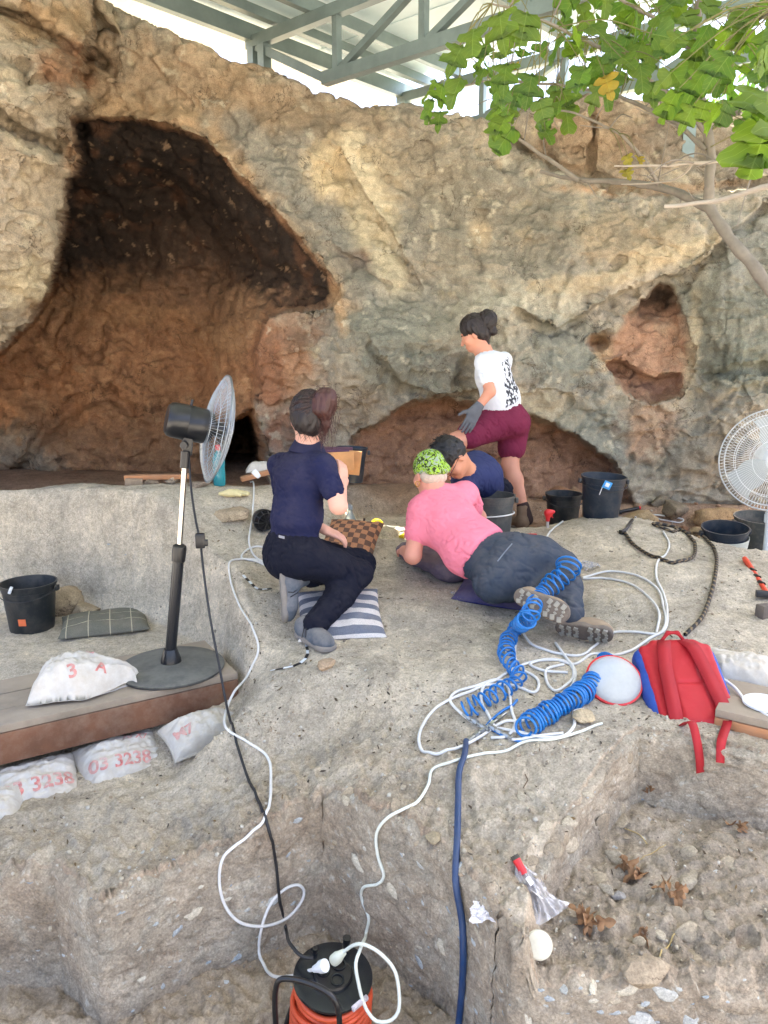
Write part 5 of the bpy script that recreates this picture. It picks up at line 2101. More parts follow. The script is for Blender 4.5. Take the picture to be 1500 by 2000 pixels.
for s in (-1, 1):
    pts = [bp_(-.20, s * .036, .118), bp_(-.15, s * .056, .146), bp_(-.06, s * .074, .141), (bp_(.04, s * .084, .138)), bp_(.12, s * .092, .136), bp_(.20, s * .096, .118)]
    ribbon('shoulder_strap', pts, e2, .026, .013, REDD, bk)
B = Body(.006).chain([bp_(-.20, -.05, .11), bp_(-.225, -.02, .14), bp_(-.225, .02, .14), bp_(-.20, .05, .11)], [.008] * 4, .01)
body_obj('grab_loop', B, REDD, bk)
for (p0, pts) in ((bp_(.20, -.095, .11), [(1345, 1428, .05), (1357, 1452, .025), (1363, 1478, .016), (1368, 1504, .012)]), (bp_(.20, .10, .11), [(1405, 1396, .05), (1415, 1420, .03), (1412, 1452, .018), (1406, 1486, .012)])):
    ribbon('loose_strap', [p0] + [Gn(a, b_, r_) for a, b_, r_ in pts], (1, .15, .15), .0155, .004, REDD, bk)
    MB().box(p0 + np.array([0, -.01, .0]), (.036, .022, .010), (.4, .2, -.6), .003).build('buckle', BLACKP, bk)
# seam and binding
for s in (-1, 1):
    sp_ = spline([bp_(-.20, s * .09, .098), bp_(-.10, s * .118, .104), bp_(.05, s * .124, .104), bp_(.185, s * .122, .10)], .01)
    tube_obj('binding', sp_, .004, M('dark_red', lin(140, 16, 28), .6), bk, 6)

# ------------------------------------------------------------------ sieve
sc_ = P(1198, 1354, 2.80)
sc_[2] = max(sc_[2], gz(sc_[0], sc_[1]) + .05)
sn = Vector((-.02, -.62, .78)).normalized()
fs_ = frame_of(sn, (1, 0, 0))
sv = thing('sieve', 'round kitchen sieve with red rim and white mesh beside the backpack', 'sieve', tuple(sc_))
MB().lathe([(.104, -.006), (.112, -.006), (.113, .010), (.105, .012), (.103, .010), (.104, -.006)], sc_ + np.array(sn) * -.01, 56, fs_).build('rim', REDP, sv)
MESHW = M('sieve_mesh', lin(216, 220, 218), .6, 0, .06, 60, .3, 400, alpha=.62)
MB().lathe([(.108, .006), (.103, .018), (.090, .030), (.05, .036), (0, .038)], sc_ + np.array(sn) * -.01, 48, fs_).build('mesh', MESHW, sv)
hb = Vector(sc_) + fs_ @ Vector((-.02, -.118, -.012))
MB().tube([hb + fs_ @ Vector((-.018, .01, 0)), hb + fs_ @ Vector((-.014, -.02, 0)), hb + fs_ @ Vector((.0, -.032, 0)), hb + fs_ @ Vector((.014, -.02, 0)), hb + fs_ @ Vector((.018, .01, 0))], .0045, 8).build('hook', REDP, sv)

# ------------------------------------------------------------------ hammers, bottle, glove, lamp, boards, small finds kit
hm = thing('hammer', 'orange handled hammer lying at the right picture edge', 'hammer', tuple(G(1480, 1140)))
A, Bp = Vector(Gn(1453, 1096, .016)), Vector(Gn(1500, 1170, .02))
dh = (Bp - A).normalized()
MB().tube([A, A + dh * .05, A.lerp(Bp, .5), Bp], [.014, .016, .013, .011], 12).build('grip', M('orange_rubber', lin(226, 78, 50), .6), hm)
for q_ in (.38, .55, .72):
    c_ = A.lerp(Bp, q_)
    MB().tube([c_ - dh * .022 + Vector((-.006, 0, .004)), c_ + dh * .022 + Vector((.006, 0, .006))], .0125, 10).build('grip_inlay', BLACKP, hm)
hp = Vector((dh.y, -dh.x, 0)).normalized()
MB().beam(Bp - hp * .06 + Vector((0, 0, .006)), Bp + hp * .06 + Vector((0, 0, .006)), .032, .032, (0, 0, 1), .005).build('head', DARKM, hm)
h2 = thing('hammer', 'black handled tool with red tip behind the blue tagged bucket', 'hammer', tuple(G(1225, 1000)))
A, Bp = Vector(Gn(1207, 1001, .02)), Vector(Gn(1246, 996, .03))
MB().tube([A, Bp], .014, 10).build('grip', BLACKP, h2)
MB().tube([Bp, Bp + (Bp - A).normalized() * .012], .015, 10).build('tip', REDP, h2)
MB().beam(A - Vector((0, .05, 0)), A + Vector((0, .05, 0)), .02, .02, (0, 0, 1), .003).build('head', DARKM, h2)

o = MB().box((0, 0, .035), (.075, .05, .07), None, .007).build('stone_block', M('grey_block', lin(112, 102, 92), .95, 0, .25, 20, .6, 60), None, world_space=False)
o.location = onz(1492, 1204, -.01)
o.rotation_euler = (.0, .05, .4)
tag(o, 'small dark squared block below the orange hammer', 'block')

bz = .50


def lay(px, py, D, up=0.0):
    p = P(px, py, D)
    return np.array([p[0], p[1], gz(p[0], p[1]) + up])


for lab, a, b_, D1, D2, up_, w, hh in (('long raw timber board resting on blocks before the cave', 243, 372, 4.72, 4.80, .055, .07, .028),
                                       ('raw timber board slanting past the dark tunnel', 470, 556, 4.95, 5.05, .05, .07, .028)):
    A, Bp = lay(a, 925, D1, up_), lay(b_, 925, D2, up_ + (.0 if a < 300 else .05))
    o = MB().beam(A, Bp, w, hh, (0, 0, 1), .003).build('timber_board', WOOD)
    tag(o, lab, 'board', 'boards before the cave')
for lab, px, s_ in (('squared stone block propping the left end of the board', 262, (.11, .10, .055)),):
    p = lay(px, 930, 4.71, .02)
    o = MB().box(p, s_, (0, .05, .2), .008).build('stone_block', M('pale_block', lin(150, 130, 108), .95, 0, .25, 20, .6, 60))
    tag(o, lab, 'block')

bt_ = thing('bottle', 'turquoise plastic bottle with a red cap behind the black fan', 'bottle', tuple(lay(428, 925, 4.85)))
p = lay(428, 925, 4.85)
TQ = M('turquoise_plastic', lin(64, 182, 192), .2, 0, .05, 5, trans=.5)
MB().lathe([(0, 0), (.036, 0), (.040, .01), (.040, .10), (.037, .115), (.040, .13), (.040, .185), (.024, .215), (.015, .225), (.015, .24), (0, .24)], p, 28).build('bottle_body', TQ, bt_)
MB().lathe([(.017, .236), (.018, .262), (.014, .27), (0, .27)], p, 20).build('cap', REDP, bt_)

B = Body(.006).ell((0, 0, .022), (.05, .04, .022)).limb((-.03, .0, .02), (-.085, .01, .018), .018, .014)
for k, an in enumerate((-.5, -.15, .2, .55)):
    B.limb((.02, .03 * math.sin(an), .02), (.085 * math.cos(an), .085 * math.sin(an), .014), .013, .011, .012)
B.limb((.0, -.03, .02), (.03, -.07, .015), .013, .011, .012)
o = body_obj('glove', B, M('cream_cotton', lin(216, 202, 152), .95, 0, .1, 20, .4, 150), None, lambda v: fbm(v, 40, 3) * .005)
o.location = lay(457, 940, 4.55)
o.rotation_euler = (0, 0, .3)
tag(o, 'pale yellow work glove lying on the terrace edge', 'glove')

lp = thing('work_lamp', 'black caged work lamp with a white plug behind the kneeling woman', 'lamp', tuple(lay(508, 950, 4.35)))
p = lay(512, 955, 4.35, .075)
fa = frame_of((.5, -.85, -.1))
MB().lathe([(0, -.05), (.05, -.05), (.062, -.02), (.07, .02), (.066, .03), (0, .03)], p, 26, fa).build('housing', BLACKP, lp)
mm = MB()
for k in range(10):
    an = k * PI / 5
    mm.tube([Vector(p) + fa @ Vector((.066 * math.cos(an), .066 * math.sin(an), .03)), Vector(p) + fa @ Vector((.05 * math.cos(an), .05 * math.sin(an), .06)), Vector(p) + fa @ Vector((0, 0, .068))], .003, 5)
a_ = np.linspace(0, 2 * PI, 31)[:-1]
v = [Vector(p) + fa @ Vector((.052 * math.cos(x), .052 * math.sin(x), .058)) for x in a_]
mm.tube(np.array(v + v[:1]), .003, 5, cap=False)
mm.build('cage', BLACKP, lp)
MB().lathe([(0, -.03), (.012, -.03), (.018, -.01), (.018, .02), (0, .02)], P(500, 925, 4.4), 14, frame_of((-.6, .2, .6))).build('plug', WHITEP, lp)

# wooden box pieces and purple tray against the tall dark bucket
bx = thing('wooden_box', 'small broken box of raw boards beyond the kneeling woman', 'box', tuple(lay(658, 930, 5.05)))
c0 = P(655, 900, 5.0)
for c_, s_, rt_ in ((P(664, 901, 4.88), (.185, .018, .125), (.12, -.03, .08)), (P(692, 904, 4.96), (.085, .018, .165), (.12, .12, .08)), (P(655, 928, 4.98), (.18, .07, .016), (0, 0, .06))):
    MB().box(c_, s_, rt_, .003).build('board', M('pale_raw_wood', lin(206, 150, 98), .8, 0, .2, 12, .2, 50), bx)
o = MB().box(P(655, 878, 5.08), (.24, .15, .018), (.05, .02, .05), .006).build('tray', M('purple_plastic', lin(98, 62, 88), .5, 0, .1, 8))
tag(o, 'dark purple tray lying on the wooden box pieces', 'tray')

sb = thing('spray_bottle', 'clear spray bottle standing in the small hollow', 'bottle', tuple(lay(683, 990, 4.55)))
p = lay(684, 1000, 4.6)
CLR = M('clear_plastic', lin(196, 206, 200), .2, 0, .05, 8, trans=.6)
MB().lathe([(0, 0), (.036, 0), (.038, .008), (.037, .07), (.026, .10), (.014, .12), (.014, .14), (0, .14)], p, 24).build('bottle_body', CLR, sb)
MB().box(p + np.array([0, 0, .155]), (.022, .05, .03), (0, 0, .3), .005).build('trigger_head', M('grey_plastic', lin(150, 160, 160), .4), sb)
yc = thing('tape_measure', 'yellow tape measure beside the trowel', 'tape measure', tuple(lay(735, 985, 4.75)))
p = lay(736, 990, 4.75, .042)
MB().lathe([(0, -.022), (.036, -.022), (.040, -.016), (.040, .016), (.036, .022), (0, .022)], p, 26, frame_of((.3, -.9, .1))).build('case', YELLOW, yc)
MB().lathe([(0, 0), (.024, 0), (.022, .003), (0, .003)], Vector(p) + Vector((.3, -.9, .1)).normalized() * .0225, 20, frame_of((.3, -.9, .1))).build('badge', BLACKP, yc)
tr = thing('trowel', 'pointing trowel with a yellow handle in the hollow', 'trowel', tuple(lay(745, 992, 4.7)))
A, Bp = lay(722, 995, 4.66, .02), lay(744, 993, 4.68, .025)
MB().tube([A, (A + Bp) / 2, Bp], [.010, .012, .009], 10).build('handle', YELLOW, tr)
p0, p1 = Vector(Bp) + Vector((.025, .01, .0)), Vector(lay(776, 985, 4.72, .03))
dd = (p1 - p0).normalized()
sd = Vector((-dd.y, dd.x, .3)).normalized() * .036
bm = bmesh.new()
q1 = [bm.verts.new(x) for x in (p0, p0 + dd * .03 + sd, p1, p0 + dd * .03 - sd)]
bm.faces.new(q1)
bmesh.ops.solidify(bm, geom=bm.faces, thickness=.0022)
me = bpy.data.meshes.new('blade')
bm.to_mesh(me)
bm.free()
link_mesh('blade', me, METAL, tr)
MB().tube([Bp, p0 + dd * .01], .004, 6).build('tang', METAL, tr)
o = MB().beam(lay(783, 1003, 4.5, .015), lay(800, 990, 4.62, .02), .03, .012, (0, 0, 1), .002).build('ruler', YELLOW)
tag(o, 'short yellow ruler by the sleeve of the person in pink', 'ruler')
o = MB().tube([lay(706, 1000, 4.6, .03), lay(712, 985, 4.62, .10)], .007, 8).build('brush', M('dark_wood', lin(66, 48, 40), .6))
tag(o, 'thin dark brush leaning beside the spray bottle', 'brush')

gr = thing('air_gun', 'red gripped air gun lying by the rim of the string bound bucket', 'air gun', tuple(lay(1032, 1046, 4.45)))
MB().tube([P(1010, 1050, 4.42), P(1026, 1047, 4.42), P(1048, 1046, 4.42)], [.011, .016, .013], 10).build('grip', REDP, gr)
MB().tube([P(985, 1052, 4.42), P(1012, 1050, 4.42)], .006, 8).build('barrel', METAL, gr)
rn = thing('spray_nozzle', 'red trigger nozzle standing before the low black bucket', 'nozzle', tuple(lay(1068, 1012, 4.9)))
p = P(1070, 1010, 4.72)
B = Body(.005).limb(p + [0, 0, -.02], p + [0, 0, .03], .014, .016).limb(p + [-.005, 0, .03], p + [.035, 0, .036], .016, .012).limb(p + [.02, 0, .02], p + [.032, 0, -.005], .006, .005, .01)
body_obj('trigger', B, REDP, rn)
MB().tube([p + [0, 0, -.02], p + [0, 0, -.07]], .010, 8).build('stem', M('pale_grip', lin(180, 170, 160), .6), rn)
wt = thing('wooden_handle_tool', 'small tool with pale wooden beads on the slope behind pink shirt', 'tool', tuple(G(1075, 1075)))
pts = [P(1066, 1056, 4.05), P(1070, 1072, 3.98), P(1074, 1090, 3.9)]
mm = MB().tube(pts, .008, 8)
mm.build('shaft', M('dark_wood', lin(66, 48, 40), .6), wt)
for x in pts[1:]:
    MB().lathe([(0, -.012), (.011, -.010), (.014, 0), (.011, .010), (0, .012)], x, 12, frame_of(pts[2] - pts[0])).build('bead', M('light_wood', lin(196, 150, 80), .6), wt)

# photo scales: strips of black and white fields
for lab, pts in (('black and white photo scale strip left of the kneeling woman', [(474, 1124), (488, 1138), (505, 1152), (530, 1150)]), ('curved black and white photo scale below the kneeling woman', [(598, 1258), (599, 1285), (580, 1300), (545, 1308), (525, 1312)])):
    p = path(pts, .004, .006)
    t = thing('photo_scale', lab, 'scale', tuple(p[0]), group='photo scales')
    n_ = len(p)
    st_ = max(4, n_ // 9)
    for k in range(0, n_ - st_, st_):
        A, Bp = Vector(p[k]), Vector(p[k + st_])
        MB().beam(A, Bp, .013, .003, (0, 0, 1)).build('field', WHITEP if (k // st_) % 2 == 0 else BLACKP, t)

# white lid on the right platform, disc, paper and bag in the foreground
o = MB().lathe([(0, 0), (.072, 0), (.078, .004), (.078, .012), (.07, .014), (.066, .010), (0, .010)], n=44).build('lid', WHITEP, None, world_space=False)
lpz = PZ(1494, 1372, .01)
o.location = (lpz[0], lpz[1], .0)
tag(o, 'round white plastic lid on the right timber platform', 'lid')


def crumple(name, label, cat, c, size, mat, seed, n=26, amp=.35, nrm=None, group=None, thick=.0012):
    u = np.linspace(-1, 1, n)
    U, V_ = np.meshgrid(u, u, indexing='ij')
    p = np.stack([U.ravel(), V_.ravel(), 0 * U.ravel()], -1)
    z = np.abs(fbm(p + seed, 1.6, 3, ridged=True)) * amp + fbm(p + seed * 2.1, 3.5, 2, ridged=True) * amp * .4
    k = 1 + .35 * fbm(p + seed + 5, 1.2, 3)
    X = np.stack([p[:, 0] * k * size[0] / 2, p[:, 1] * k * size[1] / 2, z * size[2]], -1)
    X[:, :2] += np.stack([fbm(p + 8 + seed, 2, 2), fbm(p + 19 + seed, 2, 2)], -1) * size[0] * .12
    X[:, 2] -= X[:, 2].min()
    i = np.arange(n * n).reshape(n, n)
    f = np.stack([i[:-1, :-1], i[1:, :-1], i[1:, 1:], i[:-1, 1:]], -1).reshape(-1, 4)
    me = mesh_np(name, X, f, False)
    me.materials.append(mat)
    o = bpy.data.objects.new(name, me)
    COL.objects.link(o)
    fr = frame_of(nrm if nrm is not None else (0, 0, 1), (math.cos(seed), math.sin(seed), 0))
    o.matrix_world = Matrix.Translation(Vector(c)) @ fr.to_4x4()
    return tag(o, label, cat, group)


PAPER = M('white_paper', lin(226, 222, 220), .8, 0, .05, 20)
crumple('paper', 'crumpled white tissue lying right of the navy hose', 'paper', Gn(950, 1783, .0), (.085, .055, .05), PAPER, 3.0, nrm=(-.3, -.5, .8))
PLASTIC = M('clear_film', lin(206, 204, 204), .25, 0, .1, 30, .2, 60, trans=.35, alpha=.55)
crumple('plastic_scrap', 'crumpled clear plastic scrap near the navy cushion', 'plastic', Gn(900, 1165, .0), (.10, .08, .05), PLASTIC, 5.0)
crumple('plastic_scrap', 'crumpled clear plastic bag behind the knee of the person in pink', 'plastic', Gn(1146, 1110, .0), (.14, .12, .08), PLASTIC, 7.0)
pb = thing('plastic_bag', 'clear plastic bag with a red bottle neck in the right pit corner', 'bag', tuple(G(1040, 1760)))
pa, pe = Vector(Gn(1004, 1708, .03)), Vector(Gn(1060, 1795, .02))
dd = (pe - pa).normalized()
sdv = dd.cross(Vector((.2, -.5, .84))).normalized()
nrv = sdv.cross(dd).normalized()
if nrv.z < 0:
    nrv = -nrv
T_, U_ = np.meshgrid(np.linspace(-.05, 1.12, 44), np.linspace(-1, 1, 30), indexing='ij')
T_, U_ = T_.ravel(), U_.ravel()
wd_ = .014 + .058 * np.clip(T_, 0, 2) ** .8 * (1 + .25 * np.sin(T_ * 7))
pp_ = np.stack([T_ * 2, U_, 0 * T_], -1)
hh_ = .004 + (.020 * (1 - U_ ** 2) + (fbm(pp_ * np.array([.8, 2.5, 1]), 1.6, 3, ridged=True)) * .020) * (.4 + .6 * np.clip(T_, 0, 1)) - .012 * np.clip(T_ - .8, 0, 1)
vv_ = np.array(pa) + np.outer(T_, np.array(pe - pa)) + np.outer(U_ * wd_ * (1 + .15 * fbm(pp_ + 4, 2, 2)), np.array(sdv)) + np.outer(hh_ - .012, np.array(nrv))
gi_ = np.arange(44 * 30).reshape(44, 30)
gf_ = np.stack([gi_[:-1, :-1], gi_[1:, :-1], gi_[1:, 1:], gi_[:-1, 1:]], -1).reshape(-1, 4)
link_mesh('film', mesh_np('film', vv_, gf_), PLASTIC, pb)
MB().tube([pa - dd * .022, pa + dd * .025], .0125, 14).build('red_neck', REDP, pb)
MB().tube([pa - dd * .032, pa - dd * .020], .0135, 14).build('cork', M('dark_cork', lin(70, 66, 58), .8), pb)
for q_, s_ in ((.35, .03), (.62, .036)):
    MB().box(pa.lerp(pe, q_) + Vector((0, -.022, .022)), (s_, s_ * .8, .002), (.7, .3, q_ * 3), .0).build('paper_slip', PAPER, pb)

# ------------------------------------------------------------------ people
def skin(name, col):
    return M(name, col, .55, 0, .06, 18, .12, 220, attr='col', subsurf=.08)


def unit(v):
    v = np.asarray(v, float)
    return v / np.linalg.norm(v)


def axes(fwd, up):
    """rows: right, forward, up."""
    f = unit(fwd)
    u = unit(np.asarray(up, float) - f * (f @ np.asarray(up, float)))
    return np.array([np.cross(f, u), f, u])


def L2W(c, A, x, y, z):
    return np.asarray(c) + A[0] * x + A[1] * y + A[2] * z


def add_head(B, c, A, s=1.0, neck=None):
    p = lambda x, y, z: L2W(c, A, x * s, y * s, z * s)
    B.ell(p(0, -.012, .030), np.array([.073, .092, .092]) * s, A, .02)
    B.ell(p(0, .028, -.040), np.array([.058, .062, .074]) * s, A, .04)
    B.ell(p(0, .066, -.092), np.array([.026, .022, .020]) * s, A, .035)
    for e in (-1, 1):
        B.ell(p(e * .042, .060, -.030), np.array([.024, .022, .020]) * s, A, .03)
        B.ell(p(e * .075, -.012, -.015), np.array([.008, .019, .031]) * s, A, .008)
        B.dent(p(e * .031, .094, .004), np.array([.017, .013, .011]) * s, A, .012)
    B.ell(p(0, .078, .024), np.array([.050, .014, .011]) * s, A, .02)
    B.limb(p(0, .088, .006), p(0, .112, -.034), .007 * s, .013 * s, .012)
    for e in (-1, 1):
        B.ell(p(e * .031, .080, .003), np.array([.0125, .0115, .0105]) * s, A, .002)
    B.ell(p(0, .088, -.064), np.array([.023, .010, .006]) * s, A, .008)
    B.ell(p(0, .087, -.074), np.array([.020, .010, .006]) * s, A, .006)
    if neck is not None:
        B.limb(p(0, -.025, -.055), neck, .052 * s, .058 * s, .03)


def head_cols(v, c, A, base, hairc):
    col = np.tile(np.array(base), (len(v), 1))
    q = (v - c) @ A.T
    lips = sstep(.016, .008, np.hypot(np.hypot(q[:, 0] / 1.6, q[:, 2] + .069), (q[:, 1] - .094) * .6))
    col = col + (np.array(lin(158, 82, 76)) - col) * lips[:, None] * .7
    for e in (-1, 1):
        d = np.linalg.norm(q - np.array([e * .031, .091, .003]), axis=1)
        col[d < .0125] = lin(205, 198, 190)
        col[d < .0065] = lin(40, 28, 22)
        br = (np.abs(q[:, 2] - .026 + .004 * np.abs(q[:, 0]) / .03) < .005) & (np.abs(np.abs(q[:, 0]) - .033) < .018) & (q[:, 1] > .05)
        col[br] = hairc
    return col


def add_hand(B, w, d, n, t, curl=.5, s=1.0, spread=.12):
    """w wrist, d towards the knuckles, n out of the palm, t thumb side."""
    d = unit(d)
    n = unit(np.asarray(n, float) - d * (d @ np.asarray(n, float)))
    sd = np.cross(d, n)
    if sd @ np.asarray(t, float) < 0:
        sd = -sd
    A = np.array([sd, d, n])
    w = np.asarray(w, float)
    B.box(w + d * .045 * s, np.array([.038, .046, .013]) * s, A, .012 * s, .02)
    B.ell(w + (d * .03 + sd * .026 + n * .006) * s, np.array([.018, .030, .014]) * s, A, .012)
    for off, L in ((.030, .070), (.010, .079), (-.011, .074), (-.030, .058)):
        p = w + (d * .086 + sd * off) * s
        a = math.atan(off * spread * 10) * .3
        dd = d * math.cos(a) + sd * math.sin(a)
        ang = curl * .55
        for k, (f, r) in enumerate(((.45, .0092), (.31, .0085), (.24, .0076))):
            v = dd * math.cos(ang) + n * math.sin(ang)
            q = p + v * L * f * s
            B.limb(p, q, r * s, (r - .0007) * s, .003)
            p = q
            ang += curl
    p = w + (d * .022 + sd * .034) * s
    v = unit(d * .62 + sd * .62 + n * .35)
    q = p + v * .040 * s
    B.limb(p, q, .0125 * s, .0105 * s, .010)
    v2 = unit(v + n * .35 * curl + d * .35)
    B.limb(q, q + v2 * .030 * s, .0105 * s, .0085 * s, .004)


def folds(seed, amp=.006, f=7.0, stretch=(1, 1, 1), fine=.0022):
    s = np.array(stretch)

    def fn(v):
        p = v * s + seed * 3.3
        q = np.stack([p[:, 0] + .6 * p[:, 2], p[:, 1] + .4 * p[:, 2], p[:, 2] * .55 - .5 * p[:, 0]], -1)
        crease = np.abs(fbm(q + 5, f * 1.5, 2))
        gate = sstep(-.05, .25, fbm(v + seed * 2, 3.5, 2))
        return fbm(p, f * .7, 2) * amp - np.exp(-(crease / .06) ** 2) * amp * 1.0 * gate + (fbm(q + 15, f * 1.8, 2, ridged=True) - .25) * amp * .35 * gate - np.exp(-(np.abs(fbm(q * np.array([1, 1, .6]) + 25, f * 3.0, 2)) / .07) ** 2) * amp * .45 + fbm(v + seed, f * 5, 2) * fine * .4
    return fn


def strands(seed, A, amp=.005, f=60):
    """combed relief along the up axis of A."""
    def fn(v):
        q = v @ A.T
        p = q * np.array([1, 1, .18]) + seed
        return fbm(p, f * .45, 3, ridged=True) * amp + fbm(p + 4, f, 2, ridged=True) * amp * .5
    return fn


def hair_strands(name, mat, parent, curves, r=.0014):
    vs, fs, off = [], [], 0
    for c in curves:
        s = spline(c, .012)
        v, f = tube_geo(s, np.linspace(r, r * .4, len(s)), 4)
        vs.append(v)
        fs.extend([[q + off for q in x] for x in f])
        off += len(v)
    o = link_mesh(name, mesh_np(name, np.concatenate(vs), np.array(fs)), mat, parent)
    o['kind'] = 'stuff'
    return o


def skull_strands(name, mat, parent, c, A, off, rad, target, n, face=.35, low=-.55, r=.0030, wob=.10, tend=1.0):
    # combed hairs that run over the skull towards one point
    out = []
    tgt = (np.asarray(target) - c) @ A.T - off
    td = unit(tgt / rad)
    for i in range(n):
        d = unit(rng.normal(size=3))
        if d[1] > face + .25 * d[2] or d[2] < low:
            continue
        e = tend * rng.uniform(.75, 1.0)
        pts = []
        w1 = rng.normal(size=3) * wob
        lift = .01 + .10 * rng.random() ** 2
        for t in np.linspace(0, e, 6):
            q = unit(d * (1 - t) + td * t + w1 * math.sin(t * PI) * .5)
            pts.append(L2W(c, A, *(off + q * rad * (1.0 + lift))))
        out.append(pts)
    return hair_strands(name, M('hair_sheen', lin(62, 44, 38), .34, 0, .4, 60), parent, out, r)  # lighter strand colour stands in for highlights on the hair, besides the gloss


def cloth_mat(name, col, var=.10, dust_amt=.12, bump=.25):
    return M(name, col, .92, 0, var * .6, 9, bump, 260, spec=.2, dust=DUST, dust_amt=dust_amt * .6, bdist=.0025)


def shoe(parent, heel, toe, up, upper, sole, ankle=None, s=1.0, boot=0.0, lugs=False, laces=None, name='shoe', w=.046):
    """heel, toe on the sole plane; up away from the sole."""
    heel, toe = np.asarray(heel, float), np.asarray(toe, float)
    d = unit(toe - heel)
    L = np.linalg.norm(toe - heel)
    A = axes(d, up)
    p = lambda x, y, z: L2W(heel, A, x, y, z)
    B = Body(.006)
    B.ell(p(0, L * .20, .048), (w * .86, L * .20, .050), A, .02)
    B.ell(p(0, L * .52, .040), (w * .92, L * .30, .042), A, .04)
    B.ell(p(0, L * .76, .032), (w * .98, L * .24, .034), A, .04)
    if ankle is not None:
        a = np.asarray(ankle)
        m = p(0, L * .20, .06)
        B.limb(m, m + unit(a - m) * (.055 + boot), .044, .046, .03)
    B.cut(p(0, 0, .012), -A[2], .004)
    o = body_obj(name, B, upper, parent, lambda v: fbm(v, 28, 3) * .003)
    S = Body(.0055)
    S.limb(p(0, .034, .012), p(0, L * .45, .012), .040, .041, .03, A[0], 1.02)
    S.limb(p(0, L * .45, .010), p(0, L - .046, .013), .041, .048, .03, A[0], 1.03)
    S.cut(p(0, 0, .026), A[2], .004)
    S.cut(p(0, 0, -.002), -A[2], .003)
    body_obj('sole', S, sole, o)
    if lugs:
        m = MB()
        for i in range(7):
            y = .022 + i * (L - .05) / 6.3
            if i == 3:
                continue
            wd = .030 + .010 * (i > 3)
            for e in (-1, 1):
                m.box(p(e * wd * .74, y + .004, -.004), (wd * .62, .020, .010), Matrix(A).transposed() @ Matrix.Rotation(e * .3, 3, 'Z'), .002)
                m.box(p(e * wd * .22, y + .010, -.004), (wd * .26, .014, .009), Matrix(A).transposed() @ Matrix.Rotation(-e * .5, 3, 'Z'), .002)
        m.build('tread', lugs, o)['kind'] = 'stuff'
    if laces is not None:
        m = MB()
        for i in range(5):
            y = L * (.40 + i * .065)
            z = .083 - i * .008
            m.tube([p(-.024, y, z - .012), p(-.010, y + .004, z), p(.010, y + .006, z), p(.024, y + .010, z - .012)], .0026, 5)
        m.tube([p(.0, L * .38, .085), p(.03, L * .36, .08), p(.048, L * .42, .055), p(.052, L * .40, .03)], .0026, 5)
        m.tube([p(.0, L * .38, .085), p(.035, L * .44, .075), p(.05, L * .50, .04)], .0026, 5)
        m.build('laces', laces, o)
    return o


HAIR_DK = M('dark_brown_hair', lin(34, 25, 23), .5, 0, .35, 60, .5, 120, stretch=(1, 1, .2))
HAIR_RED = M('auburn_hair', lin(70, 38, 32), .5, 0, .35, 60, .5, 120, stretch=(1, 1, .2))
HAIR_BK = M('black_hair', lin(24, 22, 24), .5, 0, .3, 40, .6, 90)
HAIR_GR = M('grey_hair', lin(196, 178, 160), .7, 0, .2, 60, .5, 120)

# ---- kneeling woman in navy
C1 = lin(222, 168, 146)
SK1 = skin('skin_fair', C1)
p1 = thing('person', 'person in navy polo and dark trousers kneeling on the striped cushion', 'person', tuple(G(600, 1240)), group=None)
f1 = unit((.62, .78, 0))
R1 = np.array([f1[1], -f1[0], 0])
pel = P(573, 1070, 3.53)
wai = P(580, 1000, 3.53)
che = P(587, 932, 3.55)
nek = P(600, 880, 3.57)
shR, shL = P(632, 909, 3.45), P(548, 908, 3.66)
elR = P(661, 988, 3.40)
wrR = P(667, 946, 3.56)
hipR, hipL = P(592, 1090, 3.44), P(560, 1080, 3.60)
knR, knL = P(702, 1120, 3.62), P(704, 1102, 3.84)
anR = P(622, 1212, 3.33)
anL = P(592, 1128, 3.52)
elL = P(560, 990, 3.78)
wrL = P(632, 1034, 3.72)
hd = P(601, 818, 3.58)
AH1 = axes((-.22, .95, -.12), (.10, .05, 1))
B = Body(.0062)
add_head(B, hd, AH1, .98, nek + np.array([0, 0, -.02]))
B.limb(pel, wai, .09, .08, .05, R1, 1.15).limb(wai, che, .08, .085, .05, R1, 1.2).limb(che, nek, .08, .05, .05, R1, 1.15)
B.limb(shL, shR, .045, .045, .05)
B.limb(shR, elR, .043, .040, .02).limb(elR, wrR, .040, .027, .02)
B.limb(shL, elL, .043, .037, .02).limb(elL, wrL, .037, .026, .02)
add_hand(B, wrR, (.05, .55, .8), (-.8, .4, -.3), (-.1, .8, .3), .55)
add_hand(B, wrL, (.75, .1, -.35), (.1, .2, -1), (.2, .9, .1), .45)
B.chain([hipR, knR, anR], [.085, .055, .038], .03).chain([hipL, knL, anL], [.085, .055, .038], .03)
body_obj('body', B, SK1, p1, None, 1, lambda v, n: head_cols(v, hd, AH1, C1, lin(44, 34, 32)) * (1 + .08 * fbm(v, 9, 3))[:, None])
NAVY = cloth_mat('navy_polo', lin(30, 34, 66), .14, .10)
B = Body(.0068)
B.limb(pel + np.array([0, 0, -.005]), wai, .112, .098, .05, R1, 1.22).limb(wai, che, .098, .108, .06, R1, 1.24).limb(che, nek - [0, 0, .03], .104, .066, .05, R1, 1.2)
B.limb(shL, shR, .058, .058, .06)
mR = shR + (elR - shR) * .60
B.limb(shR, mR, .055, .056, .03)
B.limb(shL, shL + (elL - shL) * .6, .060, .060, .03)
B.ell(wai - f1 * .01 + [0, 0, -.035], (.130, .112, .05), np.array([R1, f1, [0, 0, 1]]), .03)
B.cut(pel + np.array([0, 0, .012]), (0, -.0, -1), .01)
sh_ = body_obj('polo_shirt', B, NAVY, p1, folds(1, .0065, 6, (1, 1, 1.9)))
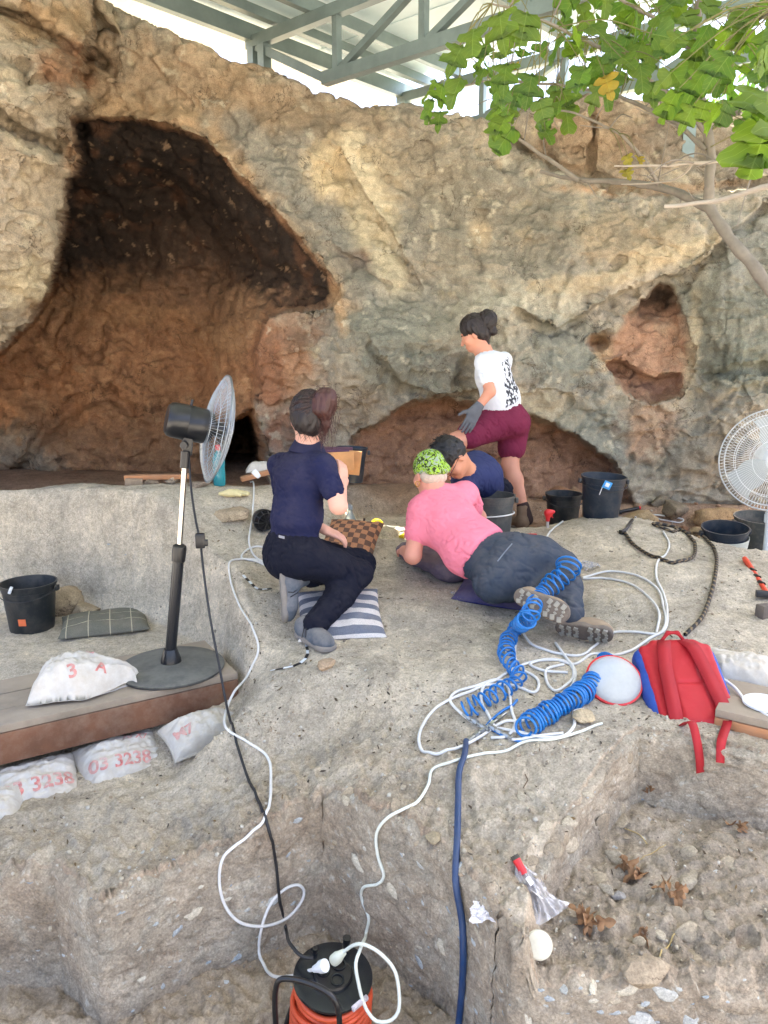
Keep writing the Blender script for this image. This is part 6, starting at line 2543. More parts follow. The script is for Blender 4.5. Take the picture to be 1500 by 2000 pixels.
# collar
nk = nek + np.array([0, 0, .012]) + f1 * .004
MB().lathe([(.056, .036), (.060, .040), (.066, .036), (.092, -.016), (.090, -.020), (.078, -.012), (.060, .026), (.056, .036)], nk, 40, frame_of((.10, .02, 1))).build('collar', NAVY, sh_)
DKT = cloth_mat('dark_trousers', lin(16, 20, 36), .10, .05)
B = Body(.0068)
B.limb(pel + np.array([0, 0, .02]), pel - [0, 0, .04], .118, .12, .05, R1, 1.25)
B.ell(pel - f1 * .02 - [0, 0, .05], (.136, .115, .105), np.array([R1, f1, [0, 0, 1]]), .05)
B.chain([hipR, hipR + (knR - hipR) * .5, knR], [.096, .083, .066], .05).chain([knR, knR + (anR - knR) * .5, anR + (anR - knR) * .06], [.070, .070, .062], .03)
B.chain([hipL, knL], [.112, .076], .05).chain([knL, anL + (knL - anL) * .12], [.074, .056], .03)
tr_ = body_obj('trousers', B, DKT, p1, folds(2, .010, 6.5))
lg = P(553, 1048, 3.37)
MB().box(L2W(lg, np.array([R1, f1, [0, 0, 1]]), 0, -.010, 0), (.036, .004, .012), (0, .05, math.atan2(R1[1], R1[0])), .001).build('patch', M('patch_grey', lin(150, 150, 156), .7), tr_)
# hair with a loose bun
B = Body(.0058)
hp_ = lambda x, y, z: L2W(hd, AH1, x, y, z)
B.ell(hp_(0, -.022, .036), (.083, .096, .096), AH1, .02).ell(hp_(0, -.062, -.012), (.072, .048, .066), AH1, .03)
B.cut(hp_(0, .060, .0), AH1[1] + np.array([0, 0, -.25]), .02)
hr = body_obj('hair', B, HAIR_DK, p1, strands(1, AH1, .010))
B = Body(.0055)
bc = P(633, 787, 3.50)
B.ell(bc, (.055, .050, .060), None, .02).ell(bc + [.012, -.01, .035], (.036, .03, .03), None, .03).ell(bc + [-.02, -.01, -.03], (.04, .035, .03), None, .03).limb(bc + [.0, -.01, -.03], P(637, 828, 3.50), .030, .010, .03).limb(P(637, 828, 3.50), P(634, 850, 3.52), .010, .004, .02)
body_obj('hair_bun', B, HAIR_RED, hr, lambda v: fbm(v * np.array([1, 1, .35]), 42, 3, ridged=True) * .009 + fbm(v, 16, 2) * .008)
crv = []
for i in range(70):
    a = bc + rng.normal(size=3) * .035 + [0, 0, -.02]
    e = P(636 + rng.normal() * 9, 862 + rng.normal() * 16, 3.5 + rng.normal() * .03)
    crv.append([a, (a + e) / 2 + rng.normal(size=3) * .014, e])
for i in range(40):
    an = rng.uniform(0, 2 * PI)
    a = bc + np.array([math.cos(an) * .05, rng.normal() * .02, math.sin(an) * .055])
    crv.append([a, a + np.array([math.cos(an), 0, math.sin(an)]) * .02 + rng.normal(size=3) * .012, a + rng.normal(size=3) * .035])
hair_strands('loose_hair', HAIR_RED, hr, crv, .0012)
skull_strands('combed_hair', HAIR_DK, hr, hd, AH1, np.array([0, -.022, .034]), np.array([.083, .097, .096]), bc, 1100, .30, -.75)
crv = []
for i in range(26):
    a = hp_(rng.uniform(-.05, .06), -.095, -.05 + rng.normal() * .01)
    crv.append([a, a + [rng.normal() * .01, -.002, -.025], a + [rng.normal() * .02, .0, -.045 - rng.random() * .03]])
hair_strands('nape_hair', HAIR_DK, hr, crv, .001)
SHOE1 = M('blue_grey_suede', lin(78, 88, 100), .85, 0, .3, 22, .4, 120, dust=DUST, dust_amt=.35)
SOLE1 = M('grey_rubber', lin(120, 116, 112), .8, 0, .15, 20, .3, 80, dust=DUST, dust_amt=.35)
hR, tR = G(584, 1240), G(664, 1284)
hR = np.array(hR) + [0, 0, .004]
tR = hR + unit(np.array(tR) + [0, 0, .004] - hR) * .285
o = shoe(p1, hR, tR, (.05, -.10, 1), SHOE1, SOLE1, anR, laces=M('dark_lace', lin(44, 44, 50), .8), boot=.03)
hL, tL = P(546, 1116, 3.44), P(551, 1197, 3.40)
tL = hL + unit(tL - hL) * .245
o = shoe(p1, hL, tL, (1, .25, .1), SHOE1, SOLE1, anL, laces=M('dark_lace', lin(44, 44, 50), .8), boot=.02)

# ---- person in pink lying on the elbow
C2 = lin(216, 150, 128)
SK2 = skin('skin_ruddy', C2)
p2_ = thing('person', 'person in pink shirt and green patterned bandana lying on cushions', 'person', tuple(G(960, 1160)))
hd2 = P(838, 926, 4.02)
AH2 = axes((-.42, .86, -.28), (-.05, .22, 1))
nk2 = P(853, 968, 3.97)
ch2 = P(872, 1018, 3.90)
wa2 = P(920, 1070, 3.76)
pe2 = P(985, 1105, 3.62)
sp2 = unit(ch2 - pe2)
view2 = unit(CAM - ch2)
W2v = unit(np.cross(sp2, view2))             # across the back
if W2v[0] > 0:
    W2v = -W2v
shL2, shR2 = P(822, 996, 3.93), P(908, 965, 4.02)
elL2 = P(806, 1085, 3.86)
wrL2 = P(790, 1075, 4.10)
elR2 = P(935, 1010, 4.22)
wrR2 = P(880, 1010, 4.40)
B = Body(.0064)
add_head(B, hd2, AH2, .98, nk2)
B.limb(pe2, wa2, .10, .10, .06, W2v, 1.1).limb(wa2, ch2, .10, .10, .06, W2v, 1.15).limb(ch2, nk2, .10, .055, .06, W2v, 1.2)
B.limb(shL2, shR2, .05, .05, .05).limb(shL2, elL2, .05, .047, .02).limb(elL2, wrL2, .045, .03, .02).limb(shR2, elR2, .05, .042, .02).limb(elR2, wrR2, .042, .03, .02)
add_hand(B, wrL2, (-.1, 1, -.2), (.3, 0, -1), (.8, .2, .1), .5)
add_hand(B, wrR2, (-.9, .3, -.2), (.0, .2, -1), (-.2, .9, 0), .5)
hpR2, hpL2 = P(1010, 1080, 3.66), P(965, 1138, 3.55)
knR2, anR2 = P(1098, 1108, 3.62), P(1110, 1190, 3.32)
knL2, anL2 = P(1085, 1140, 3.62), P(1062, 1172, 3.34)
B.chain([hpR2, knR2, anR2], [.09, .06, .042], .03).chain([hpL2, knL2, anL2], [.09, .06, .042], .03)
body_obj('body', B, SK2, p2_, None, 1, lambda v, n: head_cols(v, hd2, AH2, C2, lin(160, 140, 120)) * (1 + .10 * fbm(v, 12, 3))[:, None])
PINK = cloth_mat('pink_jersey', lin(236, 132, 152), .10, .08)
B = Body(.0068)
be2 = P(936, 1082, 3.73)
B.limb(P(964, 1094, 3.67), wa2, .126, .118, .06, W2v, 1.2).limb(wa2, ch2, .118, .120, .07, W2v, 1.24).limb(ch2, nk2 - [0, 0, .015], .125, .075, .06, W2v, 1.2)
B.limb(shL2, shR2, .066, .066, .08)
B.limb(shL2, shL2 + (elL2 - shL2) * .52, .066, .068, .04).limb(shR2, shR2 + (elR2 - shR2) * .6, .064, .062, .04)
B.cut(P(948, 1080, 3.71), -sp2, .012)
body_obj('t_shirt', B, PINK, p2_, folds(4, .010, 5.5, (1, 1.6, 1.6)))
SLATE = cloth_mat('slate_trousers', lin(56, 66, 80), .14, .22)
B = Body(.0068)
B.limb(be2, pe2, .118, .124, .05, W2v, 1.2).ell(P(985, 1114, 3.60), (.125, .125, .115), None, .06)
B.chain([hpR2, (hpR2 + knR2) / 2 + [0, 0, .02], knR2], [.108, .098, .082], .05).chain([knR2, (knR2 + anR2) / 2, anR2 + (anR2 - knR2) * .06], [.082, .078, .074], .04)
B.chain([hpL2, knL2], [.104, .082], .05).chain([knL2, anL2 + (knL2 - anL2) * .1], [.090, .068], .04)
body_obj('trousers', B, SLATE, p2_, folds(5, .009, 5.0))
B = Body(.006)
B.chain([P(1000, 1068, 3.50), P(985, 1084, 3.46), P(972, 1100, 3.44)], [.004] * 3, .004)
zp = path([(1000, 1062, 3.50), (986, 1078, 3.455), (972, 1096, 3.425)], .003, settle=False)
tube_obj('pocket_zip', zp, .003, M('zip_grey', lin(110, 118, 130), .6), p2_)
# bandana
m, nt, bs, tc, sx, nz = fabric_nodes('bandana_print')
vz = nd(nt, 'ShaderNodeTexNoise')
vz.inputs['Scale'].default_value = 42
vz.inputs['Detail'].default_value = 2
vz.inputs['Distortion'].default_value = 1.6
nt.links.new(tc.outputs['Object'], vz.inputs[0])
k1 = math_n(nt, 'GREATER_THAN', vz.outputs[0], .53)
k2 = math_n(nt, 'LESS_THAN', vz.outputs[0], .42)
c_ = mixrgb(nt, k2, lin(158, 196, 62), lin(150, 160, 150))
c_ = mixrgb(nt, k1, c_, lin(58, 66, 44))
finish_fab(nt, bs, nz, c_, tc, .1)
B = Body(.0056)
hp_ = lambda x, y, z: L2W(hd2, AH2, x, y, z)
B.ell(hp_(0, -.014, .040), (.086, .104, .096), AH2, .02).limb(hp_(-.04, -.098, .0), hp_(.06, -.09, .015), .022, .026, .03)
B.cut(hp_(0, -.05, -.012), (AH2[2] * -1 + AH2[1] * .12), .012)
bd = body_obj('bandana', B, m, p2_, folds(6, .006, 14))
B = Body(.0055)
B.ell(hp_(0, -.05, -.020), (.074, .05, .045), AH2, .02)
body_obj('hair', B, HAIR_GR, p2_, strands(3, AH2, .005))
er = hp_(-.082, -.01, -.055)
v, f = tube_geo([er + np.array([math.cos(a) * .011, 0, math.sin(a) * .014]) for a in np.linspace(0, 2 * PI, 17)[:-1]], .0022, 5, True)
link_mesh('earring', mesh_np('earring', v, np.array(f)), M('gold', lin(216, 170, 80), .25, 1.0), p2_)
TAN = M('tan_suede', lin(150, 128, 102), .9, 0, .15, 14, .3, 120, dust=DUST, dust_amt=.3)
SOLE2 = M('brown_grey_rubber', lin(100, 90, 82), .85, 0, .15, 20, .3, 80, dust=DUST, dust_amt=.3)
LUG = M('pale_tread', lin(150, 146, 134), .9, 0, .15, 20, .2, 80)
hl, tl_ = P(1006, 1160, 3.20), P(1096, 1198, 3.10)
tl_ = hl + unit(tl_ - hl) * .255
shoe(p2_, hl, tl_, (.10, .93, -.12), TAN, SOLE2, anL2, lugs=LUG, name='boot', boot=.05, w=.050)
hl, tl_ = np.array(G(1085, 1250)) + [0, 0, .055], np.array(G(1176, 1262)) + [0, 0, .05]
tl_ = hl + unit(tl_ - hl) * .255
shoe(p2_, hl, tl_, (-.05, .85, .40), TAN, SOLE2, anR2, lugs=LUG, name='boot', boot=-.02, w=.050)

# ---- man in navy bent over the hollow
C3 = lin(206, 142, 110)
SK3 = skin('skin_tan', C3)
p3_ = thing('person', 'black haired person with glasses and navy shirt bending over the hollow', 'person', tuple(lay(960, 1010, 4.9)))
hd3 = P(881, 896, 4.33)
AH3 = axes((-.34, -.30, -.88), (-.72, -.34, .45))
nk3 = P(914, 926, 4.47)
ch3 = P(930, 930, 4.66)
pe3 = P(950, 985, 5.06)
gzp = gz(pe3[0], pe3[1])
pe3[2] = gzp + .27
sp3 = unit(ch3 - pe3)
W3v = unit(np.cross(sp3, (0, 0, 1)))
shA, shB = P(905, 958, 4.40), P(930, 905, 4.75)
B = Body(.0064)
add_head(B, hd3, AH3, 1.0, nk3)
B.limb(pe3, ch3, .10, .11, .04, W3v, 1.1).limb(ch3, nk3, .10, .055, .06)
elA, wrA = P(885, 1010, 4.38), P(835, 1012, 4.50)
elB, wrB = P(900, 985, 4.95), P(850, 1005, 4.85)
B.limb(shA, shB, .05, .05, .05).chain([shA, elA, wrA], [.05, .043, .03], .02).chain([shB, elB, wrB], [.05, .043, .03], .02)
add_hand(B, wrA, (-.9, .2, -.4), (.0, .3, -1), (0, 1, 0), .6)
add_hand(B, wrB, (-.9, -.1, -.4), (.0, -.1, -1), (0, -1, 0), .6)
k1_, k2_ = np.array([pe3[0] - .22, pe3[1] - .24, 0]), np.array([pe3[0] - .24, pe3[1] + .12, 0])
for kk, e in ((k1_, -1), (k2_, 1)):
    kk[2] = gz(kk[0], kk[1]) + .07
    hpx = pe3 + W3v * e * -.09
    B.limb(hpx, kk, .07, .05, .03).limb(kk, hpx + [.0, .06, -.17], .05, .04, .03)
body_obj('body', B, SK3, p3_, None, 1, lambda v, n: head_cols(v, hd3, AH3, C3, lin(30, 26, 26)) * (1 + .06 * fbm(v, 12, 3))[:, None])
NAVY2 = cloth_mat('navy_jersey', lin(46, 54, 94), .10, .05)
B = Body(.0068)
B.limb(pe3 + [-.02, 0, .02], ch3, .128, .138, .06, W3v, 1.15).limb(ch3, nk3, .13, .072, .06, W3v, 1.2).limb(shA, shB, .068, .068, .08)
B.limb(shA, shA + (elA - shA) * .75, .066, .062, .04).limb(shB, shB + (elB - shB) * .75, .066, .062, .04)
body_obj('t_shirt', B, NAVY2, p3_, folds(7, .009, 6))
B = Body(.0075)
B.ell(pe3, (.145, .145, .13), None, .05)
for kk, e in ((k1_, -1), (k2_, 1)):
    hpx = pe3 + W3v * e * -.09
    B.limb(hpx, kk, .095, .070, .05).limb(kk, hpx + [.0, .06, -.17], .075, .058, .03)
body_obj('trousers', B, DKT, p3_, folds(8, .009, 6))
B = Body(.0055)
hp_ = lambda x, y, z: L2W(hd3, AH3, x, y, z)
B.ell(hp_(0, -.018, .046), (.085, .102, .094), AH3, .02).ell(hp_(0, -.06, .0), (.074, .052, .058), AH3, .03).ell(hp_(0, .055, .085), (.06, .045, .035), AH3, .03)
B.cut(hp_(0, .082, .03), AH3[1] - AH3[2] * .55, .015)
for e in (-1, 1):
    B.dent(hp_(e * .078, .035, -.03), (.03, .05, .05), AH3, .015)
hr3 = body_obj('hair', B, HAIR_BK, p3_, lambda v: fbm(v, 34, 3, ridged=True) * .009 + fbm(v, 14, 2) * .006)
crv = []
for i in range(420):
    d_ = unit(rng.normal(size=3))
    if d_[1] > .35 or d_[2] < -.1:
        continue
    q_ = np.array([0, -.018, .046]) + d_ * np.array([.086, .103, .096])
    g_ = unit(d_ + np.array([rng.normal() * .4, .9, .2]))
    crv.append([L2W(hd3, AH3, *q_), L2W(hd3, AH3, *(q_ + g_ * .014)), L2W(hd3, AH3, *(q_ + g_ * .026 + rng.normal(size=3) * .004))])
hair_strands('short_hair', HAIR_BK, hr3, crv, .0016)
gl = MB()
for e in (-1, 1):
    a = np.linspace(0, 2 * PI, 21)
    gl.tube([hp_(e * .034 + .026 * math.cos(x), .108, .000 + .019 * math.sin(x)) for x in a], .0018, 5, cap=False)
    gl.tube([hp_(e * .060, .106, .006), hp_(e * .078, .05, .006), hp_(e * .082, -.005, .004), hp_(e * .080, -.025, -.018)], .0018, 5)
gl.tube([hp_(-.009, .109, .003), hp_(.009, .109, .003)], .0018, 5)
gl.build('glasses', BLACKG, p3_)
for e in (-1, 1):
    shoe(p3_, lay(940, 1010, 5.18) + [0, .07 * e, .02], lay(940, 1010, 5.18) + [.06, .07 * e + .25, .02], (-.2, 0, 1), SHOE1, SOLE1)

# ---- woman in white stepping up by the rock
C4 = lin(212, 148, 120)
SK4 = skin('skin_warm', C4)
p4_ = thing('person', 'standing person in white printed tee and maroon shorts stepping up by the wall', 'person', tuple(lay(1020, 1022, 5.35)))
hd4 = P(926, 652, 5.36)
AH4 = axes((-.84, .26, -.42), (-.42, .08, .9))
f4_ = unit((-.76, .62, -.25))
R4 = unit(np.cross(f4_, (0, 0, 1)))
nk4 = P(946, 692, 5.36)
ch4 = P(962, 730, 5.37)
wa4 = P(978, 778, 5.39)
pe4 = P(984, 818, 5.40)
shL4, shR4 = P(944, 708, 5.22), P(984, 704, 5.50)
elL4, wrL4 = P(957, 765, 5.14), P(930, 800, 5.12)
elR4, wrR4 = P(975, 765, 5.62), P(930, 800, 5.66)
hpL4, hpR4 = P(962, 830, 5.32), P(1003, 828, 5.46)
knL4, anL4 = P(890, 862, 5.16), P(902, 960, 5.34)
knR4, anR4 = P(996, 908, 5.42), P(1022, 990, 5.34)
B = Body(.0062)
add_head(B, hd4, AH4, .96, nk4)
B.limb(pe4, wa4, .11, .09, .05, R4, 1.3).limb(wa4, ch4, .09, .10, .05, R4, 1.3).limb(ch4, nk4, .09, .05, .05, R4, 1.2)
B.limb(shL4, shR4, .042, .042, .04).chain([shL4, elL4, wrL4], [.045, .038, .026], .02).chain([shR4, elR4, wrR4], [.045, .038, .026], .02)
add_hand(B, wrR4, (-.4, -.3, -.8), (-.3, .6, 0), (-.8, 0, .3), .4)
B.chain([hpL4, knL4, knL4 + (anL4 - knL4) * .35, anL4], [.09, .060, .058, .036], .03)
B.chain([hpR4, knR4, knR4 + (anR4 - knR4) * .35, anR4], [.095, .060, .060, .036], .03)
body_obj('body', B, SK4, p4_, None, 1, lambda v, n: head_cols(v, hd4, AH4, C4, lin(40, 30, 28)) * (1 + .06 * fbm(v, 12, 3))[:, None])
B = Body(.0066)
B.limb(pe4 + [0, 0, .0], wa4, .125, .118, .05, R4, 1.3).limb(wa4, ch4, .118, .116, .05, R4, 1.3).limb(ch4, nk4 - [0, 0, .02], .108, .065, .05, R4, 1.2)
B.limb(shL4, shR4, .056, .056, .06).limb(shL4, shL4 + (elL4 - shL4) * .55, .060, .062, .03).limb(shR4, shR4 + (elR4 - shR4) * .55, .060, .062, .03)
B.cut(P(984, 800, 5.4), (.1, 0, -1), .012)
UP4 = unit(ch4 - wa4)


def tee_col(v, n):
    col = np.tile(linv((232, 236, 242)) * .92, (len(v), 1))
    q = v - (ch4 * .55 + wa4 * .45)
    u = q @ R4
    w = q @ UP4
    bk_ = (n @ f4_) < -.15
    ink = fbm(v * np.array([1, 1, 1]), 44, 2) + .15 * fbm(v + 3, 20, 2) > -.02
    m = bk_ & (np.abs(u - .01) < .080 + .012 * fbm(v, 12, 2)) & (np.abs(w) < .150) & ink
    col[m] = lin(56, 58, 66)
    return col


M('white_tee', lin(240, 240, 240), .9, 0, .05, 9, .2, 260, attr='col', bdist=.0025)
body_obj('t_shirt', B, _mats['white_tee'], p4_, folds(9, .006, 7), 1, tee_col)
MAROON = cloth_mat('maroon_jersey', lin(116, 40, 66), .10, .03)
B = Body(.0066)
B.limb(pe4 + [0, 0, .06], pe4, .118, .135, .05, R4, 1.28).ell(pe4 - f4_ * .05 - [0, 0, .02], (.155, .13, .12), np.array([R4, f4_, [0, 0, 1]]), .05)
B.limb(hpL4, hpL4 + (knL4 - hpL4) * .62, .118, .098, .05).limb(hpR4, hpR4 + (knR4 - hpR4) * .56, .120, .106, .05)
B.cut(P(984, 786, 5.4), (0, 0, 1), .012)
body_obj('shorts', B, MAROON, p4_, folds(10, .008, 8))
B = Body(.0056)
hp_ = lambda x, y, z: L2W(hd4, AH4, x * .96, y * .96, z * .96)
B.ell(hp_(0, -.020, .040), (.084, .100, .094), AH4, .02).ell(hp_(0, -.062, -.02), (.068, .045, .06), AH4, .03)
B.cut(hp_(0, .058, .0), AH4[1] - AH4[2] * .35, .02)
for e in (-1, 1):
    B.dent(hp_(e * .082, .045, -.02), (.03, .05, .05), AH4, .015)
hr4 = body_obj('hair', B, HAIR_DK, p4_, strands(5, AH4, .009))
B = Body(.0055)
b4 = P(950, 633, 5.33)
B.ell(b4 + [.005, 0, .03], (.064, .055, .066), None, .02).limb(b4, P(964, 648, 5.32), .042, .022, .03).limb(b4 + [-.01, 0, -.02], P(950, 676, 5.33), .036, .012, .03)
body_obj('ponytail', B, HAIR_DK, hr4, lambda v: fbm(v * np.array([1, 1, .4]), 40, 3, ridged=True) * .010)
skull_strands('combed_hair', HAIR_DK, hr4, hd4, AH4, np.array([0, -.02, .038]) * .96, np.array([.082, .098, .094]) * .96, b4, 700, .32, -.7)
crv = []
for i in range(40):
    a = b4 + rng.normal(size=3) * .035
    crv.append([a, a + rng.normal(size=3) * .03 + [.015, 0, 0], a + rng.normal(size=3) * .04 + [.03, 0, -.03]])
hair_strands('loose_hair', HAIR_DK, hr4, crv, .0013)
GLOVE = M('grey_glove', lin(96, 98, 104), .8, 0, .15, 20, .3, 120)
B = Body(.005)
add_hand(B, wrL4 + (wrL4 - elL4) * .0, P(914, 832, 5.10) - wrL4, (-.2, .6, -.3), (-.8, .3, .3), .30, 1.12)
B.limb(wrL4 + (elL4 - wrL4) * .22, wrL4, .034, .033, .02).limb(wrL4, wrL4 + unit(P(914, 832, 5.10) - wrL4) * .03, .032, .030, .02)
body_obj('glove', B, GLOVE, p4_, lambda v: fbm(v, 30, 2) * .003)
BOOT4 = M('brown_boot', lin(118, 92, 72), .85, 0, .18, 14, .3, 120, dust=DUST, dust_amt=.3)
B = Body(.006)
B.limb(anR4 + (knR4 - anR4) * .02, anR4 + (anR4 - knR4) * .3, .045, .044, .01)
body_obj('sock', B, M('dark_sock', lin(62, 44, 42), .9), p4_)
hl = lay(1030, 1026, 5.26, .0)
tl_ = hl + unit(np.array([-.55, .80, .02])) * .26
shoe(p4_, hl, tl_, (0, 0, 1), BOOT4, SOLE2, anR4, name='boot', boot=.05)
hl = np.array([anL4[0] + .03, anL4[1] - .05, anL4[2] - .09])
shoe(p4_, hl, hl + unit(np.array([-.7, .6, .0])) * .26, (0, 0, 1), BOOT4, SOLE2, anL4, name='boot', boot=.05)

# ------------------------------------------------------------------ loose rocks
def rock_mesh(seed, rough=.28, sub=3):
    bm = bmesh.new()
    bmesh.ops.create_icosphere(bm, subdivisions=sub, radius=1.0)
    v = np.array([x.co[:] for x in bm.verts])
    f = np.array([[y.index for y in x.verts] for x in bm.faces])
    bm.free()
    d = 1 + fbm(v + seed * 7.3, .9, 3) * rough * 1.5 + fbm(v + seed * 3.3, 2.6, 3, ridged=True) * rough * .45 + fbm(v + seed, 7, 3) * .07
    v = v * d[:, None]
    # a few flat faces
    r2 = np.random.default_rng(int(seed * 10))
    for _ in range(11):
        n = r2.normal(size=3)
        n /= np.linalg.norm(n)
        h = v @ n
        lim = r2.uniform(.52, .8)
        v = v - np.maximum(h - lim, 0)[:, None] * n * .85
    return v, f


def rock(label, px, py, size, seed, col=(176, 150, 116), sink=.3, D=None, rot=0.0, group='loose rocks on the dig', name='rock', cat='rock', tilt=(0, 0)):
    v, f = rock_mesh(seed, sub=4)
    v = v * np.array(size) / 2
    c = linv(col) * .8 * (1 + .25 * fbm(v + seed, 14, 3))[:, None]
    me = mesh_np(name, v, f, True, np.clip(c, .01, .9))
    me.materials.append(ROCK)
    o = bpy.data.objects.new(name, me)
    COL.objects.link(o)
    p = G(px, py) if D is None else lay(px, py, D)
    o.location = (p[0], p[1], p[2] + size[2] * (.5 - sink))
    o.rotation_euler = (tilt[0], tilt[1], rot)
    return tag(o, label, cat, group)


rock('large pointed tan rock right of the blue tagged bucket', 1252, 968, (.30, .24, .30), 1, (186, 160, 122), .22, 5.55, .4)
rock('long pale rounded rock against the cliff foot on the right', 1402, 952, (.40, .26, .20), 2, (184, 152, 112), .3, 5.75, .1)
rock('reddish rock behind the low black bucket', 1100, 935, (.26, .2, .2), 3, (168, 124, 92), .3, 5.75, .7)
rock('flat grey rock between the pointed rock and the pale rock', 1325, 962, (.34, .22, .16), 4, (150, 134, 112), .3, 5.8, 1.2)
rock('small tan stone before the long pale rock', 1370, 975, (.16, .14, .11), 5, (170, 146, 112), .3, 5.6, .3)
rock('grey stone at the cliff foot under the niche', 1290, 945, (.2, .15, .13), 6, (146, 132, 110), .3, 5.9, .9)
rock('brown stone near the right picture edge by the cliff foot', 1470, 965, (.28, .2, .16), 7, (150, 126, 98), .3, 5.7, .2)
rock('tan rock beside the pale sack at the red hollow', 1122, 925, (.22, .2, .18), 8, (176, 140, 108), .3, 5.9, .5)
rock('pale flat stone on the timber board by the fan head', 337, 912, (.11, .09, .06), 9, (196, 176, 150), .0, 4.78, .2)
rock('long low grey stone under the timber board', 295, 930, (.16, .11, .06), 10, (150, 132, 112), .3, 4.72, .1)
rock('grey stone below the head of the black fan', 388, 932, (.16, .10, .05), 11, (160, 142, 122), .3, 4.72, .3)
rock('small pale stone on the slope below the striped cushion', 637, 1304, (.095, .07, .06), 12, (198, 172, 142), .3, None, .3)
rock('cream rock lump beneath the sieve hook', 1140, 1408, (.10, .075, .06), 13, (206, 188, 156), .3, None, .2)
rock('tan stone lump in front of the platform sandbags', 172, 1492, (.12, .1, .07), 14, (158, 142, 120), .3, None, .2)
rock('second tan stone beside the sandbag with the blue corner', 200, 1508, (.09, .08, .05), 15, (164, 150, 126), .3, None, .9)
rock('broken rock edge above the right pit front face', 1262, 1886, (.15, .10, .10), 16, (176, 160, 136), .6, None, .4)
rock('pale boulder lump in the middle of the right pit', 1350, 1715, (.13, .08, .05), 17, (186, 174, 152), .62, None, .3)
rock('grey pebble at the inner edge of the right pit', 1208, 1752, (.05, .045, .03), 18, (170, 166, 160), .3, None, .3)
o = MB().lathe([(0, 0), (.030, 0), (.037, .004), (.038, .009), (.034, .014), (.02, .0165), (0, .017)], n=40).build('stone_disc', M('chalky_stone', lin(204, 200, 182), .9, 0, .12, 30, .3, 90), None, world_space=False)
o.matrix_world = Matrix.Translation(Vector(Gn(1043, 1842, .016))) @ frame_of((-.05, -.80, .60)).to_4x4()
tag(o, 'round pale stone disc on the edge of the right pit', 'stone')
rock('pale tooth shaped stone in the knobbly ground', 850, 1640, (.06, .05, .04), 20, (182, 166, 136), .3, None, .3)
rock('rough tan rock lying in the left pit behind the bucket', 120, 1150, (.36, .22, .26), 21, (196, 172, 138), .4, 4.46, .3)
rock('pale rock slab by the bucket in the left pit', 165, 1180, (.24, .18, .14), 22, (184, 164, 134), .3, 4.40, .9)
rock('tan boulder on the terrace behind the white cable', 460, 985, (.26, .18, .12), 23, (186, 166, 138), .5, 4.42, .3)
rock('sunlit rock ledge in front of the small hollow', 748, 1032, (.20, .15, .11), 24, (206, 192, 160), .35, 4.55, .2)
rock('low rock ledge beside the checkered cushion', 690, 1022, (.22, .12, .08), 25, (200, 186, 156), .35, 4.62, .1)
for i in range(46):
    x, y = rng.uniform(.6, 3.0), rng.uniform(5.25, 5.95)
    if i > 30:
        x, y = rng.uniform(-2.2, -.3), rng.uniform(5.0, 5.5)
    s = rng.uniform(.03, .10)
    v, f = rock_mesh(30 + i % 7, sub=2)
    o = link_mesh('rock', mesh_np('rock', v * np.array([s, s * .8, s * .6]) * .5, f, True, np.tile(linv((168 + i % 3 * 8, 140, 110)) * .8, (len(v), 1))), ROCK)
    o.location = (x, y, gz(x, y) + s * .1)
    o.rotation_euler = (0, 0, i)
    tag(o, 'small tan stone in the rubble along the cliff foot', 'rock', 'rubble stones along the cliff foot')

# ------------------------------------------------------------------ stones set in the cut sections (parts of the ground)
_fl = []
for k in range(10):
    v, f = rock_mesh(60 + k, .42, 3)
    v = v * np.array([1, .42 + .08 * (k % 3) + .16 * (k > 6), .16 + .04 * (k > 6)])
    tint = [(194, 194, 186), (180, 184, 182), (202, 192, 170), (172, 177, 177), (208, 200, 180), (186, 174, 152), (164, 172, 174), (176, 162, 138), (162, 148, 126), (186, 174, 152)][k]
    me = mesh_np('stone', v, f, True, np.clip(linv(tint) * .85 * (1 + .3 * fbm(v * 3 + k, 2, 3))[:, None], .02, .9))
    me.materials.append(rock_mat('section_stone_%s' % 'abcdefghij'[k], .0, .2, .004, 60))
    _fl.append(me)


def set_stone(px, py, s, ang, k, flat=.25):
    h = BVH.ray_cast(Vector(CAM), Vector(ray(px, py)).normalized())
    if h[0] is None:
        return
    hn = h[1] if h[1].dot(Vector(ray(px, py))) < 0 else -h[1]
    n = (hn + Vector(CAM - np.array(h[0])).normalized() * .2).normalized()
    side = Vector((0, 0, 1)).cross(n)
    if side.length < .2:
        side = Vector((1, 0, 0)).cross(n)
    side.normalize()
    up = n.cross(side)
    x = side * math.cos(ang) + up * math.sin(ang)
    fr = frame_of(n, x)
    o = bpy.data.objects.new('stone', _fl[k])
    COL.objects.link(o)
    o.parent = GROUND
    o.matrix_parent_inverse = Matrix.Identity(4)
    o.matrix_basis = Matrix.Translation(h[0] - n * s * .035) @ fr.to_4x4() @ Matrix.Diagonal((s, s, s, 1))


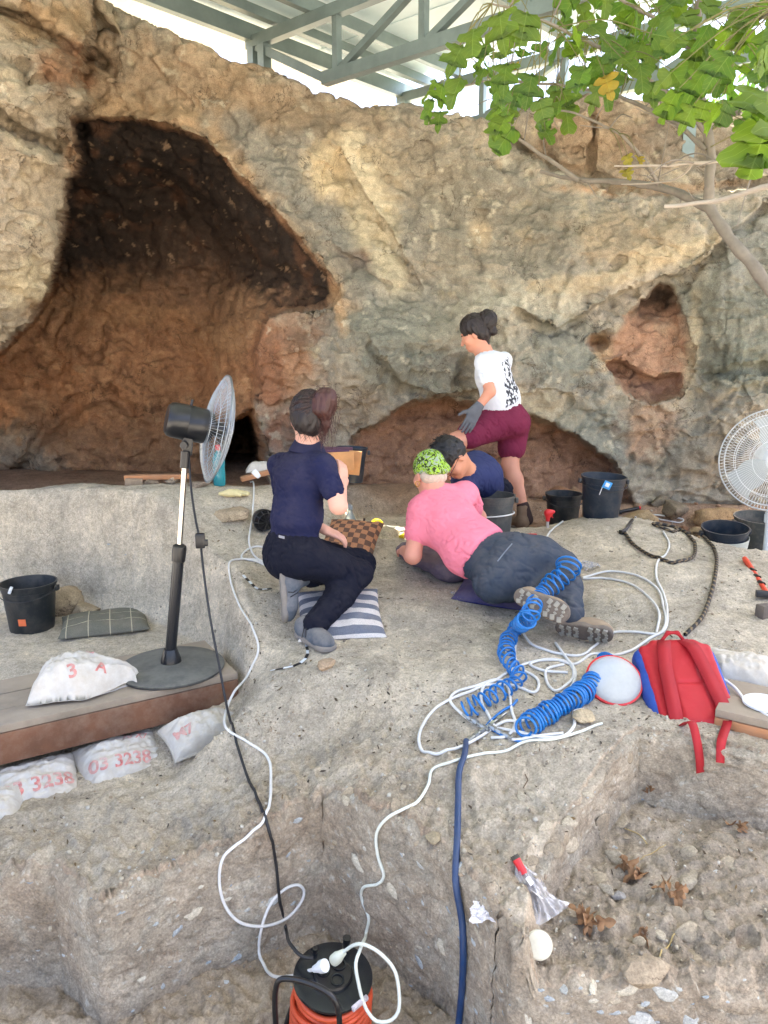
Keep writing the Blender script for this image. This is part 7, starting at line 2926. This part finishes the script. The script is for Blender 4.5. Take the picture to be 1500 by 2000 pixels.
cnt = 0
for (x0, x1, y0, y1, ang, N, smin_, smax_) in ((230, 610, 1660, 1990, .35, 64, .006, .020), (660, 1000, 1600, 1990, -.45, 64, .006, .020), (900, 1500, 1900, 1998, .0, 34, .008, .022), (0, 180, 1720, 1900, .3, 14, .006, .014), (130, 420, 1000, 1180, .1, 16, .006, .014),
                                         (1130, 1500, 1600, 1880, .0, 18, .008, .020), (1090, 1300, 1480, 1700, -.3, 12, .006, .012)):
    for i in range(N):
        px, py = rng.uniform(x0, x1), rng.uniform(y0, y1)
        s = smin_ + (smax_ - smin_) * rng.random() ** 3
        set_stone(px, py, s, ang + rng.normal() * .25, int(rng.integers(7)))
for (px, py, s, ang, k) in ((578, 1602, .030, .5, 1), (530, 1760, .040, .4, 0), (382, 1782, .034, .2, 2), (352, 1812, .036, .4, 3), (465, 1868, .034, .6, 6), (318, 1925, .022, .6, 1), (700, 1690, .040, -.6, 4), (770, 1745, .036, -.6, 2), (820, 1878, .034, -1.0, 3),
                            (690, 1790, .022, -.3, 2), (865, 1855, .030, -.9, 2), (935, 1830, .026, -.9, 5), (1100, 1928, .032, .2, 0), (1160, 1922, .034, .0, 4), (1228, 1932, .040, .2, 4), (1300, 1940, .052, -.3, 0), (1243, 1985, .058, -.2, 0), (1160, 1955, .018, .2, 4),
                            (1068, 1950, .028, .1, 3), (1030, 1990, .03, -.9, 4), (1340, 1990, .04, -.2, 0), (820, 1690, .020, -.5, 0)):
    set_stone(px, py, s, ang, k)

for i in range(30):
    px, py = rng.uniform(1100, 1500), rng.uniform(1590, 1870)
    set_stone(px, py, .010 + .045 * rng.random() ** 2, rng.normal() * .4, 7 + i % 3)
for i in range(36):
    px, py = rng.uniform(560, 1240), rng.uniform(1440, 1700)
    set_stone(px, py, rng.uniform(.010, .034), rng.normal() * .6, 7 + i % 3)

# ------------------------------------------------------------------ litter: pebbles, dark leaf crumbs (uncountable)
def scatter(name, N, region, size, mk, mat, colf, aspect=(1, 1, 1)):
    base_v, base_f = mk
    vs, fs, cs = [], [], []
    off = 0
    n = 0
    while n < N:
        px, py = region()
        h = BVH.ray_cast(Vector(CAM), Vector(ray(px, py)).normalized())
        if rng.random() > .25 + 1.6 * (perlin(np.array([[px * .012, py * .016, N * .1]]))[0] + .25):
            continue
        if h[0] is None or abs(h[1].z) < .25:
            n += 1
            continue
        s = size()
        a = rng.uniform(0, 2 * PI)
        fr = np.array(frame_of(h[1], (math.cos(a), math.sin(a), 0)))
        v = (base_v * s * np.array(aspect) * rng.uniform(.6, 1.4, 3)) @ fr.T + np.array(h[0] + h[1] * s * .12)
        vs.append(v)
        fs.append(base_f + off)
        off += len(v)
        cs.append(np.tile(colf(), (len(v), 1)))
        n += 1
    me = mesh_np(name, np.concatenate(vs), np.concatenate(fs), True, np.concatenate(cs))
    o = link_mesh(name, me, mat)
    return tag(o, None, None, None, 'stuff')


ATTR = M('crumb_matter', rough=.95, attr='col', var=.2, vscale=60)
pv, pf = rock_mesh(80, .3, 1)
SAC = tuple()


def reg_ground():
    r = rng.random()
    if r < .45:
        return rng.uniform(0, 1500), rng.uniform(1380, 1900)
    return rng.uniform(300, 1500), rng.uniform(960, 1480)


tag(scatter('gravel', 5200, reg_ground, lambda: .0025 + .009 * rng.random() ** 4, (pv, pf), ATTR, lambda: linv([(196, 184, 160), (176, 158, 134), (150, 138, 120), (210, 202, 186)][rng.integers(4)]) * .8, (1, .8, .6)), 'loose gravel and crumbs over the dug surface')
lv = np.array([[-1, 0, 0], [-.3, .38, .12], [.4, .34, .1], [1, 0, .05], [.3, -.4, .14], [-.4, -.32, .05], [0, 0, -.02]], float)
lf = np.array([[6, 0, 5], [6, 5, 4], [6, 4, 3], [6, 3, 2], [6, 2, 1], [6, 1, 0]])
tag(scatter('leaf_litter', 1700, lambda: (rng.uniform(330, 1500), rng.uniform(980, 1470)) if rng.random() < .72 else (rng.uniform(0, 1500), rng.uniform(1100, 1800)), lambda: .003 + .010 * rng.random() ** 3, (lv, lf), ATTR,
            lambda: linv([(84, 70, 54), (104, 88, 66), (66, 58, 48), (120, 98, 66)][rng.integers(4)]) * .9, (1, .8, 1.2)), 'dark dry leaf crumbs scattered on the rock')

# dry leaf clumps
DRY = M('dry_leaf', lin(150, 114, 80), .85, 0, .25, 30, .3, 80)


def leaf_shape(seed, lobes=3, curl=.3, n=5):
    """a lobed fig leaf, unit length, lying in x-y with the stalk at the origin."""
    r2 = np.random.default_rng(seed)
    if lobes == 5:
        out = [(0, 0), (.16, -.10), (.08, -.30), (.22, -.46), (.38, -.36), (.40, -.20), (.56, -.44), (.74, -.46), (.78, -.28), (.66, -.13), (.86, -.17), (1.0, 0)]
    else:
        out = [(0, 0), (.10, -.18), (.10, -.36), (.28, -.44), (.46, -.34), (.50, -.15), (.70, -.26), (.90, -.14), (1.0, 0)]
    o = np.array(out) * (1 + .10 * r2.normal(size=(len(out), 1)))
    o[0] = (0, 0)
    L = np.concatenate([o, (o[1:-1] * np.array([1, -1]))[::-1]])
    s = []
    m_ = len(L)
    for i in range(m_):
        p0, p1, p2, p3 = L[i - 1], L[i], L[(i + 1) % m_], L[(i + 2) % m_]
        for t in (0, .5):
            s.append(.5 * ((2 * p1) + (-p0 + p2) * t + (2 * p0 - 5 * p1 + 4 * p2 - p3) * t * t + (-p0 + 3 * p1 - 3 * p2 + p3) * t ** 3))
    s = np.array(s)
    mid = np.stack([np.clip(s[:, 0], .06, .92), s[:, 1] * .0], -1)
    half = s * .55 + mid * .45
    v2 = np.concatenate([s, half, mid])
    z = -curl * (v2[:, 0] - .3) ** 2 * .6 + .28 * np.abs(v2[:, 1]) * (1 if seed % 2 else .55) + .03 * r2.normal(size=len(v2)) * (np.abs(v2[:, 1]) > .02)
    v = np.stack([v2[:, 0], v2[:, 1], z], -1)
    k = len(s)
    f = []
    for a in range(2):
        for i in range(k):
            j = (i + 1) % k
            f.append((a * k + i, a * k + j, (a + 1) * k + j, (a + 1) * k + i))
    return v, np.array(f)


def clump(label, px, py, size, n, seed):
    vs, fs, off = [], [], 0
    c = Gn(px, py, .0)
    r2 = np.random.default_rng(seed)
    t = thing('dry_leaf_clump', label, 'dry leaves', tuple(c), group='dry leaf clumps in the right pit')
    for i in range(n):
        v, f = leaf_shape(i + seed, 3, 1.1)
        v = v * size * r2.uniform(.5, 1)
        v[:, 2] += np.abs(v[:, 1]) * r2.uniform(.2, 1.4)
        v[:, 2] += fbm(v + i, 40, 2) * .015
        e = np.array(Euler((r2.normal() * .6, r2.normal() * .6, r2.uniform(0, 6.3))).to_matrix())
        v = v @ e.T + c + np.array([r2.normal() * size * .35, r2.normal() * size * .3, size * .18 + r2.random() * size * .3])
        link_mesh('leaf', mesh_np('leaf', v, f), DRY, t)


clump('dry curled leaf under the back edge of the right pit', 1265, 1552, .05, 3, 1)
clump('largest orange dry leaf clump in the right pit', 1232, 1716, .06, 6, 2)
clump('dry leaf clump right of the largest one', 1302, 1746, .05, 6, 3)
clump('dry leaf clump nearest the plastic bag', 1155, 1800, .055, 7, 4)
clump('small dry leaves in the cleft of the right pit', 1247, 1832, .035, 4, 5)
clump('dry leaf near the right picture edge', 1435, 1620, .06, 3, 6)
# twigs and roots
TWIG = M('dry_twig', lin(112, 94, 74), .9, 0, .2, 20)
STRAW = M('dry_straw', lin(186, 162, 108), .8, 0, .2, 20)
for lab, pts, r_, mt in (('dry straw stalk in the cleft of the right pit', [(1336, 1815, ), (1310, 1845), (1290, 1870)], .0025, STRAW), ('thin pale root curving in the right pit', [(1220, 1618), (1250, 1632), (1265, 1650)], .0018, STRAW),
                         ('thin straw along the back of the right pit', [(1250, 1680), (1280, 1664), (1300, 1650)], .0015, STRAW), ('frayed string by the knotted sandbag', [(395, 1440), (370, 1452), (350, 1460), (345, 1455)], .002, SACK),
                         ('dark root loop in the rubble left of the white fan', [(1330, 978), (1370, 962), (1410, 968), (1400, 985)], .005, TWIG), ('long dark root along the cliff foot', [(1300, 975), (1350, 968), (1420, 972), (1460, 980)], .005, TWIG),
                         ('thin dark twig on the knobbly ground', [(1025, 1512), (1030, 1525), (1022, 1540)], .002, TWIG)):
    o = tube_obj('twig', path(pts, r_, .006), r_, mt, None, 5)
    tag(o, lab, 'twig', 'twigs and roots')

# ------------------------------------------------------------------ fig tree
BARK = M('fig_bark', lin(128, 120, 108), .9, 0, .25, 14, .5, 50)
DEADW = M('dead_branch', lin(172, 160, 144), .85, 0, .15, 14, .3, 50)


def leaf_mat(name, col, tr):
    m = bpy.data.materials.new(name)
    m.use_nodes = True
    nt = m.node_tree
    nt.nodes.clear()
    out = nd(nt, 'ShaderNodeOutputMaterial')
    bs = nd(nt, 'ShaderNodeBsdfPrincipled')
    bs.inputs['Roughness'].default_value = .5
    tb = nd(nt, 'ShaderNodeBsdfTranslucent')
    mx = nd(nt, 'ShaderNodeMixShader')
    mx.inputs[0].default_value = .52
    tc = nd(nt, 'ShaderNodeTexCoord')
    oi = nd(nt, 'ShaderNodeObjectInfo')
    nz = nd(nt, 'ShaderNodeTexNoise')
    nz.inputs['Scale'].default_value = 3.2
    nz.inputs['Detail'].default_value = 5
    nt.links.new(tc.outputs['Object'], nz.inputs[0])
    k = math_n(nt, 'MULTIPLY_ADD', nz.outputs[0], 1.1, math_n(nt, 'MULTIPLY_ADD', oi.outputs['Random'], .7, -.62))
    c = mixrgb(nt, k, col, tuple(a * b_ for a, b_ in zip(col, (1.9, 1.35, .8))))
    # paler veins
    sx = nd(nt, 'ShaderNodeSeparateXYZ')
    nt.links.new(tc.outputs['Object'], sx.inputs[0])
    vein = math_n(nt, 'LESS_THAN', math_n(nt, 'ABSOLUTE', sx.outputs[1]), .012)
    sv_ = math_n(nt, 'LESS_THAN', math_n(nt, 'FRACT', math_n(nt, 'MULTIPLY_ADD', math_n(nt, 'ABSOLUTE', sx.outputs[1]), -6.0, math_n(nt, 'MULTIPLY', sx.outputs[0], 7.0))), .07)
    c = mixrgb(nt, math_n(nt, 'MULTIPLY', math_n(nt, 'MAXIMUM', vein, sv_), .16), c, lin(176, 190, 120))
    nt.links.new(c, bs.inputs['Base Color'])
    t2 = mixrgb(nt, 1.0, c, tr, 'MULTIPLY')
    nt.links.new(t2, tb.inputs['Color'])
    nt.links.new(bs.outputs[0], mx.inputs[1])
    nt.links.new(tb.outputs[0], mx.inputs[2])
    nt.links.new(mx.outputs[0], out.inputs[0])
    return m


LEAF = leaf_mat('fig_leaf', lin(80, 108, 46), (1.9, 2.2, .9))
LEAFY = leaf_mat('fig_leaf_yellowing', lin(142, 134, 58), (1.5, 1.5, .8))
tree = thing('fig_tree', 'fig tree leaning over the cliff with broad lobed green leaves', 'tree', tuple(P(1560, 640, 4.0)))


def branch(name, pts, r0, r1, mat=BARK, step=.03):
    s = spline([P(*x) for x in pts], step)
    s = s + (np.stack([fbm(s + 3, 6, 2), fbm(s + 13, 6, 2), fbm(s + 23, 6, 2)], -1) * .012)
    r = np.linspace(r0, r1, len(s)) * (1 + .08 * np.sin(np.arange(len(s)) * 1.3))
    v, f = tube_geo(s, r, 8)
    link_mesh(name, mesh_np(name, v, np.array(f)), mat, tree)
    return s


gb = P(1640, 900, 3.9)
twig_pts = []
TR = branch('trunk', [(1640, 1000, 3.9), (1590, 720, 3.95), (1500, 560, 4.05), (1440, 485, 4.15), (1398, 425, 4.25), (1380, 395, 4.3)], .042, .029)
B1 = branch('branch', [(1382, 400, 4.3), (1384, 350, 4.28), (1390, 300, 4.3), (1382, 240, 4.3), (1368, 180, 4.25), (1356, 120, 4.2), (1362, 40, 4.1), (1375, -40, 4.0)], .030, .015)
B2 = branch('branch', [(1385, 405, 4.28), (1340, 385, 4.4), (1290, 366, 4.55), (1220, 356, 4.75), (1150, 352, 4.9), (1085, 342, 5.0), (1055, 335, 5.05)], .026, .010)
B3 = branch('branch', [(1130, 351, 4.9), (1085, 320, 4.9), (1040, 290, 4.85), (1010, 268, 4.8), (1000, 245, 4.7), (985, 200, 4.6), (960, 160, 4.4)], .014, .005)
B4 = branch('branch', [(1560, 350, 2.6), (1500, 366, 2.75), (1450, 378, 2.85), (1400, 392, 2.95), (1340, 401, 3.05), (1297, 402, 3.1)], .011, .007, DEADW)
B5 = branch('branch', [(1540, 296, 3.3), (1480, 304, 3.4), (1400, 314, 3.5), (1330, 322, 3.6), (1260, 324, 3.7), (1200, 326, 3.8)], .009, .004, DEADW)
B6 = branch('branch', [(1358, 318, 3.58), (1330, 345, 3.7), (1280, 358, 3.9), (1215, 362, 4.1)], .006, .003, DEADW)
B7 = branch('branch', [(1445, 220, 4.0), (1390, 218, 4.1), (1365, 190, 4.2), (1354, 150, 4.25)], .016, .020)
B8 = branch('branch', [(1382, 260, 4.3), (1330, 200, 4.2), (1270, 160, 4.1), (1200, 110, 3.9), (1120, 70, 3.7), (1040, 30, 3.5), (960, 10, 3.4)], .014, .004)
B9 = branch('branch', [(1380, 290, 4.3), (1300, 230, 4.4), (1210, 190, 4.5), (1120, 170, 4.5), (1030, 160, 4.4), (950, 160, 4.3), (890, 170, 4.2)], .013, .004)
B10 = branch('branch', [(1360, 130, 4.2), (1420, 80, 3.9), (1480, 40, 3.6), (1540, 0, 3.3)], .014, .006)
B11 = branch('branch', [(1360, 100, 4.15), (1300, 50, 4.0), (1230, 10, 3.8), (1160, -40, 3.6)], .012, .005)
B12 = branch('branch', [(1290, 366, 4.55), (1250, 300, 4.4), (1190, 250, 4.3), (1100, 215, 4.2), (1020, 215, 4.2)], .010, .004)
B13 = branch('branch', [(1540, 120, 2.2), (1510, 160, 2.15), (1480, 190, 2.1)], .008, .004)
limbs = np.concatenate([B3[20:], B8, B9, B10, B11, B12, B1[25:]])
limbs_px = limbs

# leaves: each one an object, hung from the nearest branch by a stalk
_lm = []
for k in range(6):
    v, f = leaf_shape(k, 5 if k % 3 else 3, .35)
    me = mesh_np('leaf', v, f)
    me.materials.append(LEAF)
    _lm.append(me)
_lmy = []
for k in range(2):
    v, f = leaf_shape(k + 20, 5, .6)
    me = mesh_np('leaf', v, f)
    me.materials.append(LEAFY)
    _lmy.append(me)
stv, stf, sto = [], [], 0


def add_leaf(pos, size, k, yellow=False, face=None):
    global sto
    pos = np.array(pos)
    i = np.argmin(np.linalg.norm(limbs - pos, axis=1))
    a = limbs[i]
    o = bpy.data.objects.new('leaf', (_lmy[k % 2] if yellow else _lm[k % 6]))
    COL.objects.link(o)
    o.parent = tree
    o.matrix_parent_inverse = Matrix.Translation(tree.location).inverted()
    d = Vector(pos - a)
    d.z -= .12
    if d.length < .01:
        d = Vector((0, -.1, -.1))
    x = (d.normalized() + Vector((rng.normal() * .35, rng.normal() * .35, -.45 + rng.normal() * .25))).normalized()
    n = Vector((rng.normal() * .45, -.55 + rng.normal() * .4, .65 + rng.normal() * .3)).normalized() if face is None else Vector(face).normalized()
    n = (n - x * n.dot(x)).normalized()
    y = n.cross(x)
    o.matrix_basis = Matrix.Translation(Vector(pos)) @ Matrix((x, y, n)).transposed().to_4x4() @ Matrix.Diagonal((size, size, size, 1))
    if np.linalg.norm(pos - a) < 1.0:
        m_ = (a + pos) / 2 + np.array([0, 0, .04])
        v, f = tube_geo(spline([a, m_, pos], .03), np.linspace(.0032, .0018, len(spline([a, m_, pos], .03))), 4)
        stv.append(v)
        stf.extend([[q + sto for q in x_] for x_ in f])
        sto += len(v)


REG = [(835, 190), (838, 165), (880, 130), (905, 60), (935, 20), (960, -40), (1560, -40), (1560, 250), (1420, 240), (1300, 180), (1180, 165), (1150, 195), (1110, 215), (1075, 250), (1000, 250), (960, 225), (900, 205), (860, 225)]
n = 0
tries = 0
while n < 205 and tries < 6000:
    tries += 1
    px, py = rng.uniform(830, 1560), rng.uniform(-40, 255)
    if poly_sd(np.array([[px, py]]), REG)[0] > -4:
        continue
    den = .35 + .65 * sstep(850, 1250, px)
    if 900 < px < 1180 and py < 60:
        den *= .75
    if rng.random() > den:
        continue
    D = rng.uniform(3.3, 4.9) - .5 * sstep(1250, 1500, px) * rng.random()
    add_leaf(P(px, py, D), rng.uniform(.095, .170) * (1 - .12 * (px < 1000)), int(rng.integers(6)), rng.random() < .025)
    n += 1
for (px, py, D, s) in ((900, 150, 3.5, .15), (925, 55, 3.3, .15), (905, 85, 3.4, .14), (975, 20, 3.3, .16), (1030, 20, 3.3, .15), (945, 120, 3.5, .15), (865, 160, 3.6, .13), (845, 190, 3.7, .12), (860, 215, 3.8, .10), (1065, 255, 4.0, .12), (990, 120, 3.4, .13), (1040, 140, 3.6, .15)):
    add_leaf(P(px, py, D), s, int(rng.integers(6)))
for (px, py) in ((1010, 135), (1225, 300), (1245, 305), (1220, 330)):
    add_leaf(P(px, py, 4.1), rng.uniform(.055, .085), 1, True)
# the big near leaves at the right edge
add_leaf(P(1500, 175, 2.1), .20, 1, False, (-.1, -.6, .8))
add_leaf(P(1510, 225, 2.05), .18, 2, False, (-.3, -.6, .7))
add_leaf(P(1535, 215, 2.0), .20, 4, False, (.2, -.7, .6))
link_mesh('leaf_stalks', mesh_np('leaf_stalks', np.concatenate(stv), np.array(stf)), M('green_stalk', lin(116, 112, 66), .6), tree)['kind'] = 'stuff'
# bare fine twigs
tv, tf, to = [], [], 0
for i in range(44):
    a = limbs[rng.integers(len(limbs))] if i < 30 else np.concatenate([B2, B5, B3])[rng.integers(len(B2) + len(B5) + len(B3))]
    d = np.array([rng.normal() * .6 - .3, rng.normal() * .4, rng.normal() * .5 + .1])
    d /= np.linalg.norm(d)
    L = rng.uniform(.12, .38)
    s = spline([a, a + d * L * .5 + [0, 0, .03], a + d * L + [0, 0, rng.normal() * .06]], .03)
    v, f = tube_geo(s, np.linspace(.0045, .0018, len(s)), 5)
    tv.append(v)
    tf.extend([[q + to for q in x_] for x_ in f])
    to += len(v)
link_mesh('twigs', mesh_np('twigs', np.concatenate(tv), np.array(tf)), BARK, tree)['kind'] = 'stuff'

# trees standing outside beyond the roof, seen through the gaps on the right
FOL = leaf_mat('far_leaf', lin(78, 104, 46), (1.7, 2.0, .8))
for lab, px, D, z0, z1, w in (('bushy green tree beyond the cliff behind the fig leaves', 1345, 12.0, 2.5, 4.9, 1.1), ('bushy green tree beyond the cliff at the right picture edge', 1500, 11.0, 2.2, 5.6, 1.5), ):
    c = P(px, 150, D)
    t = thing('bushy_tree', lab, 'tree', (c[0], c[1], -1.0), group='trees beyond the cliff')
    MB().tube([(c[0], c[1], -1.0), (c[0] + .1, c[1], z0 + .5), (c[0], c[1], z1 - .5)], [.14, .10, .04], 9).build('trunk', BARK, t)
    vs, fs, off = [], [], 0
    for i in range(2600):
        q = rng.normal(size=3)
        q /= np.linalg.norm(q)
        rad = rng.random() ** .4
        lump = 1 + .35 * perlin(np.array([q * 2.2 + px]))[0]
        p = np.array([c[0], c[1], (z0 + z1) / 2]) + q * np.array([w, w, (z1 - z0) / 2]) * rad * lump
        s = rng.uniform(.05, .10)
        e = np.array(Euler(tuple(rng.uniform(0, 6.3, 3))).to_matrix())
        v = lv[:, [0, 1, 2]] * s @ e.T + p
        vs.append(v)
        fs.append(lf + off)
        off += len(v)
    o = link_mesh('crown', mesh_np('crown', np.concatenate(vs), np.concatenate(fs)), FOL, t)
